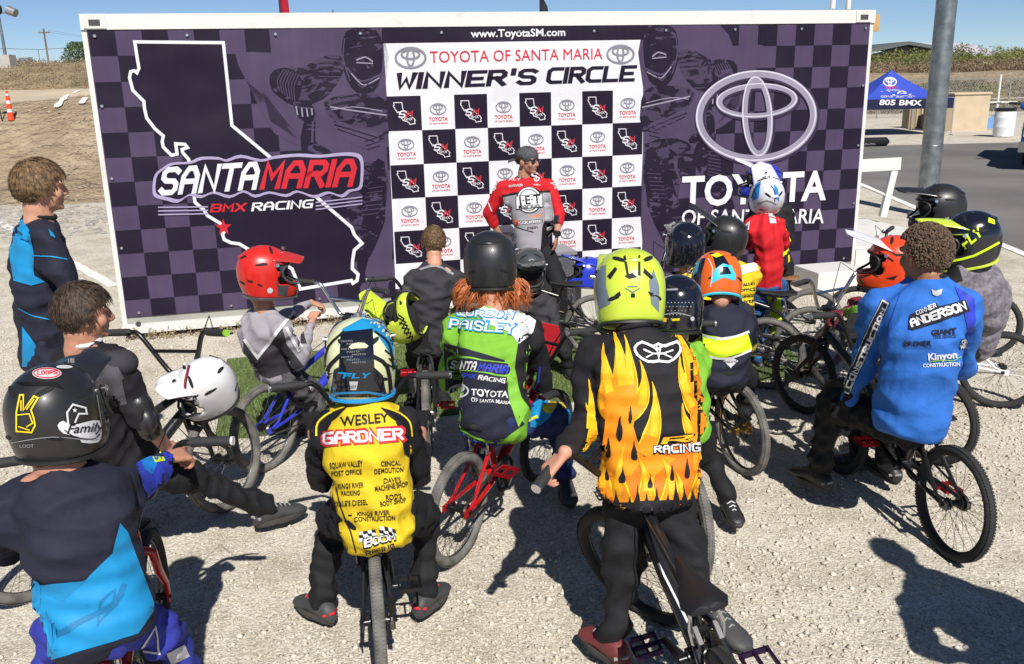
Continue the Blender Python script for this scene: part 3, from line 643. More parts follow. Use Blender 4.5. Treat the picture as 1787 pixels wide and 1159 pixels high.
# ---- white platform, barrier rail, diamond-plate podium
def boxthing(name, label, cat, c, size, m, rot=0, parent_name='slab', **k):
    t = thing(name, label, cat, (c[0], c[1], 0)); b = MB(); b.box(c, size, Matrix.Rotation(rot, 3, 'Z')); o = put(parent_name, b, m, t, smooth=False)
    bv = o.modifiers.new('b', 'BEVEL'); bv.width = .006; bv.segments = 2; return t
a = gnd(1482, 512); pc = a + du*1.0 + (-dn)*.55
t = boxthing('concrete_block', 'white painted block under the right end of the banner', 'block', (a.x-.12, a.y+.25, .11), (.55, .45, .22), WWOOD, TY)
a = gnd(1492, 478); b_ = MB()
t = thing('stage_platform', 'low white timber platform beside the right end of the banner', 'platform', (a.x+.75, a.y+1.1, 0))
for k in range(9):
    bb = MB(); bb.box(V((a.x, a.y, .29))+du*.62-dn*(.1+k*.24), (1.3, .225, .03), RZ); put('plank', bb, WWOOD, t, smooth=False)
bb = MB(); bb.box(V((a.x, a.y, .135))+du*.62+dn*.01, (1.3, .04, .27), RZ); put('front_board', bb, WWOOD, t, smooth=False)
for k in range(3):
    bb = MB(); bb.box(V((a.x, a.y, .375+.16*k))+du*.1-dn*(1.1+.35*k), (.95, .5, .16), RZ); put('step', bb, WWOOD, t, smooth=False)
bY = 11.4
t = thing('barrier_rail', 'white timber barrier with sloping leg behind the right end of the banner', 'barrier', gnd(1540, 372))
bb = MB(); p0 = at(1440, 287, bY-.3); p1 = at(1570, 291, bY); bb.box((p0+p1)/2, ((p1-p0).length, .04, .15), Matrix.Rotation(math.atan2(p1.y-p0.y, p1.x-p0.x), 3, 'Z')); put('top_board', bb, WWOOD, t, smooth=False)
bb = MB(); bb.tube([at(1560, 297, bY), at(1540, 378, bY)], [.055, .055], 4); put('leg', bb, WWOOD, t, smooth=False)
bb = MB(); bb.tube([at(1490, 297, bY-.15), at(1474, 378, bY-.15)], [.055, .055], 4); put('leg', bb, WWOOD, t, smooth=False)
bb = MB(); bb.tube([at(1498, 321, bY-.1), at(1552, 343, bY)], .012, 6); put('brace', bb, WWOOD, t)
DIA = mat('diamond_plate', (.42, .43, .44), .35, .9, var=.25, vs=9)
pc_ = at(980, 443, 7.95); bx = V((pc_.x-.13, 8.12, 0)); ph_ = pc_.z
t = thing('podium_box', 'diamond plate metal podium box behind the man in red', 'podium', bx)
bb = MB(); bb.box((bx.x, bx.y, ph_/2-.01), (.42, .36, ph_-.03), RZ); o_ = put('box', bb, DIA, t, smooth=False)
bb = MB()
for i in range(18):
    for j in range(int(ph_/.0245)-2):
        c_ = bx + du*(-.2+.0235*i) + dn*.182; c_.z = .03+.0245*j; a_ = PI/4 if (i+j) % 2 else -PI/4
        dd = du*math.cos(a_)*.009+V((0, 0, math.sin(a_)*.009)); e = du*(-math.sin(a_))*.0025+V((0, 0, math.cos(a_)*.0025))
        bb.add([c_-dd, c_-e, c_+dd, c_+e, c_+dn*.003], [(0, 1, 4), (1, 2, 4), (2, 3, 4), (3, 0, 4)])
put('tread', bb, mat('tread_metal', (.75, .76, .78), .25, .9), o_, smooth=False, kind='stuff')
bb = MB(); bb.box((bx.x, bx.y, ph_), (.46, .40, .03), RZ); put('lid', bb, mat('brushed_aluminium', (.6, .6, .6), .4, .8), t, smooth=False)
p = at(1003, 470, 8.05); pe = at(1100, 470, 8.2); hh = p.z
t = boxthing('podium_step', 'low grey podium step beside the diamond plate box', 'podium', ((p.x+pe.x)/2+.02, 8.38, hh/2), (pe.x-p.x, .32, hh), mat('grey_board', (.45, .44, .40), .7, var=.12, vs=5), TY, 'board')

# ---- galvanised pole
GALV = mat('galvanised_steel', (.30, .32, .325), .42, .75, col2=(.20, .225, .235), vs=9, thr=(.4, .62), bump=.15, bs=40)
pb = gnd(1615, 376); t = thing('light_pole', 'thick galvanised steel pole rising past the right end of the banner', 'pole', pb)
q = MB(); q.tube([pb+V((0, 0, z)) for z in (0, 3, 6, 12)], [.148, .143, .137, .12], 24); put('shaft', q, GALV, t); q = MB(); q.cyl(pb, pb+V((0, 0, .04)), .24, seg=20); put('base_plate', q, GALV, t)
q = MB(); p_ = pb+V((0, 0, 1.05)); q.torus(p_, .15, .006, 'z', 24, 6); put('strap', q, GALV, t)

# ---- things seen over the container
def pole_lamp(px0, Yd, lab, lamp=True):
    p = at(px0, 30, Yd); p.z = 2.78; t = thing('floodlight', lab, 'lamp', p); q = MB(); q.cyl(p, p+V((0, 0, .62)), .028); put('post', q, WPAINT, t)
    q = MB(); c = p+V((-.13, 0, .34)); q.ell(c, (.10, .08, .07)); put('lamp_head', q, mat('black_metal', (.02, .02, .02), .5), t)
    q = MB(); q.tube([p+V((0, 0, .25)), p+V((-.05, -.02, .22)), c], .010, 6); put('bracket', q, MATS['black_metal'], t)
pole_lamp(1452, 10.1, 'floodlight on a thick white post, left of two above the banner corner'); pole_lamp(1479, 10.3, 'small floodlight on a thin post at the banner corner, right of two')
for px0, Yd, col, lab in ((489, 11.5, (.35, .01, .03), 'red feather flag showing above the left half of the banner'), (943, 12, (.02, .02, .03), 'black feather flag showing above the middle of the banner')):
    p = gnd(px0, 400); p = at(px0, 20, Yd); h = p.z; base = V((p.x, p.y, 0)); t = thing('feather_flag', lab, 'flag', base)
    q = MB(); q.tube([base, base+V((0, 0, h+.5))], [.015, .01], 8); put('flagpole', q, MATS['black_metal'], t)
    q = MB(); n = 12; w0 = .10 if px0 < 600 else .14
    top = h+(.9 if px0 < 600 else .22)
    for i in range(n+1):
        z = 1.2+(top-1.2)*i/n; ww = w0*(1 if px0 < 600 else math.sqrt(max(0, 1-(i/n)**8))); q.v += [(base.x, base.y, z), (base.x+ww+.01*math.sin(i), base.y+.01*math.sin(i*1.3), z)]
        if i: q.f.append((2*i-2, 2*i-1, 2*i+1, 2*i)); q.mi.append(0)
    o_ = put('flag_cloth', q, cloth('flag%d' % px0, col), t); md = o_.modifiers.new('s', 'SOLIDIFY'); md.thickness = .003

# ---- left background
def hz(x, y): return float(theight(np.array(float(x)), np.array(float(y))))
def hill_at(px, Yd): d = ray(px, 150); x = d.x/d.y*Yd; return V((x, Yd, hz(x, Yd)))
p = hill_at(18, 70); t = thing('stadium_light', 'tall grey track light with two lamps at far left', 'lamp', p)
top = at(6, 24, 70); q = MB(); q.tube([p+V((0, 0, .6)), V((p.x, 70, top.z))], [.13, .07], 10); put('pole', q, GALV, t)
q = MB(); q.box(p+V((0, 0, .3)), (1.0, 1.0, 1.1)); put('concrete_base', q, mat('concrete', (.42, .40, .37), .9, var=.15), t, smooth=False)
tp = V((p.x, 70, top.z)); q = MB(); q.box(tp+V((.3, 0, .05)), (2.2, .06, .06)); put('crossarm', q, GALV, t, smooth=False)
q = MB(); q.ell(tp+V((-.1, -.3, .3)), (.55, .4, .5)); put('lamp_head', q, MATS['black_metal'], t)
q = MB(); q.tube([tp+V((.75, -.1, .25)), tp+V((1.35, -.2, 0))], [.32, .3], 12); put('lamp_head', q, mat('alu', (.55, .55, .56), .35, .8), t)
p = hill_at(91, 140); top = at(84, 50, 140); t = thing('utility_pole', 'wooden utility pole with one crossarm on the left hill', 'pole', p); WOODP = mat('old_pole_wood', (.16, .11, .08), .9, var=.2)
q = MB(); q.tube([p-V((0, 0, 1)), V((p.x, 140, top.z))], [.17, .12], 8); put('pole', q, WOODP, t)
q = MB(); q.box((p.x, 140, top.z-.55), (1.7, .14, .14)); put('crossarm', q, WOODP, t, smooth=False)
for k in (-.9, 0, .9): q = MB(); q.cyl((p.x+k*.8, 140, top.z-.5), (p.x+k*.8, 140, top.z-.25), .06); put('insulator', q, MATS['grey_stone'], t)
tz = top.z
p2 = hill_at(590, 120); t2 = thing('utility_pole', 'thin utility pole tip showing above the banner', 'pole', (p2.x, 120, 0)); q = MB(); q.tube([(p2.x, 120, 0), (p2.x, 120, at(590, 17, 120).z)], .1, 6); put('pole', q, WOODP, t2); q = MB(); q.box((p2.x, 120, at(590, 24, 120).z), (1.2, .1, .1)); put('crossarm', q, WOODP, t2, smooth=False)
for k, s_ in enumerate((-.9, .9)):
    a = V((p.x+s_*.8, 140, tz-.25)); q = MB(); e = V((p2.x+s_, 120, at(590, 22, 120).z)); q.tube([a.lerp(e, i/12)-V((0, 0, 2.2*4*(i/12)*(1-i/12))) for i in range(13)], .014, 3)
    o_ = put('power_line', q, MATS['black_metal']); prop(o_, ['thin power line from the hill pole, nearer of two', 'thin power line from the hill pole, farther of two'][k], 'power line')
FENCE = mat('fence_wire', (.33, .33, .32), .5, .6)
def chain_fence(x0, x1, yd, h, lab, step=3.0, rail=True, m=None, zf=None):
    t = thing('chain_link_fence', lab, 'fence', ((x0+x1)/2, yd, 0)); n = int((x1-x0)/step)
    for i in range(n+1):
        x = x0+step*i; z = hz(x, yd); q = MB(); q.cyl((x, yd, z-.2), (x, yd, z+h), .035, seg=6); put('post', q, m or FENCE, t)
    q = MB(); q.tube([(x0+step*i, yd, hz(x0+step*i, yd)+h) for i in range(n+1)], .028, 5); put('top_rail', q, m or FENCE, t)
    q = MB(); q.tube([(x0+step*i, yd, hz(x0+step*i, yd)+h*.5) for i in range(n+1)], .01, 3)
    w_ = .12
    for i in range(int((x1-x0)/w_)):
        x = x0+i*w_; z = hz(x, yd)
        for s_ in (-1, 1): q.tube([(x, yd, z+.05), (x+s_*h*.6, yd, z+h)], .004, 3, False)
    put('mesh', q, m or FENCE, t, kind='stuff', smooth=False)
chain_fence(-62, -30, 84, 1.5, 'chain link fence along the crest of the left hill')
p = hill_at(52, 125); t = thing('portable_toilet', 'bright blue portable toilet behind the fence on the left hill', 'toilet', p)
q = MB(); q.box(p+V((0, 0, 1.0)), (1.2, 1.2, 2.1)); put('cabin', q, mat('blue_plastic', (.02, .16, .32), .5), t, smooth=False); q = MB(); q.box(p+V((0, 0, 2.1)), (1.3, 1.3, .15)); put('roof', q, mat('grey_plastic', (.3, .32, .33), .5), t, smooth=False)
q = MB(); q.box(p+V((0, -.61, 1.0)), (.8, .03, 1.8)); put('door', q, mat('blue_plastic2', (.03, .2, .38), .5), t, smooth=False)
c = tgt(20, 211); t = thing('traffic_cone', 'tall orange and white striped delineator post on the dirt mound', 'cone', c)
OR_ = mat('orange_plastic', (.75, .07, .015), .5); zs = [0, .30, .42, .62, .74, .92, 1.0]; zb = c.z; CY_ = c.y
for k in range(6): q = MB(); q.cyl((c.x, CY_, zb+.62*zs[k]), (c.x, CY_, zb+.62*zs[k+1]), .075-.035*zs[k], .075-.035*zs[k+1], 12); put('band', q, OR_ if k % 2 == 0 else WHT, t)
q = MB(); q.cyl((c.x, CY_, zb+.62), (c.x, CY_, zb+.68), .03); put('grip', q, OR_, t)
p = tgt(4, 212); t = thing('flag_stand', 'dark post standing on the mound at the left picture edge', 'post', p); q = MB(); q.tube([p, p+V((-.05, 0, .75))], .015, 6); put('stake', q, MATS['black_metal'], t); q = MB(); q.ell(p+V((-.08, 0, .8)), (.07, .07, .11)); put('cap', q, MATS['black_metal'], t)

q = MB()
for _ in range(5200):
    x = random.uniform(-16, -6); y = random.uniform(17.8, 27); r = random.uniform(.01, .042)*(1.8 if random.random() < .05 else 1); z = hz(x, y)
    n_ = len(q.v); q.v += [(x+r*random.uniform(.6, 1.3)*a, y+r*random.uniform(.6, 1.3)*b, z+r*random.uniform(.3, .8)*c) for a, b, c in ((1, 0, 0), (-1, 0, 0), (0, 1, 0), (0, -1, 0), (0, 0, 1), (0, 0, -1))]
    for f in ((0, 2, 4), (2, 1, 4), (1, 3, 4), (3, 0, 4)): q.f.append(tuple(i+n_ for i in f)); q.mi.append(0)
put('dirt_clods', q, mat('clod', (.22, .165, .11), .95, col2=(.42, .34, .24), vs=2, coords='World'), smooth=False, kind='stuff', label='dry dirt clods littering the side of the mound')
def shrub_mesh(c, r, h, n, leaf, mb, rg):
    for _ in range(n):
        a = rg.uniform(0, 6.28); rr = r*math.sqrt(rg.random()); z = h*rg.random()**.8; k = 1-.5*(z/h)**2; p = V((c[0]+rr*k*math.cos(a), c[1]+rr*k*math.sin(a), c[2]+z))
        d1 = V((rg.gauss(0, 1), rg.gauss(0, 1), rg.gauss(0, 1))).normalized()*leaf*rg.uniform(.6, 1.4); d2 = V((rg.gauss(0, 1), rg.gauss(0, 1), rg.gauss(.6, 1))).normalized()*leaf*rg.uniform(.5, 1.1)
        i = len(mb.v); mb.v += [tuple(p-d1), tuple(p+d1*.6+d2*.3), tuple(p+d2)]; mb.f.append((i, i+1, i+2)); mb.mi.append(0)
LEAFD = mat('dark_leaves', (.035, .075, .02), .7, col2=(.08, .13, .03), vs=1.2, coords='World'); LEAFG = mat('green_brush', (.075, .105, .022), .7, col2=(.21, .21, .06), vs=.28, thr=(.35, .65), coords='World')
BRUSH = mat('dry_brush', (.14, .095, .06), .8, col2=(.26, .19, .11), vs=.4, thr=(.35, .65), coords='World'); STRAW = mat('straw', (.34, .26, .15), .8, col2=(.20, .15, .09), vs=.6, coords='World')
rr_ = random.Random(5)
p = hill_at(152, 74); q = MB(); shrub_mesh(p-V((0, 0, .3)), 1.7, 1.7, 2600, .13, q, rr_); t = thing('bush', 'round dark green bush on the hill beside the banner top left', 'bush', p); put('crown', q, LEAFD, t, smooth=False)
q = MB(); q.tube([p-V((0, 0, .3)), p+V((.1, 0, 1.4))], [.14, .05], 6); put('trunk', q, WOODP, t)
q = MB()
for _ in range(2600):
    x = rr_.uniform(-55, -22); y = rr_.uniform(60.5, 77); shrub_mesh((x, y, hz(x, y)-.05), .35, rr_.uniform(.1, .35), 9, .10, q, rr_)
put('dry_grass', q, STRAW, smooth=False, kind='stuff', label='dry straw and brush covering the left hillside')
q = MB(); q2 = MB(); q3 = MB()
for _ in range(1500):
    x = rr_.uniform(25, 62); y = rr_.uniform(74, 93); dn_ = float(nz(np.array(x), np.array(y), .5, 77)); 
    if y < 79+4*dn_ or rr_.random() > .75+dn_: continue
    shrub_mesh((x, y, hz(x, y)-.1), rr_.uniform(.3, 1.3), rr_.uniform(.3, 1.1)*(1+1.1*dn_), rr_.randint(20, 75), rr_.uniform(.08, .17), q, rr_)
for _ in range(900):
    x = rr_.uniform(24, 55); y = rr_.uniform(72.5, 79.5); shrub_mesh((x, y, hz(x, y)-.1), rr_.uniform(.4, .9), rr_.uniform(.3, .9), 40, .12, q2, rr_)
for _ in range(1700):
    x = rr_.uniform(13, 42); y = rr_.uniform(46.5, 60); shrub_mesh((x, y, hz(x, y)-.05), rr_.uniform(.2, .6), rr_.uniform(.12, .42), 22, .09, q3, rr_)
put('green_scrub', q, LEAFG, smooth=False, kind='stuff', label='band of green scrub along the top of the right hill'); put('brown_scrub', q2, BRUSH, smooth=False, kind='stuff', label='reddish brown scrub below the green band on the right hill')
put('dry_grass', q3, mat('grey_brush', (.15, .13, .09), .8, col2=(.27, .235, .17), vs=.5, coords='World'), smooth=False, kind='stuff', label='grey dry weeds on the low bank behind the tent')
p = V((at(1765, 190, 47).x, 47, 0)); q = MB(); shrub_mesh((p.x-.6, 48, .1), 1.4, 1.3, 900, .09, q, rr_); t = thing('bush', 'green bush behind the white barrel at far right', 'bush', p); put('crown', q, LEAFG, t, smooth=False)
q = MB(); q.tube([(p.x-.6, 48, 0), (p.x-.6, 48, .7)], [.06, .02], 6); put('trunk', q, WOODP, t)
chain_fence(14, 62, 43, 1.75, 'chain link fence at the foot of the right bank'); 
# hilltop buildings
bp = at(1586, 82, 105); t = thing('gabled_building', 'dark grey gabled roof rising above the scrub on the right hill', 'building', (bp.x, 105, 0)); RF = mat('dark_roof', (.10, .11, .115), .6)
zt = at(1585, 72, 105).z; zl = at(1515, 92, 105).z; xl = at(1500, 92, 105).x; xr = at(1650, 84, 105).x; q = MB()
q.add([(xl-1, 105, zl-.4), (bp.x, 105, zt-.35), (xr, 105, zl), (xl-1, 105, zl), (bp.x, 105, zt), (xr, 105, zl+.4), (xl-1, 118, zl-.4), (bp.x, 118, zt-.35), (xr, 118, zl), (xl-1, 118, zl), (bp.x, 118, zt), (xr, 118, zl+.4)],
 [(0, 1, 4, 3), (1, 2, 5, 4), (3, 4, 10, 9), (4, 5, 11, 10), (0, 6, 7, 1), (1, 7, 8, 2), (6, 9, 10, 7), (7, 10, 11, 8)]); put('roof', q, RF, t, smooth=False)
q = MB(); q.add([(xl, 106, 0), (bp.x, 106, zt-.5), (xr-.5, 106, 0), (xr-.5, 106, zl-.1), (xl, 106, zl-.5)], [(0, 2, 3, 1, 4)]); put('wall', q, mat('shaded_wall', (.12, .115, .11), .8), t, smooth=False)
t = thing('long_building', 'long pale roof on the horizon right of the grey pole', 'building', (at(1690, 80, 120).x, 125, 0)); x0 = at(1590, 80, 120).x; x1 = at(1742, 80, 120).x; z0 = at(1650, 71, 120).z; q = MB()
q.add([(x0, 120, z0-1.6), (x1+1.5, 120, z0-1.9), (x1-1, 126, z0-.2), (x0, 126, z0), (x0, 120, 0), (x1+1.5, 120, 0)], [(0, 1, 2, 3)]); put('roof', q, mat('pale_roof', (.50, .46, .50), .5), t, smooth=False)
q = MB(); q.box(((x0+x1)/2, 125, z0/2-1), (x1-x0, 8, z0-2)); put('wall', q, mat('pale_wall', (.5, .48, .46), .8), t, smooth=False)
# ---- right middle distance
tc = gnd(1546, 233); TYd = tc.y; hw = 1.55; t = thing('canopy_tent', 'blue pop-up canopy tent lettered 805 BMX on the far lot', 'tent', tc)
TB = cloth('tent_blue', (.035, .07, .42)); TN = cloth('tent_navy', (.012, .015, .045)); ze = at(1546, 171, TYd).z; zv = at(1546, 188, TYd).z; zp = at(1546, 122, TYd).z
cor = [V((tc.x+sx*hw, TYd+sy*hw, ze)) for sx, sy in ((-1, -1), (1, -1), (1, 1), (-1, 1))]; q = MB()
N = 10
for k in range(4):
    a, b_ = cor[k], cor[(k+1) % 4]; rg = []
    for i in range(N+1):
        s_ = i/N; rg.append([(a.lerp(b_, j/8)*(1-s_) + V((tc.x, TYd, 0))*s_).to_2d().to_3d() + V((0, 0, ze+(zp-ze)*(s_**1.55))) for j in range(9)])
    for i in range(N+1):
        q.v += [tuple(p) for p in rg[i]]
    base = len(q.v)-9*(N+1)
    for i in range(N):
        for j in range(8): q.f.append((base+i*9+j, base+i*9+j+1, base+(i+1)*9+j+1, base+(i+1)*9+j)); q.mi.append(0)
canopy = put('canopy', q, TB, t)
q = MB()
for k in range(4):
    a, b_ = cor[k], cor[(k+1) % 4]; q.add([a, b_, V((b_.x, b_.y, zv)), V((a.x, a.y, zv))], [(0, 1, 2, 3)])
val = put('valance', q, TN, t, smooth=False)
for k in range(4): q = MB(); q.cyl((cor[k].x, cor[k].y, 0), (cor[k].x, cor[k].y, ze), .022, seg=8); put('leg', q, mat('tent_leg', (.55, .55, .56), .4, .6), t)
for k in range(4): q = MB(); q.box((cor[k].x, cor[k].y, .01), (.09, .09, .02)); put('foot', q, GAP, t, smooth=False)
pr = Print(val, 'lettering', 8, .3); pr.text('805 BMX', (1534, 183), (1608, 184), 9.5, WHT, bold=.03, shear=.15); pr.done()
pr = Print(canopy, 'lettering', 8, .5); pr.add(tri_emblem(1553, 143, 22, .09), WHT, 3); pr.text('TOYOTA', (1545, 155), (1568, 155), 4.5, RED, bold=.03, layer=4); pr.text('of Lompoc', (1547, 158.5), (1570, 158.5), 3, WHT, bold=.01, layer=4)
pr.text('W.A.', (1537, 167), (1592, 166), 7.5, WHT, stroke=1.4, layer=4); pr.text('CONSTRUCTION', (1537, 170.6), (1597, 170.6), 3.6, WHT, bold=.02, layer=4); pr.done()
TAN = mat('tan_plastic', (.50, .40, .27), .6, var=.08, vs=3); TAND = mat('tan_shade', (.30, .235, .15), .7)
bx = gnd(1688, 228); t = thing('storage_cabinet', 'large beige plastic cabinet with rounded lid behind the pole', 'cabinet', bx)
q = MB(); q.box(bx+V((-.0, .6, .62)), (1.35, 1.2, 1.24), Matrix.Rotation(.12, 3, 'Z')); o_ = put('body', q, TAN, t, smooth=False); q = MB(); q.box(bx+V((0, .6, 1.27)), (1.45, 1.3, .08), Matrix.Rotation(.12, 3, 'Z')); o_ = put('lid', q, TAN, t, smooth=False); md = o_.modifiers.new('b', 'BEVEL'); md.width = .03; md.segments = 3
q = MB(); q.box(bx+V((-.98, .3, .6)), (.5, 1.0, 1.16), Matrix.Rotation(.12, 3, 'Z')); put('open_door', q, TAND, t, smooth=False)
bx = gnd(1602, 224); t = thing('louvred_cabinet', 'small tan louvred cabinet under the edge of the tent', 'cabinet', bx)
q = MB(); q.box(bx+V((0, .3, .4)), (.75, .6, .8)); put('body', q, TAND, t, smooth=False)
for k in range(4): q = MB(); q.box(bx+V((-.27+.18*k, -.02, .4)), (.06, .04, .7)); put('louvre', q, TAN, t, smooth=False)
bx = gnd(1750, 239); t = thing('plastic_barrel', 'white plastic barrel with torn black liner at far right', 'barrel', bx); BRL = mat('white_plastic', (.70, .71, .74), .45, var=.06)
q = MB(); q.tube([bx+V((0, 0, z)) for z in (0, .03, .3, .32, .34, .58, .6, .62, .86, .88)], [.26, .30, .315, .322, .315, .315, .322, .315, .30, .28], 20); put('drum', q, BRL, t)
q = MB(); q.tube([bx+V((0, 0, .80)), bx+V((0, 0, .9))], [.31, .318], 16, False); q.cyl(bx+V((0, 0, .86)), bx+V((0, 0, .9)), .31); put('bin_liner', q, mat('bin_bag', (.01, .01, .012), .35), t)
bx = gnd(1728, 224); t = thing('tarp_pile', 'blue tarp and scrap frames heaped beside the white barrel', 'scrap pile', bx); q = MB(); q.add([bx+V(p) for p in ((-.35, -.2, 0), (.4, -.2, 0), (.35, .5, 0), (-.4, .5, 0), (-.15, 0, .35), (.3, .05, .55), (.2, .4, .4))], [(0, 1, 5, 4), (1, 2, 6, 5), (2, 3, 4, 6), (3, 0, 4), (4, 5, 6)]); put('tarp', q, mat('blue_tarp', (.02, .14, .38), .5), t)
for k in range(9):
    a = bx+V((random.uniform(-.7, 1.6), random.uniform(0, .8), random.uniform(.05, .9))); e = a+V((random.uniform(-.8, .8), random.uniform(-.3, .3), random.uniform(-.5, .3))); e.z = max(.03, e.z); q = MB(); q.tube([a, e], .02, 6); put('scrap_bar', q, MATS['black_metal'] if k % 2 else GALV, t)
q = MB(); q.torus(bx+V((1.3, .5, .85)), .38, .05, 'z', 20, 6); put('barrow_tray', q, MATS['black_metal'], t)
tp = gnd(1776, 222); t = thing('signal_mast', 'leaning white mast with a crossbar on the bank at far right', 'mast', tp); q = MB(); q.tube([at(1739, 196, 40), at(1747, 130, 40)], .05, 8); q.tube([(at(1739, 196, 40).x, 40, 0), at(1739, 196, 40)], .05, 8); put('post', q, WPAINT, t); q = MB(); q.tube([at(1715, 179, 40), at(1775, 178, 40)], .035, 6); put('crossbar', q, WPAINT, t)
q = MB(); gp = at(1613, 200, 41); q.tube([(gp.x, 41, 0), (gp.x+.1, 41, 1.9)], .035, 8); t = thing('fence_post', 'lone white fence post between tent and pole', 'post', (gp.x, 41, 0)); put('post', q, WPAINT, t)
bx = gnd(1525, 256); t = thing('canopy_bag', 'long black canopy bag lying on the lot near the tent', 'bag', bx); q = MB(); q.tube([bx+V((-.9, 0, .12)), bx+V((-.8, 0, .13)), bx+V((.38, .1, .13)), bx+V((.45, .1, .1))], [.06, .13, .13, .07], 10); bo = put('bag_body', q, cloth('bag', (.012, .012, .016)), t)
pr = Print(bo, 'lettering', 8, .2); pr.text('CONSTRUCTION', (1502, 254), (1528, 253), 3, WHT, bold=.01); pr.done()
# pickup at the right edge
bx = gnd(1775, 297); TRK0 = len(C.objects); t = thing('pickup_truck', 'front corner of a blue pickup truck at the right picture edge', 'pickup', bx+V((1, 1.5, 0)))
TBL = paint('truck_blue', (.02, .05, .16)); CHR = mat('chrome', (.7, .7, .72), .12, 1)
q = MB(); sec = [(0, .45), (0, .85), (.12, 1.0), (1.5, 1.08), (2.3, 1.72), (4.2, 1.75), (4.4, 1.1), (5.6, 1.08), (5.6, .5), (.3, .4)]
q.rings([[bx+V((sx, yy, z)) for yy, z in sec] for sx in (.0, .06, 1.8, 1.86)]); put('body', q, TBL, t)
q = MB(); q.box(bx+V((.93, -.08, .5)), (1.9, .2, .22)); put('bumper', q, CHR, t, smooth=False)
q = MB(); q.box(bx+V((.2, -.02, .82)), (.32, .08, .22)); put('headlight', q, mat('lamp_glass', (.7, .72, .75), .1, .2), t, smooth=False)
q = MB(); q.box(bx+V((.95, -.02, .78)), (1.0, .06, .28)); put('grille', q, CHR, t, smooth=False)
for yy in (.95, 4.5): q = MB(); q.torus(bx+V((.1, yy, .38)), .28, .1, 'x', 24, 8); wh = put('tyre', q, mat('rubber', (.018, .018, .02), .8), t); q = MB(); q.cyl(bx+V((.05, yy, .38)), bx+V((.2, yy, .38)), .22, seg=16); put('rim', q, CHR, wh)
q = MB(); q.ell(bx+V((-.12, 1.75, 1.28)), (.11, .06, .09)); put('mirror', q, mat('mirror_blue', (.02, .10, .4), .2), t)
q = MB(); q.add([bx+V((.15, 1.62, 1.13)), bx+V((1.7, 1.62, 1.13)), bx+V((1.65, 2.22, 1.66)), bx+V((.2, 2.22, 1.66))], [(0, 1, 2, 3)]); put('windscreen', q, mat('windscreen', (.02, .025, .03), .08), t, smooth=False)

MR = Matrix.Translation(bx) @ Matrix.Rotation(R(-33), 4, 'Z') @ Matrix.Translation(-bx)
t.matrix_basis = MR @ t.matrix_basis

q = MB()
for _ in range(420):
    u_ = random.uniform(uL, uR); c_ = buv(u_, 0, random.uniform(.0, .12)); c_.z = 0
    shrub_mesh(c_, .05, random.uniform(.04, .11), 9, .022, q, rr_)
put('dry_grass', q, STRAW, smooth=False, kind='stuff', label='dry straw tufts along the foot of the white container')

# ---------------------------------------------------------------- bicycles
RUB = mat('tyre_rubber', (.022, .022, .023), .85, var=.25, vs=30); RUBD = mat('dusty_tyre', (.17, .16, .145), .95, col2=(.075, .072, .068), vs=16, thr=(.35, .7)); ALU = mat('alloy', (.6, .6, .62), .28, 1)
BKM = mat('black_alloy', (.015, .015, .016), .3, .4, spec=.6); STEEL = mat('spoke_steel', (.13, .13, .14), .45, 1); CHAIN = mat('chain_steel', (.22, .20, .17), .4, 1); GRIPM = mat('grip_rubber', (.022, .022, .023), .75, bump=.4, bs=300, bd=.002)
SADM = mat('saddle_vinyl', (.012, .012, .014), .6, spec=.3); WALL = mat('tan_sidewall', (.28, .16, .06), .7)
WR = .2525
_bm = {}
def cached(key, fn):
    if key not in _bm: _bm[key] = fn()
    return _bm[key]
def tyre_mesh(fat=1.0):
    rt_ = .0225*fat; q = MB().torus((0, 0, 0), WR-rt_, rt_, 'y', 56, 10)
    for i in range(56*2):            # tread knobs
        a = 2*PI*i/112
        for s_ in (-.45, .45):
            b = s_*1.0; rr = WR-rt_+(rt_+.0006)*math.cos(b); c = V((rr*math.cos(a), (rt_+.0006)*math.sin(b), rr*math.sin(a))); t = V((-math.sin(a), 0, math.cos(a)))*.0045; y = V((0, .005, 0)); n = V((math.cos(a), 0, math.sin(a)))*.0018
            q.add([c-t-y, c+t-y, c+t+y, c-t+y, c-t-y+n, c+t-y+n, c+t+y+n, c-t+y+n], [(4, 5, 6, 7), (0, 1, 5, 4), (1, 2, 6, 5), (2, 3, 7, 6), (3, 0, 4, 7)])
    return q.mesh('tyre')
def rim_mesh():
    q = MB(); prof = [(WR-.040, -.010), (WR-.030, -.0125), (WR-.040+.0165, -.0125), (WR-.040+.0165, .0125), (WR-.030, .0125), (WR-.040, .010), (WR-.046, 0)]
    rg = []
    for i in range(56):
        a = 2*PI*i/56; rg.append([V((r*math.cos(a), y, r*math.sin(a))) for r, y in prof])
    q.rings(rg, False, 0, True); return q.mesh('rim')
def spokes_mesh():
    q = MB()
    for i in range(36):
        a = 2*PI*i/36; s_ = 1 if i % 2 else -1; o = (.55 if (i//2) % 2 else -.55); a2 = a+o
        q.tube([(.022*math.cos(a2), s_*.028, .022*math.sin(a2)), ((WR-.042)*math.cos(a), s_*.003, (WR-.042)*math.sin(a))], .0011, 3, False)
    return q.mesh('spokes')
def hub_mesh(rear):
    q = MB(); q.cyl((0, -.05, 0), (0, .05, 0), .014); q.cyl((0, -.031, 0), (0, -.025, 0), .027, seg=16); q.cyl((0, .025, 0), (0, .031, 0), .027, seg=16); q.cyl((0, -.068, 0), (0, .068, 0), .0075); q.cyl((0, -.066, 0), (0, -.058, 0), .012, seg=6); q.cyl((0, .058, 0), (0, .066, 0), .012, seg=6)
    if rear: q.cyl((0, -.044, 0), (0, -.041, 0), .034, seg=16)
    return q.mesh('hub')
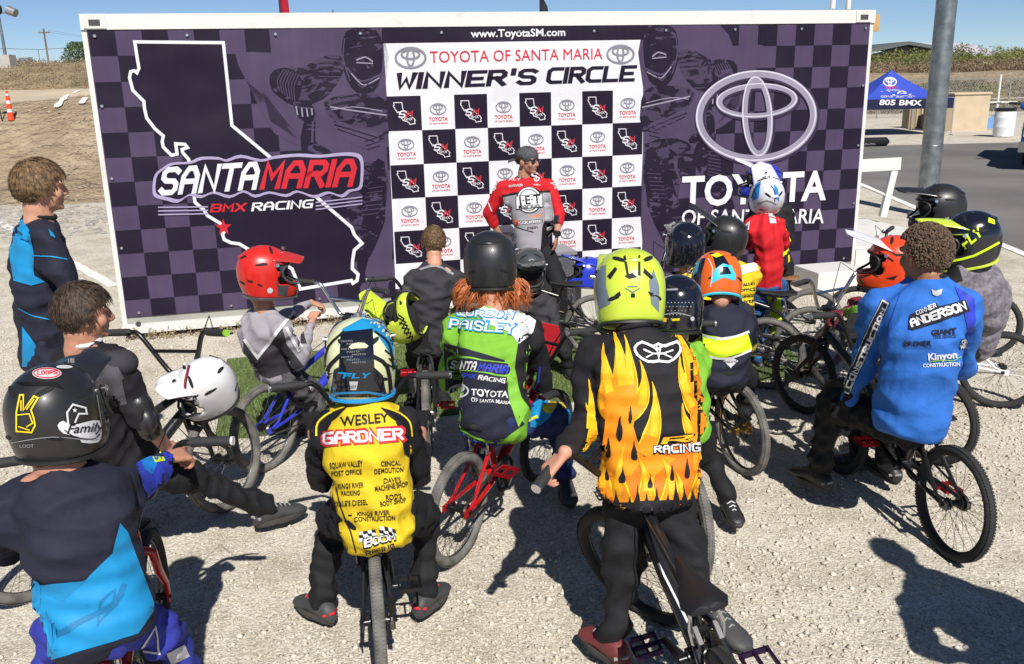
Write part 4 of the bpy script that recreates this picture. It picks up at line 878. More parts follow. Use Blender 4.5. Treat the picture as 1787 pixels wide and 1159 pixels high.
def disc_mesh():
    q = MB(); q.cyl((0, .012, 0), (0, .016, 0), WR-.043, seg=40); q.cyl((0, -.016, 0), (0, -.012, 0), WR-.043, seg=40); return q.mesh('wheel_disc')
HB = V((.785, 0, .545)); HT = V((.752, 0, .655)); BBK = V((.355, 0, .285)); ST = V((.285, 0, .50)); RH = V((0, 0, WR)); FH = V((.93, 0, WR))
def frame_mesh():
    q = MB(); q.tube([HB-(HT-HB)*.08, HT+(HT-HB)*.06], .0235, 12); q.tube([ST+V((0, 0, -.015)), HT-V((0, 0, .022))], [.017, .019], 12)
    q.tube([BBK, BBK+(HB-BBK)*.5, HB+V((-.008, 0, .015))], [.024, .028, .025], 12); q.tube([BBK, ST+(ST-BBK).normalized()*.02], .0175, 12); q.cyl(BBK+V((0, -.036, 0)), BBK+V((0, .036, 0)), .027)
    for s_ in (-1, 1):
        q.tube([BBK+V((-.02, s_*.018, 0)), V((.27, s_*.032, .28)), V((.09, s_*.052, .262)), RH+V((.0, s_*.056, 0))], [.012, .0115, .009, .008], 8)
        q.tube([ST+V((-.01, s_*.012, -.02)), V((.23, s_*.034, .455)), V((.05, s_*.053, .28)), RH+V((-.005, s_*.056, .004))], [.0105, .010, .0085, .008], 8)
        q.box(RH+V((-.012, s_*.056, 0)), (.05, .006, .034))
    q.tube([V((.235, -.034, .455)), V((.235, .034, .455))], .008, 6)
    return q.mesh('frame')
def fork_mesh():
    q = MB(); ax = (HT-HB).normalized(); cr = HB-ax*.03
    for s_ in (-1, 1): q.tube([cr+V((0, s_*.012, 0)), cr+V((.004, s_*.05, -.012)), cr+V((.03, s_*.056, -.10)), FH+V((-.012, s_*.056, .06)), FH+V((0, s_*.056, 0))], [.017, .0165, .0155, .0115, .010], 10); q.box(FH+V((0, s_*.056, -.004)), (.03, .007, .036))
    return q.mesh('fork')
def stem_mesh():
    q = MB(); ax = (HT-HB).normalized(); top = HT+ax*.055; q.cyl(HT+ax*.005, top, .017); q.box(top+V((.024, 0, .0)), (.052, .038, .034), Matrix.Rotation(-.25, 3, 'Y')); q.cyl(top+V((.05, -.028, .008)), top+V((.05, .028, .008)), .021); return q.mesh('stem')
def bar_pts(rise):
    ax = (HT-HB).normalized(); c = HT+ax*.055+V((.05, 0, .008)); b = V((-.035, 0, rise))
    return c, [c+V((0, 0, 0)), c+V((0, .055, 0)), c+V((-.004, .085, .022)), c+b*.8+V((0, .165, 0)), c+b*.97+V((0, .195, .0)), c+b+V((-.005, .225, 0)), c+b+V((-.045, .36, .006))]
def bar_mesh(rise):
    c, p = bar_pts(rise); q = MB(); L_ = [V((v.x, -v.y, v.z)) for v in reversed(p[1:])] + p
    L2 = smooth3(L_, 3); q.tube(L2, .0112, 10); h = p[2].lerp(p[3], .62); q.tube([V((h.x, -h.y, h.z)), h], .0085, 8); return q.mesh('handlebar')
def smooth3(P_, k):
    P_ = fit(P_); out = []
    for i in range(len(P_)-1):
        p0, p1, p2, p3 = P_[max(i-1, 0)], P_[i], P_[i+1], P_[min(i+2, len(P_)-1)]
        for j in range(k): t = j/k; out.append(.5*(2*p1+(p2-p0)*t+(2*p0-5*p1+4*p2-p3)*t*t+(3*p1-p0-3*p2+p3)*t**3))
    return out+[P_[-1]]
def grip_mesh(rise, s_):
    c, p = bar_pts(rise); a = p[-1].lerp(p[-2], .95); b = p[-1]+(p[-1]-p[-2]).normalized()*.004; f = lambda v: V((v.x, s_*v.y, v.z)); q = MB(); n = 9
    q.tube([f(a)]+[f(a.lerp(b, i/n)) for i in range(n+1)], [.020]+[.0165+.0007*(i % 2) for i in range(n+1)], 12); return q.mesh('grip')
def cap_mesh(rise, s_):
    c, p = bar_pts(rise); d = (p[-1]-p[-2]).normalized(); f = lambda v: V((v.x, s_*v.y, v.z)); q = MB(); q.cyl(f(p[-1]+d*.003), f(p[-1]+d*.011), .0155); return q.mesh('bar_end')
def lever_mesh(rise):
    c, p = bar_pts(rise); a = p[-1].lerp(p[-2], .9); q = MB(); f = V((a.x, -a.y, a.z)); q.tube([f, f+V((.03, -.0, -.018)), f+V((.045, -.045, -.02)), f+V((.03, -.10, -.012))], [.012, .009, .006, .005], 6)
    q.tube([f+V((.03, 0, -.02)), f+V((.10, .08, .05)), f+V((.07, .16, -.10)), V((.75, -.02, .60))], .0025, 4); return q.mesh('brake_lever')
def saddle_mesh():
    q = MB(); rg = []; c = V((.235, 0, .590))
    for t, w_, h_, z in ((-.13, .012, .012, .012), (-.12, .05, .022, .012), (-.08, .064, .026, .010), (-.02, .052, .026, .004), (.04, .03, .024, .006), (.09, .020, .020, .012), (.125, .012, .014, .012), (.13, .004, .006, .010)):
        rg.append([c+V((t, w_*math.cos(a), z+h_*.55*math.sin(a) - (.010*abs(math.cos(a))**2))) for a in [2*PI*k/14 for k in range(14)]])
    q.rings(rg); return q.mesh('saddle')
def rails_mesh():
    q = MB()
    for s_ in (-.02, .02): q.tube([(.13, s_, .588), (.20, s_, .568), (.27, s_, .568), (.34, s_*.6, .588)], .0035, 6)
    q.cyl(ST+V((.005, 0, -.02)), V((.262, 0, .566)), .0125); q.cyl(ST+V((-.001, 0, -.002)), ST+V((-.008, 0, .022)), .021); q.cyl((.258, -.03, .567), (.258, .03, .567), .011); return q.mesh('seat_post')
def crank_mesh(a, arm=.16):
    q = MB(); 
    for s_, o in ((1, 0), (-1, PI)):
        e = BBK+V((arm*math.cos(a+o), s_*.062, arm*math.sin(a+o))); q.tube([BBK+V((0, s_*.055, 0)), e], [.014, .0105], 8); q.cyl(e, e+V((0, s_*.03, 0)), .006)
    q.cyl(BBK+V((0, -.062, 0)), BBK+V((0, .062, 0)), .013); return q.mesh('crank')
def ring_mesh():
    q = MB(); c = BBK+V((0, -.047, 0)); n = 44; R1 = .082
    rg = []
    for i in range(n*2):
        a = PI*i/n; r = R1+(.003 if i % 2 else -.001); rg.append([c+V((r*math.cos(a), -.0018, r*math.sin(a))), c+V((r*math.cos(a), .0018, r*math.sin(a))), c+V((.066*math.cos(a), .0018, .066*math.sin(a))), c+V((.066*math.cos(a), -.0018, .066*math.sin(a)))])
    q.rings(rg, False, 0, True)
    for k in range(5): a = 2*PI*k/5; q.tube([c, c+V((.069*math.cos(a), 0, .069*math.sin(a)))], [.016, .008], 6, flat=.3)
    return q.mesh('chainring')
def chain_mesh():
    q = MB(); y = -.047; a = BBK+V((0, y, 0)); b = RH+V((0, y, 0)); R1, R2 = .084, .034; path = []
    for i in range(15): t = PI/2-PI*i/14+.03; path.append(a+V((R1*math.cos(t), 0, R1*math.sin(t))))
    n = 26; p0 = path[-1]; p1 = b+V((0, 0, -R2)); path += [p0.lerp(p1, i/n) for i in range(1, n)]
    for i in range(9): t = -PI/2-PI*i/8; path.append(b+V((R2*math.cos(t), 0, R2*math.sin(t))))
    p0 = path[-1]; p1 = path[0]; path += [p0.lerp(p1, i/n) for i in range(1, n)]
    for i in range(len(path)):
        u_, v_ = path[i], path[(i+1) % len(path)]
        for s_ in (-.003, .003): q.tube([u_+V((0, s_, 0)), v_+V((0, s_, 0))], [.0048, .0036], 4, flat=1)
    return q.mesh('chain')
def pedal_mesh(a, s_, arm=.16, tilt=0):
    o = 0 if s_ > 0 else PI; e = BBK+V((arm*math.cos(a+o), s_*.125, arm*math.sin(a+o))); q = MB(); M = Matrix.Rotation(tilt, 3, 'Y')
    for dx in (-.044, .044): q.box(e+M@V((dx, 0, 0)), (.008, .088, .016), M)
    for dy in (-.04, 0, .04): q.box(e+M@V((0, dy, 0)), (.088, .008, .015), M)
    q.cyl(e+V((0, -.06*s_, 0)), e+V((0, .04, 0)), .008)
    for dx in (-.044, .044):
        for dy in (-.03, 0, .03):
            for dz in (-1, 1): q.cyl(e+M@V((dx, dy, 0)), e+M@V((dx, dy, dz*.013)), .0025, seg=5)
    return q.mesh('pedal')
def brake_mesh():
    q = MB()
    for s_ in (-1, 1): q.tube([V((.20, s_*.04, .445)), V((.185, s_*.045, .50)), V((.19, s_*.035, .545))], [.008, .007, .005], 6); q.box(V((.185, s_*.028, .475)), (.05, .012, .012), Matrix.Rotation(-.6, 3, 'Y'))
    q.tube([V((.19, -.035, .545)), V((.21, 0, .56)), V((.30, .01, .55)), V((.6, .02, .62))], .0022, 5); return q.mesh('brake')
def plate_mesh():
    q = MB(); o = [(-.085, .10), (.085, .10), (.10, .06), (.085, -.04), (.045, -.09), (-.045, -.09), (-.085, -.04), (-.10, .06)]
    c = V((.835, 0, .80)); q.rings([[c+V((dx-.08*b, a, b)) for a, b in o] for dx in (-.003, .003)]); return q.mesh('number_plate')
BN = 0
def bike(label, rear, front=None, head=None, s=1.03, lean=0, steer=0, fm=None, forkm=None, barm=None, rubf=None, rubr=None, rimm=None, hubm=None, crank=0.4, rise=.2, plate=None, capm=None, gripm=None, pedm=None, sadm=None, discr=False, off=0, fat=1.0, seat=True, zoff=0, ringm=None, group='bmx bikes under the gathered riders', rimf=None):
    rp = rear if isinstance(rear, Vector) else gnd(*rear)
    if front is not None: fp = front if isinstance(front, Vector) else gnd(*front); head = math.degrees(math.atan2(fp.y-rp.y, fp.x-rp.x))
    t = thing('bmx_bike', label, 'bicycle', (0, 0, 0), group)
    t.matrix_basis = Matrix.Translation(rp+V((0, 0, zoff))) @ Matrix.Rotation(R(head), 4, 'Z') @ Matrix.Rotation(R(lean), 4, 'X') @ Matrix.Scale(s, 4)
    fm = fm or BKM; forkm = forkm or fm; barm = barm or BKM; rimm = rimm or BKM; hubm = hubm or BKM; rubf = rubf or RUB; rubr = rubr or RUB; gripm = gripm or GRIPM; pedm = pedm or BKM
    ax = (HT-HB).normalized(); SM = Matrix.Translation(HT) @ Matrix.Rotation(R(steer), 4, ax) @ Matrix.Translation(-HT)
    def P_(name, me, m, par=t, mtx=None):
        o = put(name, me, m, par, local=True)
        if mtx is not None: o.matrix_basis = mtx
        return o
    P_('frame', cached('frame', frame_mesh), fm)
    for nm, h, rub, mt, rim_ in (('rear', RH, rubr, Matrix.Translation(RH), rimm), ('front', FH, rubf, SM @ Matrix.Translation(FH), rimf or rimm)):
        wv = P_('wheel', cached('rim', rim_mesh), rim_, t, mt); P_('tyre', cached('tyre%.2f' % fat, lambda: tyre_mesh(fat)), rub, wv); P_('spokes', cached('spokes', spokes_mesh), STEEL, wv); P_('hub', cached('hub'+nm, lambda: hub_mesh(nm == 'rear')), hubm, wv)
        if discr and nm == 'rear': P_('wheel_disc', cached('disc', disc_mesh), BKM, wv)
    P_('fork', cached('fork', fork_mesh), forkm, t, SM)
    hb = P_('handlebar', cached('bar%.2f' % rise, lambda: bar_mesh(rise)), barm, t, SM); P_('stem', cached('stem', stem_mesh), ALU if barm == ALU else BKM, hb)
    for s_ in (-1, 1):
        P_('grip', cached('grip%.2f%d' % (rise, s_), lambda: grip_mesh(rise, s_)), gripm, hb); P_('bar_end', cached('cap%.2f%d' % (rise, s_), lambda: cap_mesh(rise, s_)), capm or ALU, hb)
    P_('brake_lever', cached('lever%.2f' % rise, lambda: lever_mesh(rise)), BKM, hb)
    if seat: P_('saddle', cached('saddle', saddle_mesh), sadm or SADM); P_('seat_post', cached('rails', rails_mesh), BKM)
    cr = P_('crank', crank_mesh(crank), BKM); P_('chainring', cached('ring', ring_mesh), ringm or BKM, cr)
    for s_ in (1, -1): P_('pedal', pedal_mesh(crank, s_), pedm, cr)
    P_('chain', cached('chain', chain_mesh), CHAIN); P_('brake', cached('brake', brake_mesh), ALU)
    if plate:
        po = P_('number_plate', cached('plate', plate_mesh), plate[0], t, SM); t['_p'] = 1; del t['_p']
    return t
def bpoint(t, p): return t.matrix_basis @ V(p)
def grip_at(t, side, steer=0, rise=.2):
    ax = (HT-HB).normalized(); SM = Matrix.Translation(HT) @ Matrix.Rotation(R(steer), 4, ax) @ Matrix.Translation(-HT); c, p = bar_pts(rise); q = p[-1].lerp(p[-2], .5); q = V((q.x, side*q.y, q.z)); return t.matrix_basis @ (SM @ q)

# ---------------------------------------------------------------- people
def wrinkle(co, seed, fr=(16, 48), n=9):
    r = np.random.default_rng(seed); o = np.zeros(len(co))
    for i in range(n):
        d = r.normal(size=3)*np.array([1, 1, 1.9]); d /= np.linalg.norm(d); k = r.uniform(*fr); e = r.normal(size=3); ph = r.uniform(0, 6.28)
        s_ = np.sin(co@d*k + ph + 1.6*np.sin(co@e*7 + ph*2)); o += (1-2*np.abs(s_)) if i % 2 else s_*.8
    return o/n*1.9
def organic(name, prims, vox, m, parent=None, smooth=3, wr=0.0, seed=1, cut=None, fr=(16, 48), **k):
    me = prims.mesh(name, False, False); o = bpy.data.objects.new(name, me); C.objects.link(o)
    md = o.modifiers.new('r', 'REMESH'); md.mode = 'VOXEL'; md.voxel_size = vox
    if smooth: ms = o.modifiers.new('s', 'SMOOTH'); ms.factor = .6; ms.iterations = smooth
    dg = bpy.context.evaluated_depsgraph_get(); nm = bpy.data.meshes.new_from_object(o.evaluated_get(dg)); bpy.data.objects.remove(o); bpy.data.meshes.remove(me)
    nm.name = name
    if wr:
        n = len(nm.vertices); co = np.empty(n*3, np.float32); nm.vertices.foreach_get('co', co); co = co.reshape(-1, 3); no = np.empty(n*3, np.float32); nm.vertices.foreach_get('normal', no); no = no.reshape(-1, 3)
        co = co + no*(wrinkle(co.astype(float), seed, fr)[:, None]*wr).astype(np.float32); nm.vertices.foreach_set('co', co.ravel())
    nm.materials.clear(); nm.polygons.foreach_set('use_smooth', [True]*len(nm.polygons)); nm.update()
    return put(name, nm, m, parent, **k)
def ering3(c, xa, ya, n=18, p=2.3):
    out = []
    for i in range(n):
        a = 2*PI*i/n; ca, sa = math.cos(a), math.sin(a); out.append(c + xa*(abs(ca)**(2/p)*(1 if ca > 0 else -1)) + ya*(abs(sa)**(2/p)*(1 if sa > 0 else -1)))
    return out
SKIN = mat('skin_light', (.52, .26, .17), .5, var=.10, vs=18, spec=.4); SKIN2 = mat('skin_tan', (.30, .14, .08), .5, var=.10, vs=18, spec=.4); SKIN3 = mat('skin_warm', (.42, .20, .13), .5, var=.10, vs=18, spec=.4)
for s_ in (SKIN, SKIN2, SKIN3): s_.node_tree.nodes['Principled BSDF'].inputs['Subsurface Weight'].default_value = .08; s_.node_tree.nodes['Principled BSDF'].inputs['Subsurface Radius'].default_value = (.01, .004, .002)
def Mof(f, u):
    f = V(f).normalized(); u = V(u); r = f.cross(u).normalized(); u = r.cross(f).normalized(); M = Matrix.Identity(3)
    for i in range(3): M[i][0] = r[i]; M[i][1] = f[i]; M[i][2] = u[i]
    return M
def hand_prims(q, w, d, n, s, curl, side):
    """w wrist, d towards knuckles, n palm normal (where the fingers curl to), side +1 if the thumb lies along d x n"""
    d = V(d).normalized(); n = V(n); n = (n-d*n.dot(d)).normalized(); a = d.cross(n)*side; L_ = .085*s
    for k in (-1.4, -.5, .5, 1.4): q.capsule(w+a*k*.007*s, w+d*L_+a*k*.0195*s, .014*s, .0115*s, 8)
    for i, (kk, ln) in enumerate(((1.5, .070), (.5, .078), (-.5, .073), (-1.5, .057))):
        p = w+d*L_+a*kk*.0190*s; ang = 0; dd = d
        for j, f in enumerate((.45, .32, .25)):
            ang += curl*(.95 if j else .7); dd = d*math.cos(ang)+n*math.sin(ang)+a*kk*.03; e = p+dd.normalized()*ln*f*s; q.capsule(p, e, (.0095-.0008*j)*s, (.0088-.0008*j)*s, 8); p = e
    p = w+d*.022*s+a*.018*s; dd = (d*.7+a*.65+n*.35).normalized(); e = p+dd*.042*s; q.capsule(p, e, .0135*s, .011*s, 8); e2 = e+(d*.85+a*.15+n*(.2+.6*curl)).normalized()*.032*s; q.capsule(e, e2, .0105*s, .0092*s, 8); e3 = e2+(d*.7+n*(.3+.8*curl)-a*.2*curl).normalized()*.024*s; q.capsule(e2, e3, .0092*s, .0078*s, 8)
def head_prims(q, c, M, s, face=True):
    E = lambda p, r: q.ell(c + M @ (V(p)*s), [x*s for x in r], M, 16, 12)
    E((0, -.008, .022), (.073, .092, .088)); E((0, .018, -.03), (.060, .072, .070)); E((0, .045, -.078), (.034, .034, .026)); E((0, .02, -.065), (.050, .055, .035))
    q.capsule(c+M@V((0, -.02, -.05))*s, c+M@V((0, -.035, -.15))*s, .052*s, .055*s)
    if face:
        q.capsule(c+M@V((0, .086, .014))*s, c+M@V((0, .104, -.024))*s, .007*s, .0105*s, 8); E((0, .095, -.030), (.016, .012, .009)); E((0, .080, -.055), (.022, .009, .0055)); E((0, .078, -.065), (.018, .009, .005)); E((0, .072, -.088), (.020, .014, .014))
        for k in (-1, 1): E((k*.030, .076, .018), (.020, .010, .007)); E((k*.040, .055, -.025), (.022, .022, .026)); E((k*.076, -.004, -.012), (.008, .019, .030)); E((k*.083, -.012, -.002), (.006, .012, .018))
        q.capsule(c+M@V((-.045, .072, .026))*s, c+M@V((.045, .072, .026))*s, .010*s, .010*s, 8)
def hairpiece(parent, c, M, s, m, style='short', lab=None, n=1500, seed=1):
    rg = random.Random(seed); q = MB(); rad = V((.079, .100, .096))*s*(1.05 if style in ('short', 'curly') else 1.10); cc = c + M @ (V((0, -.010, .024))*s)
    def ok(d):
        if d.y > .15 and d.z < .42-.0*d.y: return False
        if d.y > -.25 and d.z < -.18: return False
        if style == 'curly': return d.z > -.62
        return d.z > (-.55 if style == 'short' else -.8)
    # cap
    base = MB(); N1, N2 = 30, 20; grid = []
    for i in range(N2):
        ph = -PI/2+PI*(i+.5)/N2; row = []
        for k in range(N1):
            th = 2*PI*k/N1; d = V((math.cos(ph)*math.cos(th), math.cos(ph)*math.sin(th), math.sin(ph))); f = 1.0 if ok(d) else .80
            row.append(cc + M @ V((d.x*rad.x*f, d.y*rad.y*f, d.z*rad.z*f)))
        grid.append(row)
    base.rings(grid)
    o = put('hair', base, m, parent)
    st = MB()
    for _ in range(n):
        d = V((rg.gauss(0, 1), rg.gauss(0, 1), rg.gauss(0, 1))).normalized()
        if not ok(d): continue
        p = cc + M @ V((d.x*rad.x, d.y*rad.y, d.z*rad.z)); nn = (M @ d).normalized()
        if style == 'curly':
            r = rg.uniform(.003, .0062)*s; st.ell(p+nn*rg.uniform(-.003, .009)*s, (r, r*1.4, r*.7), Matrix.Rotation(rg.uniform(0, 3), 3, 'X'), 5, 3); continue
        ln = (.018 if style == 'short' else .042)*s*rg.uniform(.6, 1.4); crown = V((.15, -.35, .92)); fl = (d-crown*d.dot(crown)); fl = fl.normalized() if fl.length > .05 else V((1, 0, 0))
        t = (M @ (fl+V((rg.gauss(0, .14), rg.gauss(0, .14), -.12)))).normalized(); t = (t-nn*t.dot(nn)).normalized(); sd_ = t.cross(nn)*(.0022*s if style == 'short' else .0032*s)
        k = len(st.v); lift = rg.uniform(.0, .0045)*s
        pts = [p+nn*.001, p+t*ln*.4+nn*(.004*s+lift), p+t*ln*.8+nn*(.003*s+lift*.7-ln*.05), p+t*ln+nn*(-.002*s+lift*.5)-V((0, 0, ln*.1))]
        for j, (pp, ww) in enumerate(zip(pts, (1, 1.1, .7, .1))): st.v += [tuple(pp-sd_*ww), tuple(pp+sd_*ww)]
        for j in range(3): st.f.append((k+2*j, k+2*j+1, k+2*j+3, k+2*j+2)); st.mi.append(0)
    put('hair_strands', st, m, o, smooth=(style != 'curly'), kind='stuff', label=None); return o
HAIR = {'brown': mat('hair_brown', (.06, .032, .015), .75, col2=(.20, .12, .055), vs=60, thr=(.35, .65)), 'dark': mat('hair_dark', (.02, .012, .008), .7, col2=(.085, .05, .03), vs=60, thr=(.4, .7)),
 'curl': mat('hair_curly', (.045, .025, .014), .7, col2=(.14, .085, .05), vs=80), 'red': mat('hair_red', (.30, .065, .015), .45, col2=(.55, .17, .045), vs=45), 'blond': mat('hair_blond', (.60, .45, .26), .5, col2=(.78, .66, .45), vs=50)}
SOLE = mat('shoe_sole', (.05, .045, .04), .85, var=.2, vs=30)
def shoe(parent, an, toe, s, m, m2=None, sole=None, up=V((0, 0, 1))):
    f = (V(toe)-V(an)); f = (f-up*f.dot(up)).normalized(); r = f.cross(up); base = V(an)-up*.075*s
    q = MB(); rg = []
    for t, w_, h_ in ((-.085, .012, .045), (-.078, .028, .062), (-.05, .036, .085), (0, .038, .092), (.045, .040, .078), (.09, .044, .058), (.13, .046, .046), (.16, .040, .036), (.178, .024, .026), (.184, .008, .014)):
        c = base+f*t*s+up*(h_*.5+.012)*s; rg.append(ering3(c, r*w_*s, up*h_*.5*s, 14, 2.4))
    q.rings(rg); o = put('shoe', q, m, parent)
    q = MB(); rg = []
    for z, e in ((0, .94), (.006, 1.0), (.022, 1.03), (.028, 1.0)):
        ring = []
        for i in range(24):
            a = 2*PI*i/24; y = math.cos(a); x = math.sin(a); L_ = .055+.135*y*1.0; w_ = .047 if y > -.2 else .038
            ring.append(base+f*(L_*e)*s+r*(x*w_*e)*s+up*z*s)
        rg.append(ring)
    q.rings(rg); put('sole', q, sole or SOLE, o)
    if m2:
        q = MB()
        for k in range(4): a = base+f*(.03+.024*k)*s; h_ = (.098-.011*k)*s; q.tube([a-r*.026*s+up*(h_-.012*s), a+up*(h_+.006*s), a+r*.026*s+up*(h_-.012*s)], .0035*s, 5)
        q.tube([base-f*.06*s-r*.036*s+up*.05*s, base-f*.088*s+up*.06*s, base-f*.06*s+r*.036*s+up*.05*s], .007*s, 6)
        put('laces', q, m2, o)
    return o
def vmat(f): return f
def helmet(parent, c, M, s, m, visor=None, trim=None, vm=None, vlen=.15, vup=.35, lab=None, pads=None, fin=True, top_thing=False, peak=True, rimm=None, name='helmet'):
    q = MB(); NZ, NA = 22, 44; H0, H1 = -.135, .145; grid = []; keep = []
    zs = [H0+(H1-H0)*math.sin(PI/2*(i/(NZ-1)))**1.0 for i in range(NZ)]; zs[-1] = H1*.9995
    for z in zs:
        if z > 0: k = math.sqrt(max(0, 1-(z/H1)**2.3)); w_ = .128*k; lb = .152*k; lf = .145*k
        else: t = -z/.135; k = 1; w_ = .128*(1-.10*t*t); lb = .152*(1-.30*t**1.8); lf = .145+.055*min(1, t*1.6)**1.2-.02*t**3
        row = []
        for j in range(NA):
            a = 2*PI*j/NA; ca, sa = math.cos(a), math.sin(a); p = 2.25
            x = w_*abs(ca)**(2/p)*(1 if ca > 0 else -1); y = (lf if sa > 0 else lb)*abs(sa)**(2/p)*(1 if sa > 0 else -1)
            if z < 0 and sa > 0: x *= 1-.18*(-z/.135)*sa
            if z > .02 and sa < .3: x *= 1; 
            row.append(V((x, y, z)))
        grid.append(row)
    idx_ = lambda i, j: i*NA+j % NA
    vs_ = [p for r in grid for p in r]; fs_ = []
    for i in range(NZ-1):
        for j in range(NA):
            cxy = (grid[i][j]+grid[i+1][(j+1) % NA])/2
            if cxy.y > .055 and -.055 < cxy.z < .055 and abs(cxy.x) < .112: continue
            fs_.append((idx_(i, j), idx_(i, j+1), idx_(i+1, j+1), idx_(i+1, j)))
    fs_.append(tuple(idx_(NZ-1, j) for j in range(NA)))
    q.add([c + M @ (p*s) for p in vs_], fs_); me = q.mesh('helmet')
    tmp = bpy.data.objects.new('tmp', me); C.objects.link(tmp); md = tmp.modifiers.new('s', 'SOLIDIFY'); md.thickness = .016*s; md.offset = -1; sb = tmp.modifiers.new('b', 'SUBSURF'); sb.levels = 1
    dg = bpy.context.evaluated_depsgraph_get(); nm = bpy.data.meshes.new_from_object(tmp.evaluated_get(dg)); bpy.data.objects.remove(tmp); nm.polygons.foreach_set('use_smooth', [True]*len(nm.polygons))
    nm.materials.clear(); o = put(name, nm, m, parent)
    W = lambda p: c + M @ (V(p)*s)
    # rim trim, eye-port trim, vents, rear spoiler
    tr = trim or mat('helmet_trim', (.012, .012, .013), .5)
    q = MB(); q.tube([W(p+V((0, 0, -.002))) for p in grid[0]], .0075*s, 6, closed=True); put('rim_trim', q, rimm or tr, o)
    q = MB(); ep = []
    for a in [2*PI*i/26 for i in range(26)]:
        x = .105*math.copysign(abs(math.cos(a))**.6, math.cos(a)); z = .055*math.copysign(abs(math.sin(a))**.6, math.sin(a)); lf = .150+(.04 if z < 0 else -.012)*min(1, abs(z)/.05); y = lf*math.sqrt(max(.05, 1-abs(x/.132)**2.25)); ep.append(W((x, y, z)))
    q.tube(ep, .007*s, 6, closed=True); put('port_trim', q, tr, o)
    q = MB(); q.ell(W((0, .0, .01)), [.112*s, .132*s, .118*s], M, 20, 12); 
    lin = put('liner', q, mat('liner', (.012, .012, .014), .9), o)
    dk = mat('vent_black', (.004, .004, .005), .8)
    for sx in (-1, 1):
        for (x, y, z, l1, l2, rot) in ((.05, -.115, .082, .030, .009, .5), (.075, -.118, -.055, .024, .008, -.2), (.112, -.02, .055, .035, .008, .2), (.055, .03, .125, .035, .009, 1.3), (.05, .175, -.10, .020, .010, .1)):
            p = V((sx*x, y, z)); d_ = p.normalized()
            # push onto the shell
            k = 1.0
            bv = (W((0, 0, 0)))
            n_ = (M @ d_).normalized(); q = MB(); t1 = n_.cross(M @ V((0, 0, 1))).normalized(); t2 = n_.cross(t1)
            a1 = t1*math.cos(rot*sx)+t2*math.sin(rot*sx); b1 = n_.cross(a1)
            me_b = helmet_bvh(o)
            h, nn, ii, dd = me_b.ray_cast(bv+n_*.4*s, -n_)
            if h is None: continue
            h = h - n_*.0015; rg = [[h + n_*zz + a1*l1*s*ee*math.cos(t)+b1*l2*s*ee*math.sin(t) for t in [2*PI*i/10 for i in range(10)]] for zz, ee in ((-.006, .9), (.0022, 1), (.0026, .8))]
            q.rings(rg); put('vent', q, dk, o)
    if peak:
        vm_ = vm or m; q = MB(); rows = []; n1, n2 = 12, 10
        for i in range(n1+1):
            u_ = -1+2*i/n1; row = []
            for j in range(n2+1):
                v_ = j/n2; x = u_*(.112-.028*v_); y = .075+ (vlen+.02)*v_ - .045*u_*u_*(1-v_*.3); z = .118+ vup*.16*v_ - .045*abs(u_)**2.2*(1-.45*v_) - .02*v_*v_ + .006*math.cos(u_*6)*v_
                row.append(W((x, y, z)))
            rows.append(row)
        for i in range(n1+1): q.v += [tuple(p) for p in rows[i]]
        for i in range(n1):
            for j in range(n2): q.f.append((i*(n2+1)+j, (i+1)*(n2+1)+j, (i+1)*(n2+1)+j+1, i*(n2+1)+j+1)); q.mi.append(0)
        me = q.mesh('visor'); vo = put('visor', me, vm_, o); md = vo.modifiers.new('s', 'SOLIDIFY'); md.thickness = .0045*s; md.offset = 0
        q = MB()
        for sx in (-1, 1): q.cyl(W((sx*.118, .065, .055)), W((sx*.132, .065, .057)), .010*s)
        q.cyl(W((0, .10, .128)), W((0, .10, .142)), .011*s); put('screw', q, ALU, o)
    if fin:
        q = MB(); rg = []
        for i in range(9):
            a = -1+2*i/8; x = .085*a; y = -.128+.045*a*a; z = .078-.03*a*a; rg.append(ering3(W((x, y, z)), (M @ V((0, .9, .4))).normalized()*.016*s*(1.05-a*a*.8), (M @ V((0, -.4, .9))).normalized()*.009*s*(1.05-a*a*.6), 8))
        q.rings(rg); put('rear_ridge', q, m, o)
    return o
_hb = {}
def helmet_bvh(o):
    if o.name not in _hb: M = world_of(o); me = o.data; _hb[o.name] = BVHTree.FromPolygons([M @ v.co for v in me.vertices], [tuple(p.vertices) for p in me.polygons])
    return _hb[o.name]

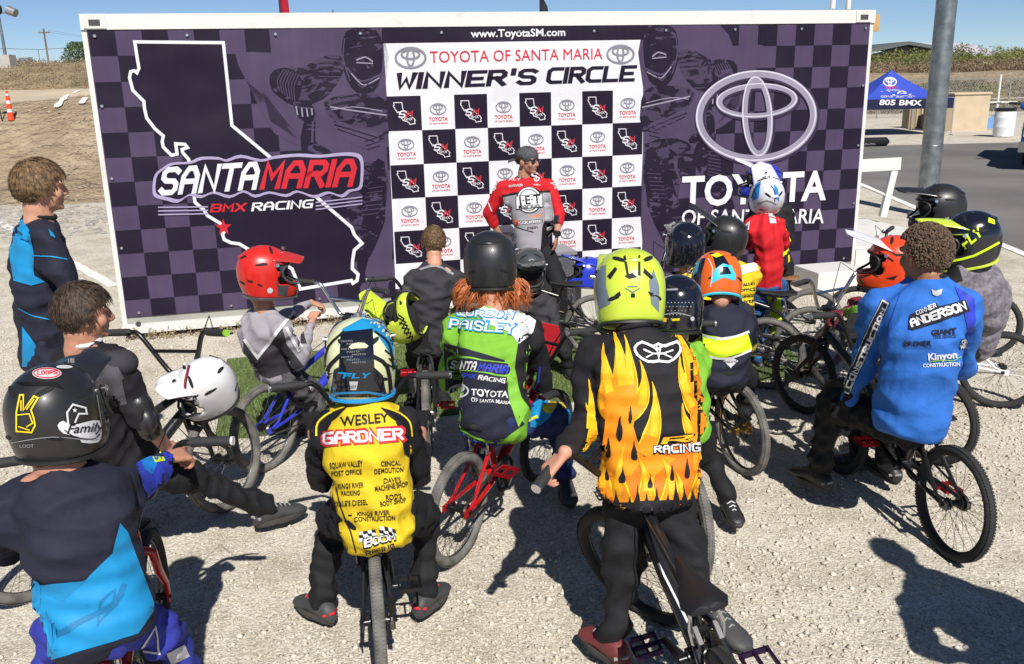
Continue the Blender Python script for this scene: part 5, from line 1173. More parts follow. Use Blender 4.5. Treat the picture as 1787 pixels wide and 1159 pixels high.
def person(label, J, s=.9, jersey=None, pants=None, skin=SKIN, fwd=(0, 1, 0), sleeve='long', shoes=None, laces=None, hair=None, gloves=None, helm=None, wid=1.0, dep=1.0, vox=.011, bvox=.010, curve=.03, wr=.017, collar=None, hands='grip', legs=True, pvox=.013, seed=1, hem=.22, sole=None, sl=1.0, headM=None, face=False, socks=None, legw=1.08, group=None, armsvis=True, slv=None):
    f = V(fwd).normalized(); up = V((0, 0, 1)); r = f.cross(up).normalized()
    J = {k: V(v) for k, v in J.items()}
    pel = J['pel']
    J.setdefault('hL', pel-r*.085*s); J.setdefault('hR', pel+r*.085*s)
    for S_, sg in (('L', -1), ('R', 1)):
        J.setdefault('an'+S_, V((pel.x, pel.y, .09*s))+r*sg*.2*s+f*.22*s); J.setdefault('kn'+S_, (J['h'+S_]+J['an'+S_])/2+f*.14*s+r*sg*.04*s)
        J.setdefault('to'+S_, J['an'+S_]+(f+r*sg*.3)*.15*s-up*.03*s)
        J.setdefault('el'+S_, J['sh'+S_]+f*.12*s-up*.20*s+r*sg*.06*s); J.setdefault('wr'+S_, J['el'+S_]+f*.2*s-up*.02*s)
    ground = V((pel.x, pel.y, 0)); t = thing('person', label, 'person', ground, group)
    spine = (J['neck']-pel); upv = spine.normalized(); lat = (J['shR']-J['shL']); lat = (lat-upv*lat.dot(upv)).normalized(); dv = upv.cross(lat).normalized()
    if dv.dot(f) < 0: dv = -dv
    slen = spine.length
    # jersey
    q = MB(); rg = []
    for tt, w_, d_ in ((-hem*1.05, .085, .070), (-hem*.97, .118, .100), (-hem*.75, .142, .124), (-hem*.4, .156, .134), (0, .158, .132), (.3, .150, .118), (.6, .163, .120), (.82, .160, .108), (.95, .115, .085), (1.03, .062, .060)):
        c = pel+spine*tt - dv*curve*math.sin(PI*min(1, max(0, tt))) + dv*(.0 if tt >= 0 else .0)
        rg.append(ering3(c, lat*w_*s*wid, dv*d_*s*dep, 20))
    q.rings(rg)
    nb = J['neck']-upv*.03*s
    for S_ in 'LR':
        sh, el, wr_ = J['sh'+S_], J['el'+S_], J['wr'+S_]; q.capsule(nb, sh, .062*s, .066*s*sl); q.capsule(sh-upv*.05*s, pel+spine*.55, .075*s, .09*s)
        q.capsule(sh, el, .070*s*sl, .058*s*sl)
        if sleeve == 'long': q.capsule(el, el.lerp(wr_, .92), .058*s*sl, .041*s*sl)
        elif sleeve == 'three': q.capsule(el, el.lerp(wr_, .45), .056*s*sl, .050*s*sl)
    jo = organic('jersey', q, vox, jersey, t, 3, wr, seed)
    if slv:      # sleeves cut from another cloth
        me = jo.data; n = len(me.polygons); cc = np.empty(n*3); me.polygons.foreach_get('center', cc); cc = cc.reshape(-1, 3); mi = np.zeros(n, int)
        def segd(a, b): a = np.array(a); ab = np.array(b)-a; t_ = np.clip(((cc-a)@ab)/(ab@ab), 0, 1); return np.linalg.norm(cc-a-t_[:, None]*ab, axis=1)
        tor = np.minimum(segd(pel-spine*hem, J['neck']), segd(pel-spine*hem+lat*.06*s*wid, J['neck']+lat*.05*s)); tor = np.minimum(tor, segd(pel-spine*hem-lat*.06*s*wid, J['neck']-lat*.05*s))
        for S_, mm in slv.items():
            me.materials.append(mm); k_ = len(me.materials)-1; d_ = np.minimum(segd(J['sh'+S_], J['el'+S_]), segd(J['el'+S_], J['wr'+S_])); mi[(d_ < tor-.012*s)] = k_ if len(slv) == 1 else mi[(d_ < tor-.012*s)]
            if len(slv) > 1: o_ = 'R' if S_ == 'L' else 'L'; do = np.minimum(segd(J['sh'+o_], J['el'+o_]), segd(J['el'+o_], J['wr'+o_])); mi[(d_ < tor-.012*s) & (d_ < do)] = k_
        me.polygons.foreach_set('material_index', mi.tolist())
    # pants
    legs_o = None
    if legs:
        q = MB(); q.ell(pel-upv*.02*s, (.150*s*wid, .125*s, .125*s), Matrix([[r.x, f.x, 0], [r.y, f.y, 0], [0, 0, 1]]))
        for S_ in 'LR':
            h_, k_, a_ = J['h'+S_], J['kn'+S_], J['an'+S_]; q.capsule(h_, k_, .088*s*legw, .066*s*legw); q.capsule(k_, a_.lerp(k_, .08), .066*s*legw, .047*s*legw); q.capsule(k_.lerp(a_, .72), a_.lerp(k_, .12), .060*s*legw, .060*s*legw); q.capsule(h_.lerp(k_, .5), h_.lerp(k_, .85), .088*s*legw, .082*s*legw)
        legs_o = organic('trousers', q, pvox, pants, t, 2, wr*1.15, seed+5, fr=(24, 62))
        for S_ in 'LR':
            if shoes: shoe(t, J['an'+S_], J['to'+S_], s*1.02, shoes['LR'.index(S_)] if isinstance(shoes, tuple) else shoes, laces, sole)
            if socks: q = MB(); q.cyl(J['an'+S_]-V((0, 0, .02)), J['an'+S_].lerp(J['kn'+S_], .22), .036*s, .040*s, 14); put('sock', q, socks, t)
    # body
    q = MB(); hc = J['head']; HM = headM or Mof(f, (0, 0, 1))
    head_prims(q, hc, HM, s if not face else face, bool(face)); q.capsule(hc+HM@V((0, -.03, -.08))*s, nb, .056*s, .068*s)
    rg = []
    for tt, w_, d_ in ((-.05, .10, .07), (.3, .10, .07), (.6, .115, .075), (.85, .105, .065), (.97, .065, .055)): rg.append(ering3(pel+spine*tt-dv*curve*math.sin(PI*max(0, tt)), lat*w_*s*wid*.92, dv*d_*s*dep*.92, 12))
    q.rings(rg)
    for S_, sg in (('L', -1), ('R', 1)):
        sh, el, wr_ = J['sh'+S_], J['el'+S_], J['wr'+S_]; q.capsule(nb, sh, .05*s, .045*s); q.capsule(sh, el, .036*s, .034*s); q.capsule(el, wr_, (.040 if sleeve in ('short', 'three') else .028)*s, (.027 if sleeve in ('short', 'three') else .025)*s)
        q.capsule(pel, J['h'+S_], .06*s, .05*s); q.capsule(J['h'+S_], J['kn'+S_], .050*s, .034*s); q.capsule(J['kn'+S_], J['an'+S_]-V((0, 0, .02)), .034*s, .024*s)
        hd = J.get('hd'+S_, (wr_-el).normalized()); hn = J.get('hn'+S_, V((0, 0, -1))); curl = J.get('curl'+S_, V((1.0, 0, 0))).x
        if not gloves: hand_prims(q, wr_, hd, hn, s*1.02, curl, -sg if hd.cross(hn).dot(r)*sg > 0 else sg)
        else:
            g_ = MB(); hand_prims(g_, wr_-(wr_-el).normalized()*.01, hd, hn, s*1.12, curl, -sg if hd.cross(hn).dot(r)*sg > 0 else sg); g_.capsule(wr_-(wr_-el).normalized()*.05*s, wr_, .034*s, .031*s); organic('glove', g_, .0055, gloves, t, 1)
    organic('body', q, bvox, skin, t, 1)
    if collar: q = MB(); q.tube([nb+upv*(.048*s)+lat*.060*s*math.cos(a)+dv*(.058*s*math.sin(a)) + upv*(.010*-math.sin(a)) for a in [2*PI*i/20 for i in range(20)]], .010*s, 8, closed=True); put('collar', q, collar, t)
    if hair: hairpiece(t, hc, HM, (face or s), HAIR[hair[0]], hair[1], None, hair[2] if len(hair) > 2 else 1500, seed)
    ho = None
    if helm: ho = helmet(t, hc+HM@V((0, -.004, .018))*s, HM, **helm)
    return t, jo, legs_o, ho, J

# ---------------------------------------------------------------- bikes in place
def hv(deg): return V((math.cos(R(deg)), math.sin(R(deg)), 0))
RDP = paint('race_red', (.42, .006, .010)); BLP = paint('race_blue', (.03, .04, .42)); BKP = paint('black_frame', (.012, .012, .014)); WHP = paint('white_frame', (.75, .76, .78)); GLD = mat('gold_alloy', (.55, .33, .08), .3, 1); SLV = mat('silver_alloy', (.66, .67, .69), .18, 1)
RPD = mat('red_alloy', (.4, .01, .02), .3, .7); PPD = mat('purple_alloy', (.035, .015, .06), .4, .6); GCAP = mat('green_cap', (.25, .5, .03), .5); BRS = mat('brown_saddle', (.20, .085, .035), .5); PLK = mat('plate_black', (.02, .02, .022), .4); PLR = mat('plate_red', (.55, .02, .03), .4); PLW = mat('plate_white', (.7, .7, .72), .4)
B2 = bike('matte black bike with green fork lines and a white helmet on its bars', V((-2.10, 3.56, 0)), head=54, s=1.10, steer=12, lean=-2, rubf=RUBD, rubr=RUBD, capm=GCAP, crank=-.9, pedm=BKM, fm=BKP, rimf=BKM)
B3 = bike('red bike at the bottom left under the rider in blue and navy', V((-1.20, 2.16, 0)), head=102, s=1.04, fm=RDP, forkm=RDP, rubf=RUB, crank=.2, capm=WHT)
B4 = bike('blue bike with number plate under the rider in the red helmet', (470, 820), head=60, s=1.02, fm=BLP, forkm=BLP, barm=SLV, rubr=RUBD, crank=-.4)
B5 = bike('black bike under the rider in the yellow jersey seen from behind', (668, 1190), head=100, s=1.02, fm=BKP, rubr=RUBD, crank=.1, barm=BKM, steer=0)
B6 = bike('silver wheeled bike behind the standing boy in grey', (748, 790), head=94, s=1.0, fm=BKP, rubr=RUBD, hubm=ALU, pedm=RPD)
B7 = bike('bright red bike under the long haired rider in green and white', (800, 978), head=63, s=1.04, lean=2, fm=RDP, forkm=RDP, rubr=RUBD, pedm=RPD, plate=(PLR,), crank=-.55, steer=-6, rise=.2, ringm=BKM)
B9 = bike('black bike facing left in front of the man in red', at(1040, 590, 6.95).xy.to_3d(), head=172, s=1.0, fm=BKP, rubr=RUBD)
B10 = bike('black and silver bike straddled by the flame jersey rider', V((.72, 2.20, 0)), head=98, s=1.15, lean=-13, steer=35, fm=BKP, pedm=PPD, crank=-.25, rimf=BKM, capm=SLV)
B11 = bike('dark bike with dusty rear tyre just right of the flame jersey', (1200, 1005), head=99, s=1.03, fm=BKP, rubr=RUBD)
B12 = bike('black bike with gold rims and hub under the orange helmet rider', (1292, 825), head=108, s=1.03, lean=-2, fm=BKP, rubr=RUBD, rimm=GLD, hubm=GLD, rimf=GLD)
B14 = bike('black bike with wide dusty tyre between the gold wheel and the turf', (1335, 678), head=158, s=1.02, fm=BKP, rubr=RUBD)
B15 = bike('black bike with silver hub standing on the right end of the turf', (1410, 655), head=168, s=1.02, lean=3, fm=BKP, rubr=RUBD, hubm=ALU)
B16 = bike('bike with brown saddle behind the black one near the banner', gnd(1410, 612), head=170, s=1.0, fm=BKP, rubr=RUBD, sadm=BRS)
B17 = bike('black bike with silver handlebar in front of the red and green rider', V((2.36, 4.78, 0)), head=120, s=1.03, fm=BKP, barm=SLV, forkm=BKM)
B19 = bike('white framed bike at the right edge facing left', (1740, 712), head=158, s=1.02, lean=2, fm=WHP, forkm=WHP, rubr=RUB)
B18 = bike('dark bike standing behind the white framed bike at right', (1714, 622), head=160, s=1.0, fm=BKP, rubr=RUB)
B20 = bike('black and white bike with red brakes under the rider in bright blue', (1650, 970), head=100, s=1.04, lean=2, fm=BKP, rubf=RUB, rubr=RUB, plate=(PLK,), fat=1.05, discr=False, rimm=BKM, pedm=RPD)
def on_bike(b, name): return [o for o in C.objects if o.parent == b and o.name.split('.')[0] == name]
# print on the frame tubes and plates
fr_ = on_bike(B2, 'frame')[0]; p = Print(fr_, 'decal', 6, .02, False)
p.text('Flight', (345, 800), (400, 752), 18, GRN, bold=.03, shear=.2, layer=0); p.line([(350, 748), (368, 730), (384, 712)], 2, GRN); p.done()
fk = on_bike(B2, 'fork')[0]; p = Print(fk, 'decal', 6, .02, False); p.line([(398, 745), (410, 775), (424, 805)], 2, GRN); p.line([(405, 742), (418, 775), (430, 808)], 1.4, GRN); p.done()
def topx(P_):
    d = V(P_)-V((0, 0, CAM_H)); z = d.dot(_fw); return (893.5+F_PX*d.dot(CR)/z, 579.5-F_PX*d.dot(CU)/z)
fr_ = on_bike(B4, 'frame')[0]; a_ = topx(bpoint(B4, HB.lerp(BBK, .12))); p = Print(fr_, 'number_plate', 5, .03, False, .003); x_, y_ = a_; p.poly([(x_-12, y_-12), (x_+12, y_-18), (x_+12, y_+10), (x_-10, y_+16)], WHT, 0); p.text('31', (x_-8, y_+9), (x_+9, y_+5), 17, BLK, stroke=1.3, layer=1); p.done()
pl = on_bike(B20, 'frame')[0]; p = Print(pl, 'decal', 6, .02, False); p.text('BOX', (1548, 812), (1570, 768), 12, WHT, stroke=1.3, layer=0); p.line([(1600, 822), (1610, 852)], 7, WHT); p.line([(1640, 828), (1655, 850)], 6, WHT); p.done()
fr_ = on_bike(B10, 'frame')[0]; p = Print(fr_, 'decal', 6, .02, False); p.line([(1150, 985), (1200, 1085)], 4, WHT); p.text('REDLINE', (1135, 1010), (1180, 1140), 9, WHT, stroke=1.3, layer=0); p.done()

# ---------------------------------------------------------------- people: joints are read off the photograph at each person's own distance
W_ = at
JBLK = cloth('black', (.014, .013, .016)); JNAV = cloth('navy', (.016, .017, .032)); JDK = cloth('charcoal', (.035, .034, .040)); TRB = cloth('trouser_black', (.012, .012, .014)); TRG = cloth('trouser_grey', (.07, .068, .075))
YJ = cloth('yellow', (.64, .46, .018)); RJ = cloth('red', (.50, .012, .018)); BJ = cloth('bright_blue', (.028, .14, .50)); GJ = cloth('grey_light', (.30, .28, .31)); GLV = cloth('glove_black', (.012, .012, .014)); SHB = mat('shoe_black', (.018, .018, .019), .5, var=.2); SHG = mat('shoe_grey', (.045, .045, .048), .6, var=.3)
SHR = mat('shoe_red', (.16, .03, .03), .6, var=.3); LCE = mat('lace_grey', (.25, .25, .25), .7); MELG = mat('melange', (.10, .09, .105), .85, col2=(.20, .18, .21), vs=40, thr=(.35, .65), bump=.3, bs=60)
HB_ = mat('helmet_matt_black', (.016, .016, .018), .42, coat=.25, var=.15, vs=12); HG_ = mat('helmet_gloss_black', (.008, .009, .016), .15, coat=.8); HR_ = paint('helmet_red', (.58, .018, .012), rough=.35); HY_ = paint('helmet_neon', (.52, .66, .05), rough=.35); HC_ = paint('helmet_cream', (.66, .68, .40)); HW_ = paint('helmet_white', (.64, .64, .66)); HO_ = paint('helmet_orange', (.72, .12, .012)); HRO = paint('helmet_vermilion', (.72, .055, .012)); HGY = paint('helmet_grey', (.055, .06, .062)); HCY = paint('visor_blue', (.012, .24, .55)); HAQ = paint('trim_aqua', (.05, .50, .68)); HBB = paint('helmet_royal', (.02, .04, .45)); SLT = ink('slate', (.16, .20, .24))
def tilt(f, u): return Mof(f, u)
GRP = 'riders gathered in front of the banner'

# --- rider in yellow jersey
t, jo, lo, ho, J = person('rider in yellow named jersey with cream, black and blue helmet', dict(head=W_(629, 630, 3.12), neck=W_(634, 703, 3.08), pel=W_(655, 876, 3.02), shL=W_(573, 742, 3.10), shR=W_(705, 738, 3.10), elL=W_(560, 838, 3.26), elR=W_(728, 832, 3.26), wrL=W_(545, 740, 3.62), wrR=W_(735, 738, 3.62),
 hL=W_(615, 900, 3.05), hR=W_(700, 898, 3.05), knL=W_(583, 905, 3.38), knR=W_(738, 895, 3.38), anL=W_(560, 1052, 3.30), anR=W_(743, 1038, 3.32), toL=W_(524, 1040, 3.40), toR=W_(775, 1028, 3.46)), s=.93, jersey=YJ, pants=TRB, skin=SKIN3, fwd=(-.17, 1, 0), shoes=SHG, laces=RED, socks=cloth('sock_grey', (.3, .3, .32)),
 helm=dict(s=.98, m=HC_, vm=HCY, vup=.05, vlen=.12, rimm=HCY), headM=tilt((-.15, 1, -.02), (0, .02, 1)), collar=JBLK, gloves=GLV, slv=dict(L=JBLK, R=JBLK), wid=1.02, sleeve='three', hem=.46, legw=1.12, seed=11, vox=.009, group=GRP)
p = Print(jo, 'print')
p.poly([(540, 700), (575, 715), (556, 745), (552, 790), (575, 830), (590, 900), (600, 968), (520, 990), (520, 700)], BLK, 0); p.poly([(690, 700), (760, 700), (780, 990), (715, 990), (722, 930), (735, 870), (716, 800), (722, 760), (712, 730)], BLK, 0)
for sg, x0 in ((1, 0), (-1, 1)):
    fx = (lambda x: x) if sg == 1 else (lambda x: 1270-x)
    for pl in ([(606, 712), (590, 728), (572, 742), (563, 765), (572, 752), (566, 790), (556, 800), (556, 750), (570, 728), (592, 714)], [(590, 716), (574, 735), (580, 738), (561, 770), (552, 770), (556, 738), (575, 718)]): p.poly([(fx(a), b) for a, b in pl], BLK, 1)
    p.line([(fx(553), 760), (fx(556), 738), (fx(575), 722), (fx(600), 712)], 3, YEL, 2, sm=3)
p.line([(588, 850), (596, 885), (612, 925), (622, 962)], 2.5, BLK, 1, sm=3); p.line([(727, 845), (722, 880), (724, 925), (712, 962)], 2.5, BLK, 1, sm=3)
p.text('WESLEY', (596, 744), (679, 737), 17, BLK, bold=.022)
p.add(place(sfont('GARDNER', 3.0, 1.1), (562, 781), (708, 771), 29, .0), RED, 1); p.add(place(sfont('GARDNER', 1.5, 1.1), (566, 777), (703, 768), 22, .0), WHT, 3)
for tx, a, b, h in (('SQUAW VALLEY', (577, 817), (634, 812), 10), ('POST OFFICE', (580, 830), (632, 826), 9), ('CENCAL', (664, 813), (699, 811), 9), ('DEMOLITION', (654, 826), (703, 823), 9), ('KINGS RIVER', (591, 852), (635, 850), 9), ('PACKING', (597, 865), (629, 863), 9), ("DAVE'S", (670, 843), (699, 841), 9), ('MACHINE SHOP', (655, 857), (711, 848), 9), ("ROD'S", (674, 872), (700, 869), 9), ('BODY SHOP', (664, 884), (708, 876), 9), ("DALE'S DIESEL", (586, 883), (643, 880), 9), ('KINGS RIVER', (624, 900), (680, 897), 8), ('CONSTRUCTION', (619, 910), (690, 906), 8)): p.text(tx, a, b, h, BLK, bold=.02)
for k, (x0, y0, dx) in enumerate(((627, 928, 1), (662, 917, -1))):     # chequered flags
    for i in range(4):
        for j in range(3):
            a = [(x0+i*7, y0+j*6-i*1.5*dx), (x0+i*7+7, y0+j*6-(i+1)*1.5*dx), (x0+i*7+7+2, y0+j*6+6-(i+1)*1.5*dx), (x0+i*7+2, y0+j*6+6-i*1.5*dx)]; p.poly(a, BLK if (i+j) % 2 else WHT, 2)
p.add(place(sfont('BOOM', 2.4, 1), (636, 957), (692, 944), 17, .1), BLK, 4); p.add(place(sfont('BOOM', 1.1, 1), (638, 954), (690, 942), 13, .1), WHT, 6); p.text('RACING', (640, 967), (688, 955), 7, BLK, stroke=1.4, layer=3)
p.done()
p = Print(ho, 'graphic', 7)
p.poly([(590, 606), (598, 574), (632, 556), (668, 562), (692, 600), (699, 655), (690, 645), (677, 612), (655, 580), (602, 580)], CYAN, 0); p.poly([(595, 580), (650, 574), (653, 640), (592, 640)], HG_, 1); p.poly([(583, 645), (600, 636), (650, 638), (668, 655), (676, 700), (575, 700)], HG_, 0)
p.line([(570, 660), (575, 640), (592, 622)], 7, BLK, 1, sm=3); p.line([(651, 622), (675, 640), (682, 690)], 7, BLK, 1, sm=3); pass
p.line([(566, 640), (574, 605), (600, 580)], 4, BLK, 1, sm=3); p.line([(685, 640), (678, 600), (655, 580)], 4, BLK, 1, sm=3)
p.text('FLY', (598, 660), (643, 659), 9, CYAN, stroke=1.5, shear=.4, layer=2); p.line([(592, 650), (612, 652)], 3, CYAN, 2); p.line([(563, 688), (640, 684), (680, 692)], 4, HCY, 1, sm=2)
p.poly([(610, 665), (625, 665), (622, 680), (612, 680)], LGRY, 2); p.text('DOT', (611, 677), (622, 676), 5, BLK, bold=.02, layer=3)
for k in range(9): p.text('MOTO', (597+(k % 3)*9, 598+k*4.5), (616+(k % 3)*11, 597+k*4.5), 3, GRY, bold=.0, layer=2)
p.line([(672, 612), (690, 628), (678, 626), (694, 646), (676, 636)], 3, BLK, 2); p.done()
p = Print([o for o in C.objects if o.parent == ho and o.name.startswith('visor')][0], 'graphic', 6); p.add(ering(633, 567, 24, 9, 4), DBLU, 1); p.text('GT', (622, 571), (644, 571), 8, BLK, stroke=1.4, layer=2); p.line([(600, 572), (612, 560)], 2, BLK, 1); p.line([(655, 560), (668, 572)], 2, BLK, 1); p.done()

# --- flame jersey rider
G10 = grip_at(B10, 1, 35)
def tongue(b, c, t_, w_, n=12):
    L_ = []; R_ = []
    for i in range(n+1):
        u = i/n; x = (1-u)**2*b[0]+2*u*(1-u)*c[0]+u*u*t_[0]; y = (1-u)**2*b[1]+2*u*(1-u)*c[1]+u*u*t_[1]
        dx = 2*(1-u)*(c[0]-b[0])+2*u*(t_[0]-c[0]); dy = 2*(1-u)*(c[1]-b[1])+2*u*(t_[1]-c[1]); l_ = math.hypot(dx, dy) or 1; ww = w_*.5*(1-u)**.75*(1+.25*math.sin(u*5)) + .3
        L_.append((x-dy/l_*ww, y+dx/l_*ww)); R_.append((x+dy/l_*ww, y-dx/l_*ww))
    return L_+R_[::-1]
t, jo, lo, ho, J = person('tall rider in black flame jersey and neon yellow helmet, back to the camera', dict(head=W_(1098, 512, 3.22), neck=W_(1108, 580, 3.12), pel=W_(1136, 830, 3.00), shL=W_(1040, 618, 3.10), shR=W_(1180, 618, 3.14), elL=W_(1022, 742, 3.05), wrL=G10+V((.055, .02, .06)), elR=W_(1205, 740, 3.30), wrR=W_(1180, 790, 3.5), hdL=V((-.5, -.1, -.5)), hnL=V((.35, .2, -.8)), curlL=(1.0, 0, 0),
 hL=W_(1092, 880, 3.02), hR=W_(1172, 880, 3.04), knL=W_(1086, 1010, 3.0), knR=W_(1205, 985, 2.98), anL=W_(1068, 1120, 2.95), toL=W_(1026, 1118, 3.08), anR=W_(1240, 1062, 2.74), toR=W_(1280, 1112, 2.64)), s=1.0, jersey=JBLK, pants=TRB, skin=SKIN, fwd=(-.02, 1, 0), shoes=(SHR, SHG), laces=LCE, helm=dict(s=1.0, m=HY_, vm=HY_, vup=.5, vlen=.10), headM=tilt((-.04, 1, -.42), (0, .42, 1)),
 wid=1.14, hem=.20, seed=3, vox=.009, bvox=.0065, collar=JBLK, group=GRP, legw=1.0)
p = Print(jo, 'print')
p.reach = .045
AMB = ink('amber', (.80, .27, .012))
# flames: orange body with gold tongues, black licks below
p.poly([(1046, 800), (1060, 790), (1100, 800), (1150, 785), (1190, 770), (1235, 775), (1232, 860), (1215, 885), (1046, 885)], ORG, 0)
p.poly([(1060, 705), (1068, 692), (1100, 692), (1110, 712), (1106, 745), (1124, 800), (1100, 830), (1050, 830), (1054, 770)], AMB, 3, 1); p.poly([(1104, 800), (1150, 790), (1180, 800), (1140, 830)], AMB, 3); p.poly([(1204, 668), (1226, 660), (1232, 760), (1225, 830), (1208, 820), (1206, 760), (1200, 710)], AMB, 3, 1)
TG = [((1075, 712), (1056, 660), (1053, 603), 26), ((1086, 706), (1090, 640), (1071, 578), 30), ((1096, 704), (1104, 640), (1090, 588), 22), ((1098, 722), (1138, 690), (1116, 632), 26), ((1122, 792), (1156, 730), (1137, 668), 24), ((1068, 730), (1040, 700), (1056, 655), 14),
 ((1216, 720), (1196, 700), (1184, 660), 18), ((1214, 700), (1184, 670), (1185, 625), 18), ((1214, 690), (1204, 620), (1173, 568), 20), ((1218, 680), (1222, 630), (1205, 585), 16), ((1216, 770), (1190, 740), (1190, 706), 14),
 ((1062, 870), (1046, 830), (1062, 780), 20), ((1094, 884), (1068, 840), (1092, 770), 24), ((1120, 884), (1136, 830), (1112, 790), 18), ((1160, 884), (1186, 840), (1150, 795), 22), ((1140, 880), (1128, 850), (1144, 822), 12), ((1206, 880), (1228, 840), (1216, 780), 18), ((1186, 880), (1192, 850), (1180, 826), 10)]
for b_, c_, t_, w_ in TG: p.poly(tongue(b_, c_, (t_[0], t_[1]-3), w_+5), YEL, 1)
for b_, c_, t_, w_ in TG: p.poly(tongue(b_, c_, t_, w_), AMB, 4)
for b_, c_, t_, w_ in TG: p.poly(tongue(((b_[0]+c_[0])/2, (b_[1]+c_[1])/2), ((t_[0]+c_[0])/2, (t_[1]+c_[1])/2), t_, w_*.5), GOLD, 5)
for x, y, w_, h_ in ((1083, 770, 12, 46), (1064, 800, 9, 40), (1100, 740, 7, 34), (1216, 790, 7, 40)): p.poly([(x, y), (x-w_*.5, y-h_*.3), (x-w_*.2, y-h_*.7), (x, y-h_), (x+w_*.2, y-h_*.7), (x+w_*.5, y-h_*.3)], BLK, 6, 2)
for x, y, w_, h_ in ((1046, 888, 10, 26), (1060, 892, 9, 34), (1078, 892, 11, 40), (1100, 896, 12, 34), (1112, 892, 9, 50), (1128, 894, 12, 36), (1146, 894, 12, 44), (1164, 894, 14, 34), (1178, 890, 10, 56), (1192, 888, 10, 44), (1206, 886, 10, 38), (1220, 880, 8, 50), (1088, 842, 9, 30), (1134, 852, 8, 26), (1108, 800, 9, 34), (1172, 838, 7, 30), (1198, 832, 7, 36), (1062, 838, 6, 24)):
    p.poly([(x-w_*.5, y), (x-w_*.55, y-h_*.35), (x-w_*.15, y-h_*.7), (x, y-h_), (x+w_*.15, y-h_*.7), (x+w_*.55, y-h_*.35), (x+w_*.5, y)], BLK, 6, 2)
p.poly([(1030, 878), (1235, 868), (1235, 920), (1030, 920)], BLK, 5)
for b_, c_, t_, w_ in (((1030, 840), (1018, 800), (1034, 752), 18), ((1026, 790), (1042, 750), (1022, 706), 16), ((1030, 750), (1036, 700), (1028, 664), 12)): p.poly(tongue(b_, c_, (t_[0], t_[1]-3), w_+4), YEL, 1); p.poly(tongue(b_, c_, t_, w_), GOLD, 3)
p.text('RACING', (1139, 790), (1219, 786), 13, WHT, stroke=1.5, layer=6, outline=BLK, ow=1.4); p.add(place(sfont('R', 2.0), (1146, 777), (1205, 772), 17, .5), BLK, 5); p.add(place(sfont('R', 1.2), (1150, 774), (1202, 770), 13, .5), GOLD, 7)
sk = [(1112,620),(1108,608),(1120,598),(1138,606),(1148,602),(1160,606),(1180,598),(1186,610),(1180,622),(1166,632),(1150,630),(1130,632)]; p.line(sk, 4.5, WHT, 2, True, 2)
for pl in ([(1124,612),(1140,618),(1128,624)], [(1172,612),(1156,618),(1170,624)], [(1146,608),(1149,628),(1152,608)], [(1134,604),(1146,612),(1160,604)]): p.line(pl, 3, WHT, 2)
p.line([(1138,618),(1160,618)], 3, WHT, 3); p.done()
p = Print(ho, 'graphic', 7)
for pl in ([(1040, 470), (1058, 462), (1058, 500), (1066, 530), (1046, 540), (1040, 510)], [(1140, 470), (1150, 500), (1150, 545), (1136, 530), (1132, 490)]): p.poly(pl, SLT, 0)
for pl in ([(1060, 482), (1074, 466), (1078, 470), (1066, 488)], [(1088, 448), (1092, 446), (1098, 480), (1094, 482)], [(1114, 446), (1117, 446), (1118, 482), (1113, 480)], [(1090, 482), (1104, 476), (1112, 484), (1098, 487)], [(1072, 516), (1082, 508), (1084, 516)], [(1130, 508), (1140, 512), (1136, 518)], [(1124, 468), (1140, 484), (1136, 488), (1122, 476)]): p.poly(pl, BLK, 1)
p.line([(1092, 503), (1104, 510), (1116, 503)], 2, SLT, 1); p.line([(1096, 500), (1112, 500)], 2, SLT, 1); p.poly([(1101, 512), (1108, 512), (1108, 519), (1101, 519)], BLK, 1); p.done()

# --- long haired rider in green and white
t, jo, lo, ho, J = person('rider with long red curls under a black helmet', dict(head=W_(856, 462, 4.28), neck=W_(862, 545, 4.22), pel=W_(862, 728, 4.02), shL=W_(796, 572, 4.22), shR=W_(922, 572, 4.25), elL=W_(785, 668, 4.45), elR=W_(948, 668, 4.38), wrL=W_(800, 645, 4.85), wrR=W_(930, 640, 4.75),
 hL=W_(835, 745, 4.08), hR=W_(890, 742, 4.08), knL=W_(832, 745, 4.45), knR=W_(975, 722, 4.42), anL=W_(828, 800, 4.5), anR=W_(986, 838, 4.40), toR=W_(992, 862, 4.30), toL=W_(820, 800, 4.7)), s=.98, jersey=cloth('lime', (.17, .40, .035)), pants=cloth('royal_navy', (.02, .03, .11)), skin=SKIN, fwd=(.3, 1, 0), shoes=SHG, socks=cloth('sock_grey', (.3, .3, .32)),
 helm=dict(s=1.0, m=HB_, vlen=.10, vup=.3, vm=HB_), headM=tilt((.08, 1, -.25), (0, .25, 1)), wid=1.06, hem=.24, seed=21, slv=dict(R=JBLK), vox=.008, gloves=GLV, group=GRP, curve=.05)
p = Print(jo, 'print')
p.poly([(860, 525), (900, 535), (935, 560), (930, 580), (905, 600), (890, 580), (850, 565), (830, 545)], WHT, 0); p.poly([(905, 590), (930, 575), (950, 560), (970, 700), (930, 720), (908, 690), (898, 640)], JBLK, 0)
p.poly([(775, 598), (790, 602), (880, 628), (888, 660), (888, 700), (915, 740), (880, 765), (835, 770), (790, 730), (778, 690)], JNAV, 0)
p.poly([(884, 655), (900, 665), (912, 700), (922, 712), (905, 745), (888, 700)], GRN, 1); p.line([(942, 640), (940, 665), (928, 690)], 3, DBLU, 3, sm=2); p.line([(936, 650), (932, 672), (920, 690)], 4, GRN, 3, sm=2)
for pl in ([(782, 725), (800, 745), (835, 765), (870, 772)],): p.line(pl, 3, GRN, 2, sm=3); p.line([(a-4, b+5) for a, b in pl], 3, DBLU, 2, sm=3)
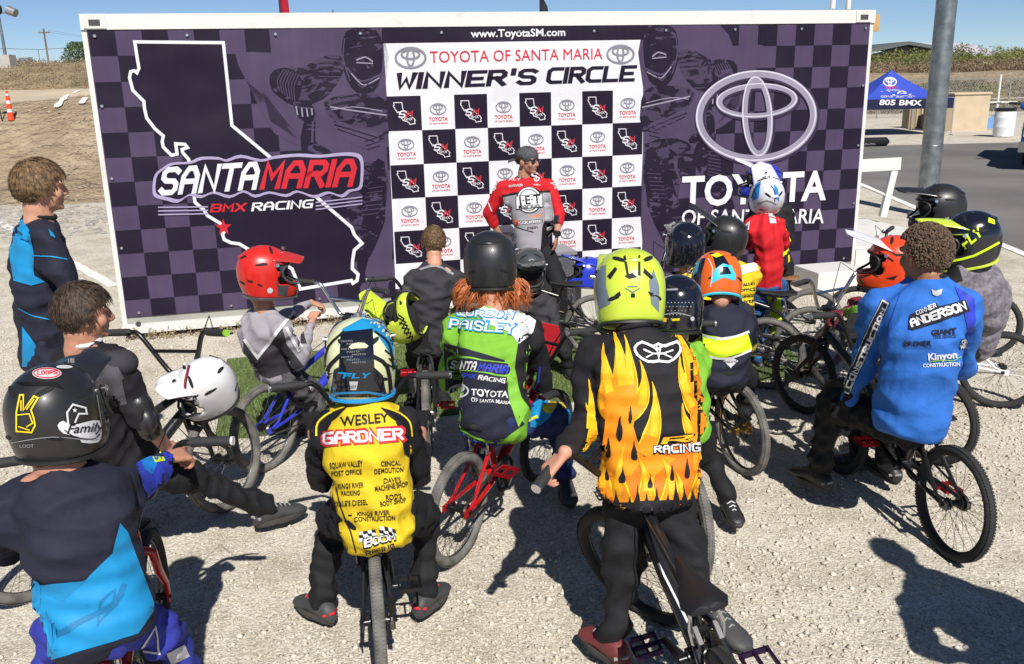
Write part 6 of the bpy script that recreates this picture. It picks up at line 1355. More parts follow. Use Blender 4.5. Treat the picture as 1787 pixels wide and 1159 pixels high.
p.add(place(sfont('CORSON', 2.0, 1.5), (794, 553), (896, 560), 15, .15), CYAN, 2); p.add(place(sfont('CORSON', 1.1, 1.5), (796, 551), (894, 558), 11, .15), WHT, 4); p.add(place(sfont('PAISLEY', 2.1, 1.5), (782, 574), (898, 586), 20, .15), CYAN, 5); p.add(place(sfont('PAISLEY', 1.2, 1.5), (784, 572), (896, 584), 15, .15), WHT, 7)
hal = [(781, 625), (800, 620), (845, 628), (888, 634), (890, 654), (880, 658), (840, 650), (800, 646), (783, 648)]; p.poly(hal, GRN, 2, 2); p.poly([(835+(a-835)*.96, 638+(b-638)*.8) for a, b in hal], JNAV, 3, 2)
p.text('SANTA', (785, 642), (830, 646), 15, WHT, stroke=1.5, shear=.2, layer=4); p.text('MARIA', (833, 647), (884, 653), 15, DBLU, stroke=1.6, shear=.2, layer=4)
p.text('BMX', (806, 658), (829, 661), 8, DBLU, stroke=1.5, shear=.2, layer=3); p.text('RACING', (834, 662), (880, 669), 8, WHT, stroke=1.4, shear=.2, layer=3)
for k in range(3): p.line([(785+k*2, 652+k*3.4), (802, 655+k*3.2)], 1.4, GRN, 3)
p.text('TOYOTA', (823, 690), (886, 694), 12, WHT, bold=.025, layer=3); p.text('OF SANTA MARIA', (823, 700), (890, 706), 6.5, WHT, bold=.012, layer=3); p.add(tri_emblem(801, 682, 34, .08), LGRY, 3); p.done()
p = Print(lo, 'print'); p.poly([(930, 705), (960, 695), (968, 715), (945, 740), (925, 745)], CYAN, 0, 2); p.poly([(990, 715), (1000, 720), (1000, 800), (990, 815)], CYAN, 0); p.poly([(950, 700), (964, 694), (972, 706), (960, 722), (946, 716)], YEL, 1, 2); p.line([(905, 740), (935, 728)], 5, YEL, 1); p.line([(975, 700), (985, 712)], 4, YEL, 1); p.done()
# hair of the long haired rider
q = MB(); rgn = random.Random(4)
for i in range(620):
    u_ = rgn.random(); x = 802+112*u_; base = W_(x, 494+rgn.uniform(-8, 4)-6*math.sin(PI*u_), 4.20+.06*abs(u_-.5)+rgn.uniform(-.02, .05)); ln = (.075+.07*math.sin(PI*u_)**.6+rgn.uniform(-.035, .03)); pts = []; lock = int(u_*26); ph = lock*1.7+rgn.uniform(-.4, .4); am = .007+.006*((lock*7) % 5)/5
    for k in range(8):
        tt = k/7; pts.append(base+V(((u_-.5)*.09*tt+am*math.sin(ph+tt*8), -.028*math.sin(tt*2.2)+am*math.cos(ph+tt*7), -ln*tt)))
    rr0 = rgn.uniform(.0014, .003); q.tube(pts, [rr0*(1-.8*(k/7)**2) for k in range(8)], 4)
put('long_hair', q, HAIR['red'], t)

# --- rider in bright blue
t, jo, lo, ho, J = person('young man with short curly hair in bright blue named jersey, sitting on a bike', dict(head=W_(1612, 446, 3.86), neck=W_(1622, 488, 3.84), pel=W_(1592, 710, 3.82), shL=W_(1530, 532, 3.90), shR=W_(1682, 528, 3.78), elL=W_(1508, 640, 4.02), wrL=W_(1478, 702, 4.06), elR=W_(1680, 640, 4.0), wrR=W_(1640, 640, 4.35), hdL=V((-.25, .15, -.9)), hnL=V((.5, .8, 0)), curlL=(.7, 0, 0),
 hL=W_(1555, 738, 3.94), hR=W_(1590, 748, 3.96), knL=W_(1452, 700, 4.25), knR=W_(1545, 735, 4.3), anL=W_(1428, 826, 4.36), anR=W_(1552, 812, 4.44), toL=W_(1384, 836, 4.52), toR=W_(1516, 820, 4.62)), s=1.03, jersey=BJ, pants=TRB, skin=SKIN2, fwd=(-.3, 1, 0), shoes=SHB, laces=LCE, socks=cloth('sock_white', (.6, .6, .6)),
 hair=('curl', 'curly', 9000), face=1.08, headM=tilt((-.42, 1, -.12), (0, .12, 1)), gloves=GLV, wid=1.03, dep=1.15, hem=.22, seed=8, vox=.009, bvox=.006, collar=JBLK, group=GRP, curve=.06, sl=1.08)
p = Print(jo, 'print')
p.poly([(1665, 500), (1700, 520), (1702, 560), (1692, 590), (1680, 540)], DBLU, 0, 1)
p.poly([(1586, 560), (1588, 549), (1634, 530), (1637, 536), (1684, 523), (1691, 543), (1594, 577), (1586, 574)], JNAV, 2); p.text('CONNER', (1600, 550), (1634, 538), 8, WHT, stroke=1.4, layer=4); p.text('ANDERSON', (1591, 572), (1686, 540), 15, WHT, stroke=1.7, layer=4, gap=1.0)
p.text('GIANT', (1625, 586), (1669, 582), 10, JNAV, bold=.045); p.text('TREE SERVICE', (1628, 592), (1668, 589), 5.5, JNAV, bold=.012); p.text('BREMER', (1578, 604), (1626, 603), 9, JNAV, bold=.02); p.text('AUTO PARTS·LOMPOC', (1579, 609), (1626, 608), 4, JNAV, bold=.0)
p.text('Kinyon', (1620, 628), (1669, 624), 12, WHT, bold=.035); p.text('CONSTRUCTION', (1611, 641), (1674, 638), 7, WHT, bold=.025); p.line([(1622, 631), (1645, 628), (1662, 629), (1680, 620)], 1.6, GRN, 2, sm=3)
p.text('CEN', (1678, 600), (1688, 598), 7, WHT, bold=.03, outline=BLK, ow=.04); p.text('MET', (1676, 608), (1688, 606), 7, WHT, bold=.03, outline=BLK, ow=.04)
p.line([(1572, 512), (1556, 560), (1552, 620)], 1.1, DBLU, 1, sm=3); p.poly([(1626, 505), (1633, 508), (1644, 505), (1642, 514), (1635, 517), (1628, 514)], LGRY, 2)
p.add(ribbon([(1543, 533), (1525, 570), (1508, 610), (1490, 650), (1478, 678)], 17), BLK, 1); p.add(ribbon([(1543, 533), (1525, 570), (1508, 610), (1490, 650), (1478, 678)], 15), WHT, 2); p.add(ribbon([(1542, 535), (1525, 570), (1508, 610), (1490, 650), (1479, 676)], 13), JNAV, 3)
p.text('CONSTRUCTION', (1485, 678), (1549, 540), 10, WHT, stroke=1.7, layer=5); p.done()

# --- bottom left rider, navy over blue
t, jo, lo, ho, J = person('rider in scuffed matte black helmet with stickers and navy over blue jersey, bottom left', dict(head=W_(100, 726, 2.36), neck=W_(110, 812, 2.32), pel=W_(172, 1062, 2.26), shL=W_(8, 880, 2.26), shR=W_(205, 855, 2.42), elL=W_(10, 960, 2.52), wrL=W_(60, 900, 2.9), elR=W_(262, 832, 2.66), wrR=W_(286, 800, 2.86), hdR=V((.35, .5, -.1)), hnR=V((.2, .6, -.6)), curlR=(1.0, 0, 0),
 hL=W_(120, 1090, 2.30), hR=W_(225, 1078, 2.32), knL=W_(95, 1120, 2.62), knR=W_(310, 1120, 2.55), anL=W_(60, 1250, 2.6), anR=W_(345, 1260, 2.6)), s=.96, jersey=JNAV, pants=cloth('royal', (.03, .04, .30)), skin=SKIN3, fwd=(-.05, 1, 0), shoes=SHB, helm=dict(s=.90, m=HB_, vm=HB_, vup=.3, vlen=.12, fin=False), headM=tilt((.15, 1, -.12), (0, .12, 1)), legw=.92, wid=.98, dep=1.05, hem=.26, seed=31, vox=.0085, bvox=.006, collar=JBLK, group=GRP)
p = Print(jo, 'print')
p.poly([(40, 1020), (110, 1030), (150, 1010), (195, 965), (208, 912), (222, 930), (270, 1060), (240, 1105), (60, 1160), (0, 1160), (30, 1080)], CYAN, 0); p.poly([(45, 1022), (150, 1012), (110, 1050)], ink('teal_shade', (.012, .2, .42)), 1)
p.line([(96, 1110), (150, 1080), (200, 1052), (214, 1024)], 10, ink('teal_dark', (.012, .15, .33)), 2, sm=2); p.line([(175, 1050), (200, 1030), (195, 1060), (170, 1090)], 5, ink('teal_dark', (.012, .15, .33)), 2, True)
p.poly([(238, 810), (262, 792), (300, 784), (306, 808), (284, 850), (262, 880)], DBLU, 0, 2); p.poly([(246, 806), (275, 798), (262, 830)], BLU, 1, 2); p.poly([(262, 794), (280, 789), (287, 806), (270, 809)], NEON, 2); p.line([(268, 798), (272, 805), (277, 796), (281, 803)], 2, DBLU, 3); p.done()
p = Print(lo, 'print'); p.poly([(232, 1070), (262, 1060), (268, 1080), (240, 1105)], WHT, 0); p.line([(245, 1135), (270, 1095), (278, 1140), (245, 1135)], 4, LGRY, 0); p.poly([(290, 1140), (320, 1125), (330, 1145), (300, 1159)], LGRY, 0); p.done()
p = Print(ho, 'sticker', 6)
hand = [(30, 752), (30, 720), (36, 690), (42, 690), (42, 716), (60, 692), (67, 695), (55, 715), (60, 730), (62, 742), (56, 754)]; p.line(hand, 2.6, YEL, 2, True); p.line([(32, 724), (52, 722), (58, 738), (48, 744)], 2, YEL, 2); p.line([(38, 700), (38, 716)], 2, YEL, 2); p.line([(60, 698), (48, 714)], 2, YEL, 2); p.line([(34, 744), (52, 750)], 2, YEL, 2)
p.line([(118, 738), (116, 720), (126, 706), (148, 712), (150, 722), (136, 722), (130, 736)], 3, WHT, 2); p.poly([(100, 742), (110, 734), (124, 742), (150, 736), (172, 734), (176, 756), (170, 772), (142, 772), (136, 762), (110, 756)], WHT, 1, 2); p.text('Family', (116, 756), (176, 752), 16, BLK, bold=.01, shear=.4, layer=3); p.line([(112, 750), (130, 762), (160, 766), (172, 758)], 1.6, BLK, 3, sm=3)
st_ = []
for i in range(10): a = -PI/2+i*PI/5; r_ = 4.5 if i % 2 == 0 else 1.8; st_.append((129+r_*math.cos(a), 716+r_*math.sin(a)))
p.poly(st_, WHT, 3)
p.poly(disc(82, 653, 25, 10)[0], LGRY, 2); p.add(ering(82, 653, 22, 8, 2), RED, 3); p.text('LOOPS', (66, 656), (100, 655), 7, RED, stroke=1.6, layer=3); p.poly(disc(112, 642, 14, 3)[0], LGRY, 2); p.text('LOOT', (36, 780), (60, 780), 6, GRY, bold=.01, layer=2)
p.line([(22, 772), (90, 762), (150, 768)], 1.5, GRY, 1, sm=3); p.line([(168, 690), (176, 740)], 1.5, GRY, 1); p.poly([(28, 668), (100, 668), (112, 680), (90, 674), (40, 674)], ink('slot', (.003, .003, .003)), 1); p.done()

# --- seated boy in black armour
t, jo, lo, ho, J = person('dark haired boy in black body armour sitting with one leg stretched out', dict(head=W_(148, 548, 3.55), neck=W_(150, 600, 3.55), pel=W_(222, 790, 3.72), shL=W_(118, 632, 3.75), shR=W_(200, 636, 3.42), elL=W_(150, 720, 3.9), wrL=W_(250, 760, 4.05), elR=W_(252, 732, 3.42), wrR=W_(288, 778, 3.58), hdR=V((.5, .5, -.4)), hnR=V((-.4, .3, -.8)), curlR=(.8, 0, 0),
 hL=W_(205, 800, 3.85), hR=W_(235, 812, 3.68), knL=W_(220, 840, 4.15), knR=W_(345, 838, 3.9), anL=W_(215, 920, 4.1), anR=W_(470, 888, 4.12), toR=W_(535, 884, 4.24), toL=W_(240, 930, 4.2)), s=1.0, jersey=JBLK, pants=TRB, skin=SKIN3, fwd=(.85, .6, 0), shoes=SHG, laces=LCE, hair=('dark', 'long', 2600), face=1.0, headM=tilt((1, .62, -.08), (0, 0, 1)), wid=.95, sleeve='short', hem=.2, seed=41, vox=.009, bvox=.0055, collar=mat('white_tee', (.6, .6, .62), .8), group=GRP, curve=.05)
q = MB(); q.capsule(W_(243, 705, 3.42), W_(262, 750, 3.46), .052, .048); q.ell(W_(256, 736, 3.40), (.042, .036, .052)); organic('elbow_guard', q, .009, HB_, t, 2)
q = MB(); q.ell(W_(205, 634, 3.42), (.082, .07, .06)); q.ell(W_(165, 622, 3.46), (.06, .04, .04)); organic('shoulder_pad', q, .010, JDK, t, 2)
p = Print(jo, 'print'); p.poly([(150, 640), (200, 628), (215, 660), (190, 700), (170, 670)], TRG, 0, 1); p.poly([(190, 680), (212, 664), (222, 705), (200, 710)], TRG, 0, 1); p.done()
p = Print(lo, 'print'); p.line([(196, 770), (222, 765), (218, 785), (198, 790)], 2, GRY, 1, True); p.line([(230, 760), (236, 775)], 2, GRY, 1); p.done()
# hanging white helmet on that bike's bars
g0 = W_(352, 668, 4.22)
hw = thing('white_helmet', 'white full face helmet hanging upside down on the black and green handlebar', 'helmet', (g0.x, g0.y, 0))
ho = helmet(hw, g0+V((.02, 0, -.01)), Mof((-.80, -.25, -.45), (-.42, -.62, .60)), .95, HW_, vup=.35, vlen=.10, name='shell')
p = Print(ho, 'graphic', 6); p.line([(330, 640), (322, 690), (345, 720)], 5, mat('wine', (.18, .02, .04), .5), 1, sm=2); p.text('poc', (340, 705), (346, 688), 7, BLK, bold=.03, layer=2); p.done()

# --- standing boy at the left
t, jo, lo, ho, J = person('standing boy with brown hair in navy and light blue jersey at the left edge', dict(head=W_(72, 328, 4.1), neck=W_(72, 382, 4.1), pel=W_(88, 600, 4.12), shL=W_(50, 415, 4.28), shR=W_(85, 418, 3.95), elR=W_(120, 500, 3.92), wrR=W_(150, 548, 3.98), elL=W_(90, 505, 4.36), wrL=W_(146, 552, 4.30), anL=W_(85, 925, 4.25), anR=W_(118, 940, 4.05), knL=W_(82, 760, 4.25), knR=W_(112, 770, 4.05)), s=1.0, jersey=JNAV, pants=JNAV, skin=SKIN, fwd=(1, .35, 0), shoes=SHB, hair=('brown', 'long', 3200), face=1.0, headM=tilt((1, .72, -.05), (0, 0, 1)), wid=.98, hem=.22, seed=51, vox=.009, bvox=.0055, group='people standing by the banner', collar=JBLK)
p = Print(jo, 'print'); p.poly([(18, 405), (40, 382), (52, 402), (60, 440), (60, 480), (78, 492), (55, 498), (25, 490), (18, 450)], CYAN, 0, 1); p.line([(58, 446), (90, 448), (116, 453)], 2, CYAN, 1, sm=2); p.line([(34, 538), (60, 552), (84, 557)], 2, CYAN, 1, sm=2); p.poly([(40, 570), (62, 600), (70, 640), (40, 640)], CYAN, 0, 1); p.poly([(84, 400), (92, 408), (96, 416), (88, 412)], CYAN, 1); p.text('SMITH', (26, 404), (38, 414), 6, BLK, stroke=1.2, layer=2); p.done()

# --- red helmet rider
t, jo, lo, ho, J = person('rider in red helmet and pale grey jersey on the blue bike', dict(head=W_(462, 478, 4.92), neck=W_(462, 540, 4.92), pel=W_(480, 636, 5.0), shL=W_(440, 566, 5.05), shR=W_(492, 572, 4.82), elL=W_(490, 560, 5.3), wrL=W_(543, 528, 5.45), elR=W_(522, 632, 4.90), wrR=W_(545, 560, 5.2), hdL=V((.6, .3, -.3)), hnL=V((.2, .3, -.8)), curlL=(.9, 0, 0),
 hL=W_(475, 645, 5.12), hR=W_(490, 655, 4.95), knL=W_(520, 660, 5.4), knR=W_(552, 688, 5.12), anR=W_(556, 760, 5.05), anL=W_(520, 740, 5.4), toR=W_(575, 765, 5.15)), s=.86, jersey=GJ, pants=TRG, skin=SKIN, fwd=(.85, .55, 0), shoes=SHG, helm=dict(s=.98, m=HR_, vm=paint('visor_red', (.45, .03, .025)), trim=HGY, vup=-.1, vlen=.12), headM=tilt((1, .30, -.12), (0, 0, 1)), wid=1.02, hem=.25, seed=61, group=GRP, curve=.06, slv=dict(R=GJ))
p = Print(jo, 'print'); p.poly([(426, 590), (450, 626), (492, 570), (500, 600), (530, 640), (470, 660), (425, 640)], JDK, 0); p.line([(428, 594), (450, 624), (490, 572), (512, 545)], 5, WHT, 1); p.line([(500, 574), (520, 612)], 5, WHT, 2); p.line([(508, 570), (528, 606)], 2.5, WHT, 2); p.poly([(505, 545), (525, 560), (535, 600), (520, 600)], JDK, 1); p.done()
p = Print(lo, 'print'); p.line([(520, 655), (545, 680)], 10, JDK, 0); p.text('RACING', (522, 658), (543, 682), 5, WHT, stroke=1.3); p.done()
p = Print(ho, 'graphic', 6); p.poly([(478, 455), (490, 470), (482, 490), (486, 520), (500, 520), (510, 470), (500, 455)], HGY, 0, 1); p.poly(disc(471, 507, 5, 5)[0], LGRY, 2); p.poly([(432, 488), (442, 491), (441, 494), (432, 491)], BLK, 1); p.poly([(450, 494), (458, 498), (457, 501), (449, 497)], BLK, 1); p.done()

# --- standing boy in grey
t, jo, lo, ho, J = person('short haired boy in charcoal grey kit standing astride his bike, back turned', dict(head=W_(757, 425, 5.85), neck=W_(757, 457, 5.82), pel=W_(745, 590, 5.8), shL=W_(722, 486, 5.8), shR=W_(795, 482, 5.82), elL=W_(702, 545, 5.75), wrL=W_(697, 518, 6.0), elR=W_(805, 540, 5.9), wrR=W_(790, 560, 6.15), knL=W_(728, 640, 5.95), knR=W_(772, 640, 5.95), anL=W_(720, 712, 5.85), anR=W_(775, 712, 5.85), toL=W_(715, 712, 6.1), toR=W_(782, 712, 6.1)), s=.86, jersey=JDK, pants=TRB, skin=SKIN, fwd=(-.1, 1, 0), shoes=SHB, hair=('brown', 'short', 2200), face=.92, headM=tilt((-.05, 1, -.2), (0, .2, 1)), wid=.98, hem=.25, seed=71, group=GRP, collar=JBLK, bvox=.007, gloves=GLV)
p = Print(jo, 'print'); p.line([(735, 470), (760, 464), (790, 478)], 4, GRY, 1, sm=3); p.poly([(700, 500), (712, 500), (722, 520), (708, 540), (698, 530)], TRG, 0, 1); p.done()
p = Print(lo, 'print'); p.poly([(722, 660), (735, 650), (742, 680), (725, 690)], TRG, 0, 1); p.done()
hw0 = W_(702, 560, 5.68); hw = thing('neon_helmet', 'neon yellow and black helmet hanging from the hand of the boy in grey', 'helmet', (hw0.x, hw0.y, 0))
ho = helmet(hw, hw0, Mof((-.35, -.3, .85), (-.8, .3, -.2)), 1.0, HY_, vup=.5, vlen=.17, name='shell'); p = Print(ho, 'graphic', 5)
for k in range(6): p.line([(690+k*4, 545+k*9), (705+k*3, 556+k*6), (698+k*4, 566+k*6)], 2.4, BLK, 1)
p.done()

# --- the speaker in red, facing the riders
CAP = cloth('cap_grey', (.075, .075, .085))
t, jo, lo, ho, J = person('man in backwards grey cap, sunglasses and red and grey race jersey facing the riders', dict(head=W_(921, 281, 7.85), neck=W_(914, 312, 7.88), pel=W_(930, 428, 7.85), shR=W_(877, 328, 7.88), shL=W_(957, 325, 7.88), elR=W_(853, 372, 7.92), elL=W_(976, 372, 7.80), wrR=W_(872, 412, 7.96), wrL=W_(972, 408, 7.66), hdL=V((-.12, -.1, -1)), hnL=V((-1, .3, 0)), curlL=(.25, 0, 0), hdR=V((.4, .3, -.6)),
 hR=W_(912, 436, 7.86), hL=W_(950, 436, 7.84), knR=W_(925, 500, 7.55), knL=W_(975, 495, 7.5), anR=W_(925, 575, 7.6), anL=W_(985, 578, 7.55), toR=W_(920, 585, 7.4), toL=W_(990, 588, 7.35)), s=.97, jersey=RJ, pants=TRB, skin=SKIN3, fwd=(.05, -1, 0), shoes=SHB, laces=LCE, face=1.0, headM=tilt((.80, -.58, -.06), (0, 0, 1)), wid=.98, hem=.10, seed=81, vox=.009, bvox=.0055, sleeve='three', group='people standing by the banner', curve=-.02, collar=JBLK, hair=('dark', 'short', 600), wr=.004)
HM = tilt((.80, -.58, -.06), (0, 0, 1)); hc = J['head']; q = MB(); Wh = lambda p_: hc + HM @ V(p_)
q.ell(Wh((0, -.010, .045)), (.086, .106, .080), HM, 20, 12); cap = put('cap', q, CAP, t)
q = MB(); rows = []
for i in range(9):
    a = -1+i/4; rows.append([Wh((.07*a, -.085-.03*(1-a*a), .018-.012*a*a)), Wh((.062*a, -.165-.02*(1-a*a), -.004-.02*a*a)), Wh((.062*a, -.165-.02*(1-a*a), -.009-.02*a*a)), Wh((.07*a, -.085-.03*(1-a*a), .012-.012*a*a))])
q.rings(rows); put('cap_brim', q, CAP, cap)
GLS = mat('sunglass_lens', (.01, .01, .012), .08, coat=1); q = MB()
for sg in (-1, 1): q.ell(Wh((sg*.032, .083, .008)), (.028, .012, .017), HM, 12, 8); q.tube([Wh((sg*.058, .078, .012)), Wh((sg*.076, .05, .012)), Wh((sg*.080, -.01, .010))], .0035, 6)
q.tube([Wh((-.01, .096, .012)), Wh((.01, .096, .012))], .003, 6); put('sunglasses', q, GLS, t)
q = MB(); wr_ = J['wrL']; d_ = (wr_-J['elL']).normalized(); q.tube([wr_-d_*.012, wr_+d_*.008], .034, 14); q.box(wr_+V((0, -.035, 0)), (.036, .012, .036)); put('watch', q, GLV, t)
p = Print(jo, 'print', 5)
p.poly([(878, 340), (960, 336), (972, 400), (972, 452), (880, 456), (880, 400)], ink('silver_grey', (.33, .32, .35)), 0); p.line([(878, 342), (900, 338), (958, 334)], 4, BLK, 1); p.poly([(946, 395), (955, 372), (965, 380), (968, 420), (955, 450), (942, 452)], BLK, 1, 1); p.line([(893, 362), (892, 385), (906, 398), (930, 405)], 2, BLK, 1, sm=3); p.poly([(880, 350), (888, 350), (886, 380), (892, 400), (884, 400)], WHT, 1)
p.poly(disc(923, 349, 22.5, 23.5, 28)[0], BLK, 2); p.poly(disc(923, 349, 20.5, 21.5, 28)[0], WHT, 3); p.add(ering(923, 349, 17, 18, 1.5), BLK, 4); p.poly([(900, 342), (946, 338), (947, 362), (901, 366)], BLK, 5); p.poly([(901.5, 343), (945, 339.5), (945.5, 360.5), (902, 364.5)], WHT, 6)
p.text('J·E·T', (905, 358), (943, 354), 15, BLK, bold=.02, layer=7); p.text('RACING', (907, 365), (941, 362), 6, BLK, stroke=1.3, layer=8)
p.text('FLY', (888, 316), (908, 315), 4, WHT, stroke=1.5, shear=.3); p.text('ANSWER', (888, 327), (912, 325), 4, WHT, stroke=1.4); p.add(ering(936, 312, 4.4, 4.4, 1.8), WHT, 2); p.text('7', (934, 314), (938, 314), 5, WHT, bold=.02, layer=3); p.text('PROMETO', (931, 324), (943, 324), 2.6, WHT, bold=.01)
p.text('NSN', (926, 381), (946, 378), 6, ORG, bold=.01); p.text('SQUARE', (905, 392), (946, 388), 5, WHT, stroke=1.5, outline=BLK, ow=1); p.poly(disc(903, 390, 3, 3)[0], RED, 3); p.text('main', (920, 401), (938, 399), 6, BLK, bold=.02); p.poly([(898, 384), (905, 384), (904, 388), (899, 388)], ORG, 2)
p.line([(852, 352), (858, 368)], 2, WHT, 2); p.line([(868, 318), (862, 332)], 3, WHT, 2); p.text('JN', (863, 330), (871, 318), 7, WHT, bold=.02); p.text('JN', (962, 318), (968, 330), 6, WHT, bold=.02); p.poly([(968, 376), (976, 376), (975, 390), (967, 390)], BLK, 2); p.done()

# --- rider facing camera with grey helmet
t, jo, lo, ho, J = person('rider in dark grey helmet with blond hair sitting in front of the speaker', dict(head=W_(925, 468, 6.6), neck=W_(930, 515, 6.62), pel=W_(945, 570, 6.6), shR=W_(905, 530, 6.62), shL=W_(962, 530, 6.62), elL=W_(968, 575, 6.5), elR=W_(900, 575, 6.5), wrR=W_(910, 600, 6.3), wrL=W_(955, 600, 6.3)), s=.82, jersey=JDK, pants=TRB, fwd=(.1, -1, 0), helm=dict(s=.92, m=HGY, vm=HGY, vup=.5, vlen=.12), headM=tilt((.12, -1, -.55), (0, -.5, 1)), seed=91, gloves=GLV, group=GRP, shoes=SHB)
q = MB()
for i in range(60):
    b0 = W_(898+random.uniform(-4, 8), 468+random.uniform(-14, 6), 6.56); q.tube([b0+V((.008*math.sin(k*.9+i), .008*math.cos(k+i), -.02*k)) for k in range(7)], [.005, .005, .005, .004, .004, .003, .001], 5)
put('long_hair', q, HAIR['blond'], t)

# --- black helmet right behind the flame jersey
t, jo, lo, ho, J = person('rider in glossy black dotted helmet half hidden behind the flame jersey', dict(head=W_(1180, 536, 4.25), neck=W_(1172, 600, 4.2), pel=W_(1185, 745, 3.98), shL=W_(1118, 620, 4.2), shR=W_(1215, 620, 4.2), elR=W_(1222, 650, 4.35), wrR=W_(1200, 640, 4.7), hR=W_(1205, 755, 3.98), knR=W_(1232, 790, 4.18), anR=W_(1270, 872, 4.10), toR=W_(1284, 905, 3.98)), s=.92, jersey=cloth('lime', (.17, .40, .035)), pants=TRB, fwd=(-.15, 1, 0), shoes=SHB, laces=WHT, helm=dict(s=.98, m=HG_, vm=HG_), headM=tilt((-.1, 1, -.2), (0, .2, 1)), seed=101, gloves=GLV, group=GRP)
p = Print(ho, 'graphic', 5)
for i in range(9):
    for j in range(5):
        if i+j < 9: p.add(disc(1160+i*6+(j % 2)*3, 528+j*7, 1.2, 1.2, 6), GRY, 1)
p.line([(1158, 549), (1182, 546), (1204, 551)], 2, GRY, 1, sm=3); p.poly([(1172, 556), (1186, 555), (1186, 559), (1173, 560)], YEL, 1); p.poly(disc(1208, 556, 3.4, 4)[0], LGRY, 1); p.poly([(1158, 554), (1164, 555), (1163, 562), (1158, 561)], YEL, 1); p.line([(1165, 506), (1190, 505)], 3, GRY, 1); p.done()
# --- orange and aqua helmet
t, jo, lo, ho, J = person('small rider in orange black and aqua helmet with black white and lime jersey', dict(head=W_(1250, 490, 4.82), neck=W_(1262, 528, 4.78), pel=W_(1262, 650, 4.66), shL=W_(1222, 546, 4.76), shR=W_(1298, 544, 4.80), elL=W_(1208, 590, 4.9), wrL=W_(1225, 620, 5.1), elR=W_(1310, 590, 4.95), wrR=W_(1290, 600, 5.25), knL=W_(1225, 660, 5.0), knR=W_(1305, 660, 5.0), anR=W_(1298, 740, 5.0), anL=W_(1225, 745, 5.0)), s=.84, jersey=JNAV, pants=TRB, fwd=(-.2, 1, 0), shoes=SHB, socks=cloth('sock_lilac', (.5, .48, .6)), helm=dict(s=1.0, m=HO_, vm=HG_, rimm=HAQ, vup=.3), headM=tilt((-.25, 1, -.75), (.0, .7, .8)), seed=111, gloves=GLV, group=GRP, wid=1.05, hem=.24, curve=.06)
p = Print(jo, 'print', 6); p.poly([(1205, 600), (1225, 582), (1262, 590), (1305, 584), (1312, 610), (1262, 624), (1210, 622)], NEON, 1, 1); p.line([(1210, 578), (1245, 590), (1270, 590), (1305, 580)], 4, WHT, 2, sm=3); p.line([(1212, 614), (1245, 624), (1275, 624), (1308, 612)], 4, WHT, 2, sm=3); p.line([(1215, 545), (1218, 575)], 6, WHT, 1); p.line([(1262, 519), (1272, 528), (1282, 516)], 2.2, WHT, 2); p.line([(1264, 519), (1280, 517)], 2, WHT, 2)
p.poly([(1262, 630), (1275, 622), (1288, 630), (1275, 642)], LGRY, 2); p.text('RACING', (1264, 634), (1286, 633), 4, BLK, stroke=1.3, layer=3); p.done()
p = Print(ho, 'graphic', 5); p.poly([(1205, 470), (1222, 452), (1232, 450), (1224, 480), (1222, 510), (1212, 520)], HG_, 0, 1); p.poly([(1244, 448), (1262, 445), (1278, 470), (1282, 490), (1262, 470), (1250, 470)], HG_, 0, 1); p.poly([(1248, 470), (1262, 460), (1276, 464), (1284, 480), (1282, 490), (1262, 484), (1240, 496)], HAQ, 1, 1); p.poly([(1258, 466), (1270, 466), (1276, 478), (1256, 480)], HG_, 2); p.poly([(1212, 462), (1222, 456), (1218, 474), (1208, 484)], HAQ, 2, 1); p.line([(1236, 452), (1244, 470), (1240, 500)], 2, LGRY, 1, sm=2); p.poly([(1240, 446), (1252, 442), (1262, 446), (1250, 450)], NEON, 2); p.done()
# --- two black helmets near the banner
t, jo, lo, ho, J = person('rider in shiny round black helmet and black and yellow jersey near the banner', dict(head=W_(1196, 430, 5.75), neck=W_(1200, 478, 5.72), pel=W_(1210, 590, 5.65), shL=W_(1168, 492, 5.72), shR=W_(1238, 490, 5.75)), s=.88, jersey=JBLK, pants=TRB, fwd=(-.1, 1, 0), helm=dict(s=.98, m=HG_, vm=HG_, vup=.15), headM=tilt((-.12, 1, -.05), (0, .05, 1)), seed=121, gloves=GLV, group=GRP, shoes=SHB)
p = Print(jo, 'print', 5)
for k in range(4): p.poly([(1176+k*11, 492), (1184+k*11, 470), (1190+k*11, 470), (1186+k*11, 482), (1192+k*11, 482), (1182+k*11, 500)], YEL, 1)
p.poly([(1200, 488), (1225, 488), (1222, 496), (1198, 496)], WHT, 2); p.poly([(1196, 500), (1240, 498), (1240, 540), (1200, 540)], YEL, 1); p.done()
t, jo, lo, ho, J = person('rider in black helmet with peak raised left and yellow sponsor jersey', dict(head=W_(1264, 418, 5.95), neck=W_(1275, 458, 5.9), pel=W_(1285, 590, 5.8), shL=W_(1252, 475, 5.95), shR=W_(1312, 474, 5.88)), s=.90, jersey=YJ, pants=TRB, fwd=(-.5, 1, 0), helm=dict(s=.98, m=HB_, vm=HB_, vup=.7, vlen=.16), headM=tilt((-1, .35, .05), (0, 0, 1)), seed=131, gloves=GLV, group=GRP, shoes=SHB)
p = Print(jo, 'print', 5); p.poly([(1290, 465), (1320, 458), (1322, 472), (1294, 480)], WHT, 1)
for k in range(6): p.text(('VALLEY', 'OFFICE', 'KINGS', 'RIVER', 'DIESEL', 'SHOP')[k], (1292, 500+k*10), (1318, 497+k*10), 5, BLK, bold=.02)
p.done()
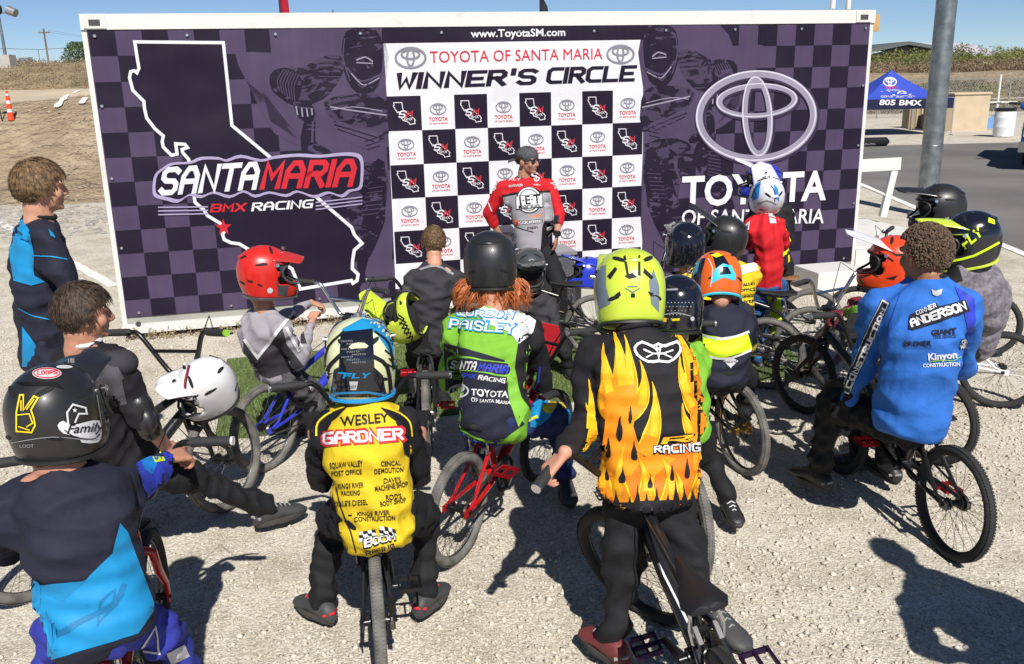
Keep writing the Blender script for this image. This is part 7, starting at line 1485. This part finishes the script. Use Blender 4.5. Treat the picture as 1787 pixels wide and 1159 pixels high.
# --- red shirt standing
t, jo, lo, ho, J = person('small rider in white helmet and red shirt standing by the banner, back turned', dict(head=W_(1338, 342, 6.7), neck=W_(1335, 376, 6.65), pel=W_(1340, 495, 6.6), shL=W_(1310, 392, 6.62), shR=W_(1358, 390, 6.7), elL=W_(1302, 425, 6.75), wrL=W_(1316, 430, 6.95), elR=W_(1368, 430, 6.75), wrR=W_(1352, 432, 6.95), knL=W_(1328, 570, 6.65), knR=W_(1356, 575, 6.68), anL=W_(1326, 632, 6.6), anR=W_(1354, 636, 6.62), toL=W_(1318, 632, 6.8), toR=W_(1356, 630, 6.85)), s=.80, jersey=RJ, pants=cloth('denim_blue', (.03, .09, .24)), fwd=(0, 1, 0), skin=SKIN, helm=dict(s=.92, m=HW_, vm=HW_, vup=.3), headM=tilt((-.15, 1, .55), (0, -.5, 1)), seed=141, group='people standing by the banner', shoes=SHB, hem=.10, gloves=GLV, wid=.90)
p = Print(jo, 'print', 5); p.poly([(1341, 373), (1352, 373), (1354, 390), (1343, 390)], LGRY, 2); p.line([(1341, 378), (1353, 382)], 1.4, RED, 3); p.line([(1302, 394), (1308, 388), (1306, 400)], 3, WHT, 2); p.done()
p = Print(lo, 'print', 6); p.poly([(1338, 515), (1362, 518), (1366, 570), (1356, 640), (1348, 600), (1345, 560)], NEON, 0, 1); p.poly([(1312, 600), (1330, 596), (1332, 625), (1315, 625)], CYAN, 0); p.done()
p = Print(ho, 'graphic', 5); p.text('FLY', (1331, 313), (1345, 312), 5, BLK, stroke=1.4); p.poly([(1318, 322), (1328, 316), (1324, 345), (1312, 352)], BLU, 0, 1); p.poly([(1350, 320), (1358, 330), (1360, 352), (1352, 345)], BLU, 0, 1); p.line([(1322, 356), (1338, 350), (1354, 356)], 2, GRY, 1, sm=2); p.line([(1312, 345), (1318, 330), (1326, 322)], 2, BLK, 1, sm=2); p.line([(1352, 350), (1352, 335), (1346, 325)], 2, BLK, 1, sm=2); p.done()
t, jo, lo, ho, J = person('rider in blue and white peaked helmet hidden behind the red shirt', dict(head=W_(1330, 318, 7.15), neck=W_(1345, 352, 7.15), pel=W_(1355, 470, 7.1), shL=W_(1322, 370, 7.2), shR=W_(1372, 368, 7.15), elR=W_(1378, 410, 7.15), wrR=W_(1370, 450, 7.0), knR=W_(1368, 550, 7.1), anR=W_(1368, 600, 7.05), knL=W_(1340, 550, 7.1), anL=W_(1340, 600, 7.05)), s=.85, jersey=JBLK, pants=TRB, fwd=(-.6, 1, 0), helm=dict(s=.95, m=HBB, vm=HW_, vup=.45, vlen=.15), headM=tilt((-1, .3, .05), (0, 0, 1)), seed=151, group='people standing by the banner', gloves=GLV, shoes=SHB)
p = Print(jo, 'print', 5); p.line([(1368, 395), (1378, 420)], 3, YEL, 1); p.poly([(1362, 440), (1375, 430), (1378, 455), (1366, 470)], YEL, 1); p.done()
# --- right cluster
t, jo, lo, ho, J = person('rider in vermilion helmet with white peak and lime jersey behind the blue jersey', dict(head=W_(1560, 462, 4.85), neck=W_(1570, 512, 4.82), pel=W_(1600, 600, 4.7), shL=W_(1530, 528, 4.72), shR=W_(1588, 526, 4.95), elL=W_(1502, 548, 4.7), wrL=W_(1478, 542, 4.85), elR=W_(1560, 560, 5.1), wrR=W_(1510, 530, 5.3), hdL=V((-.9, .3, -.3)), hnL=V((-.3, .2, -.9)), curlL=(.9, 0, 0)), s=.9, jersey=cloth('lime', (.17, .40, .035)), pants=TRB, fwd=(-.8, .7, 0), helm=dict(s=1.0, m=HRO, vm=HW_, vup=.45, vlen=.17), headM=tilt((-1, .25, -.02), (0, 0, 1)), seed=161, gloves=mat('wine_glove', (.16, .015, .03), .5), group=GRP, shoes=SHB)
p = Print(ho, 'graphic', 5); p.line([(1535, 440), (1558, 455)], 3, BLK, 1); p.line([(1540, 430), (1565, 446)], 3, BLK, 1); p.poly([(1522, 480), (1540, 476), (1532, 484)], BLK, 1); p.poly([(1545, 486), (1568, 480), (1560, 488)], BLK, 1); p.done()
t, jo, lo, ho, J = person('rider in matte black peaked helmet looking left at the back right', dict(head=W_(1640, 366, 5.7), neck=W_(1650, 415, 5.68), pel=W_(1690, 540, 5.6), shL=W_(1640, 436, 5.6), shR=W_(1680, 430, 5.82)), s=.98, jersey=JBLK, pants=TRB, skin=SKIN2, fwd=(-.9, .5, 0), helm=dict(s=1.0, m=HB_, vm=HB_, vup=.25, vlen=.18), headM=tilt((-1, .12, -.08), (0, 0, 1)), seed=171, gloves=GLV, group=GRP, shoes=SHB)
t, jo, lo, ho, J = person('rider in navy and neon helmet leaning forward in a grey melange shirt', dict(head=W_(1694, 420, 5.02), neck=W_(1706, 465, 5.0), pel=W_(1702, 590, 5.2), shL=W_(1672, 482, 4.95), shR=W_(1712, 480, 5.2), elL=W_(1640, 510, 4.95), wrL=W_(1625, 560, 5.1), elR=W_(1680, 540, 5.4), wrR=W_(1640, 560, 5.5)), s=.92, jersey=MELG, pants=TRB, fwd=(-.8, .6, 0), helm=dict(s=1.04, m=HG_, vm=HY_, rimm=HY_, vup=.45, vlen=.16), headM=tilt((-1, .15, -.28), (-.28, 0, 1)), seed=181, gloves=GLV, group=GRP, shoes=SHB, curve=.07, hem=.2)
p = Print(ho, 'graphic', 5); p.text('FLY', (1684, 436), (1715, 410), 17, NEON, stroke=1.6, shear=.2, layer=1); p.poly([(1725, 380), (1735, 384), (1736, 392), (1724, 388)], NEON, 1); p.poly([(1652, 410), (1690, 408), (1680, 425), (1664, 440)], NEON, 0, 1); p.line([(1664, 455), (1700, 446), (1742, 424)], 4, NEON, 1, sm=2); p.done()
p = Print(jo, 'print', 6); p.poly([(1645, 470), (1672, 462), (1680, 490), (1650, 500)], JBLK, 0, 1); p.poly([(1712, 448), (1720, 447), (1724, 462), (1716, 464)], NEON, 1); p.poly([(1702, 545), (1712, 545), (1710, 552), (1703, 552)], NEON, 1); p.done()
# blue helmet set down on the podium step
hw0 = W_(1026, 476, 7.6); hw = thing('blue_helmet', 'blue white and red helmet lying behind the neon yellow helmet rider', 'helmet', (hw0.x, hw0.y, 0)); helmet(hw, hw0, Mof((-1, -.1, .1), (-.1, .2, 1)), .95, HBB, vup=.3, name='shell')

# a bystander outside the right edge: only the shadow reaches the picture
t, jo, lo, ho, J = person('bystander just outside the right edge whose shadow falls across the gravel', dict(head=V((2.08, 2.30, 1.56)), neck=V((2.10, 2.26, 1.40)), pel=V((2.12, 2.05, .85)), shL=V((1.93, 2.12, 1.30)), shR=V((2.32, 2.12, 1.30)), elL=V((1.80, 2.0, 1.10)), wrL=V((1.95, 2.1, .92)), elR=V((2.46, 2.0, 1.08)), wrR=V((2.30, 2.1, .92)), anL=V((2.0, 2.05, .09)), anR=V((2.25, 2.05, .09)), knL=V((2.02, 2.12, .48)), knR=V((2.25, 2.12, .48))), s=1.0, jersey=JDK, pants=TRB, fwd=(0, 1, 0), hair=('dark', 'short', 600), face=1.0, shoes=SHB, wid=1.15, vox=.016, bvox=.012, seed=201)
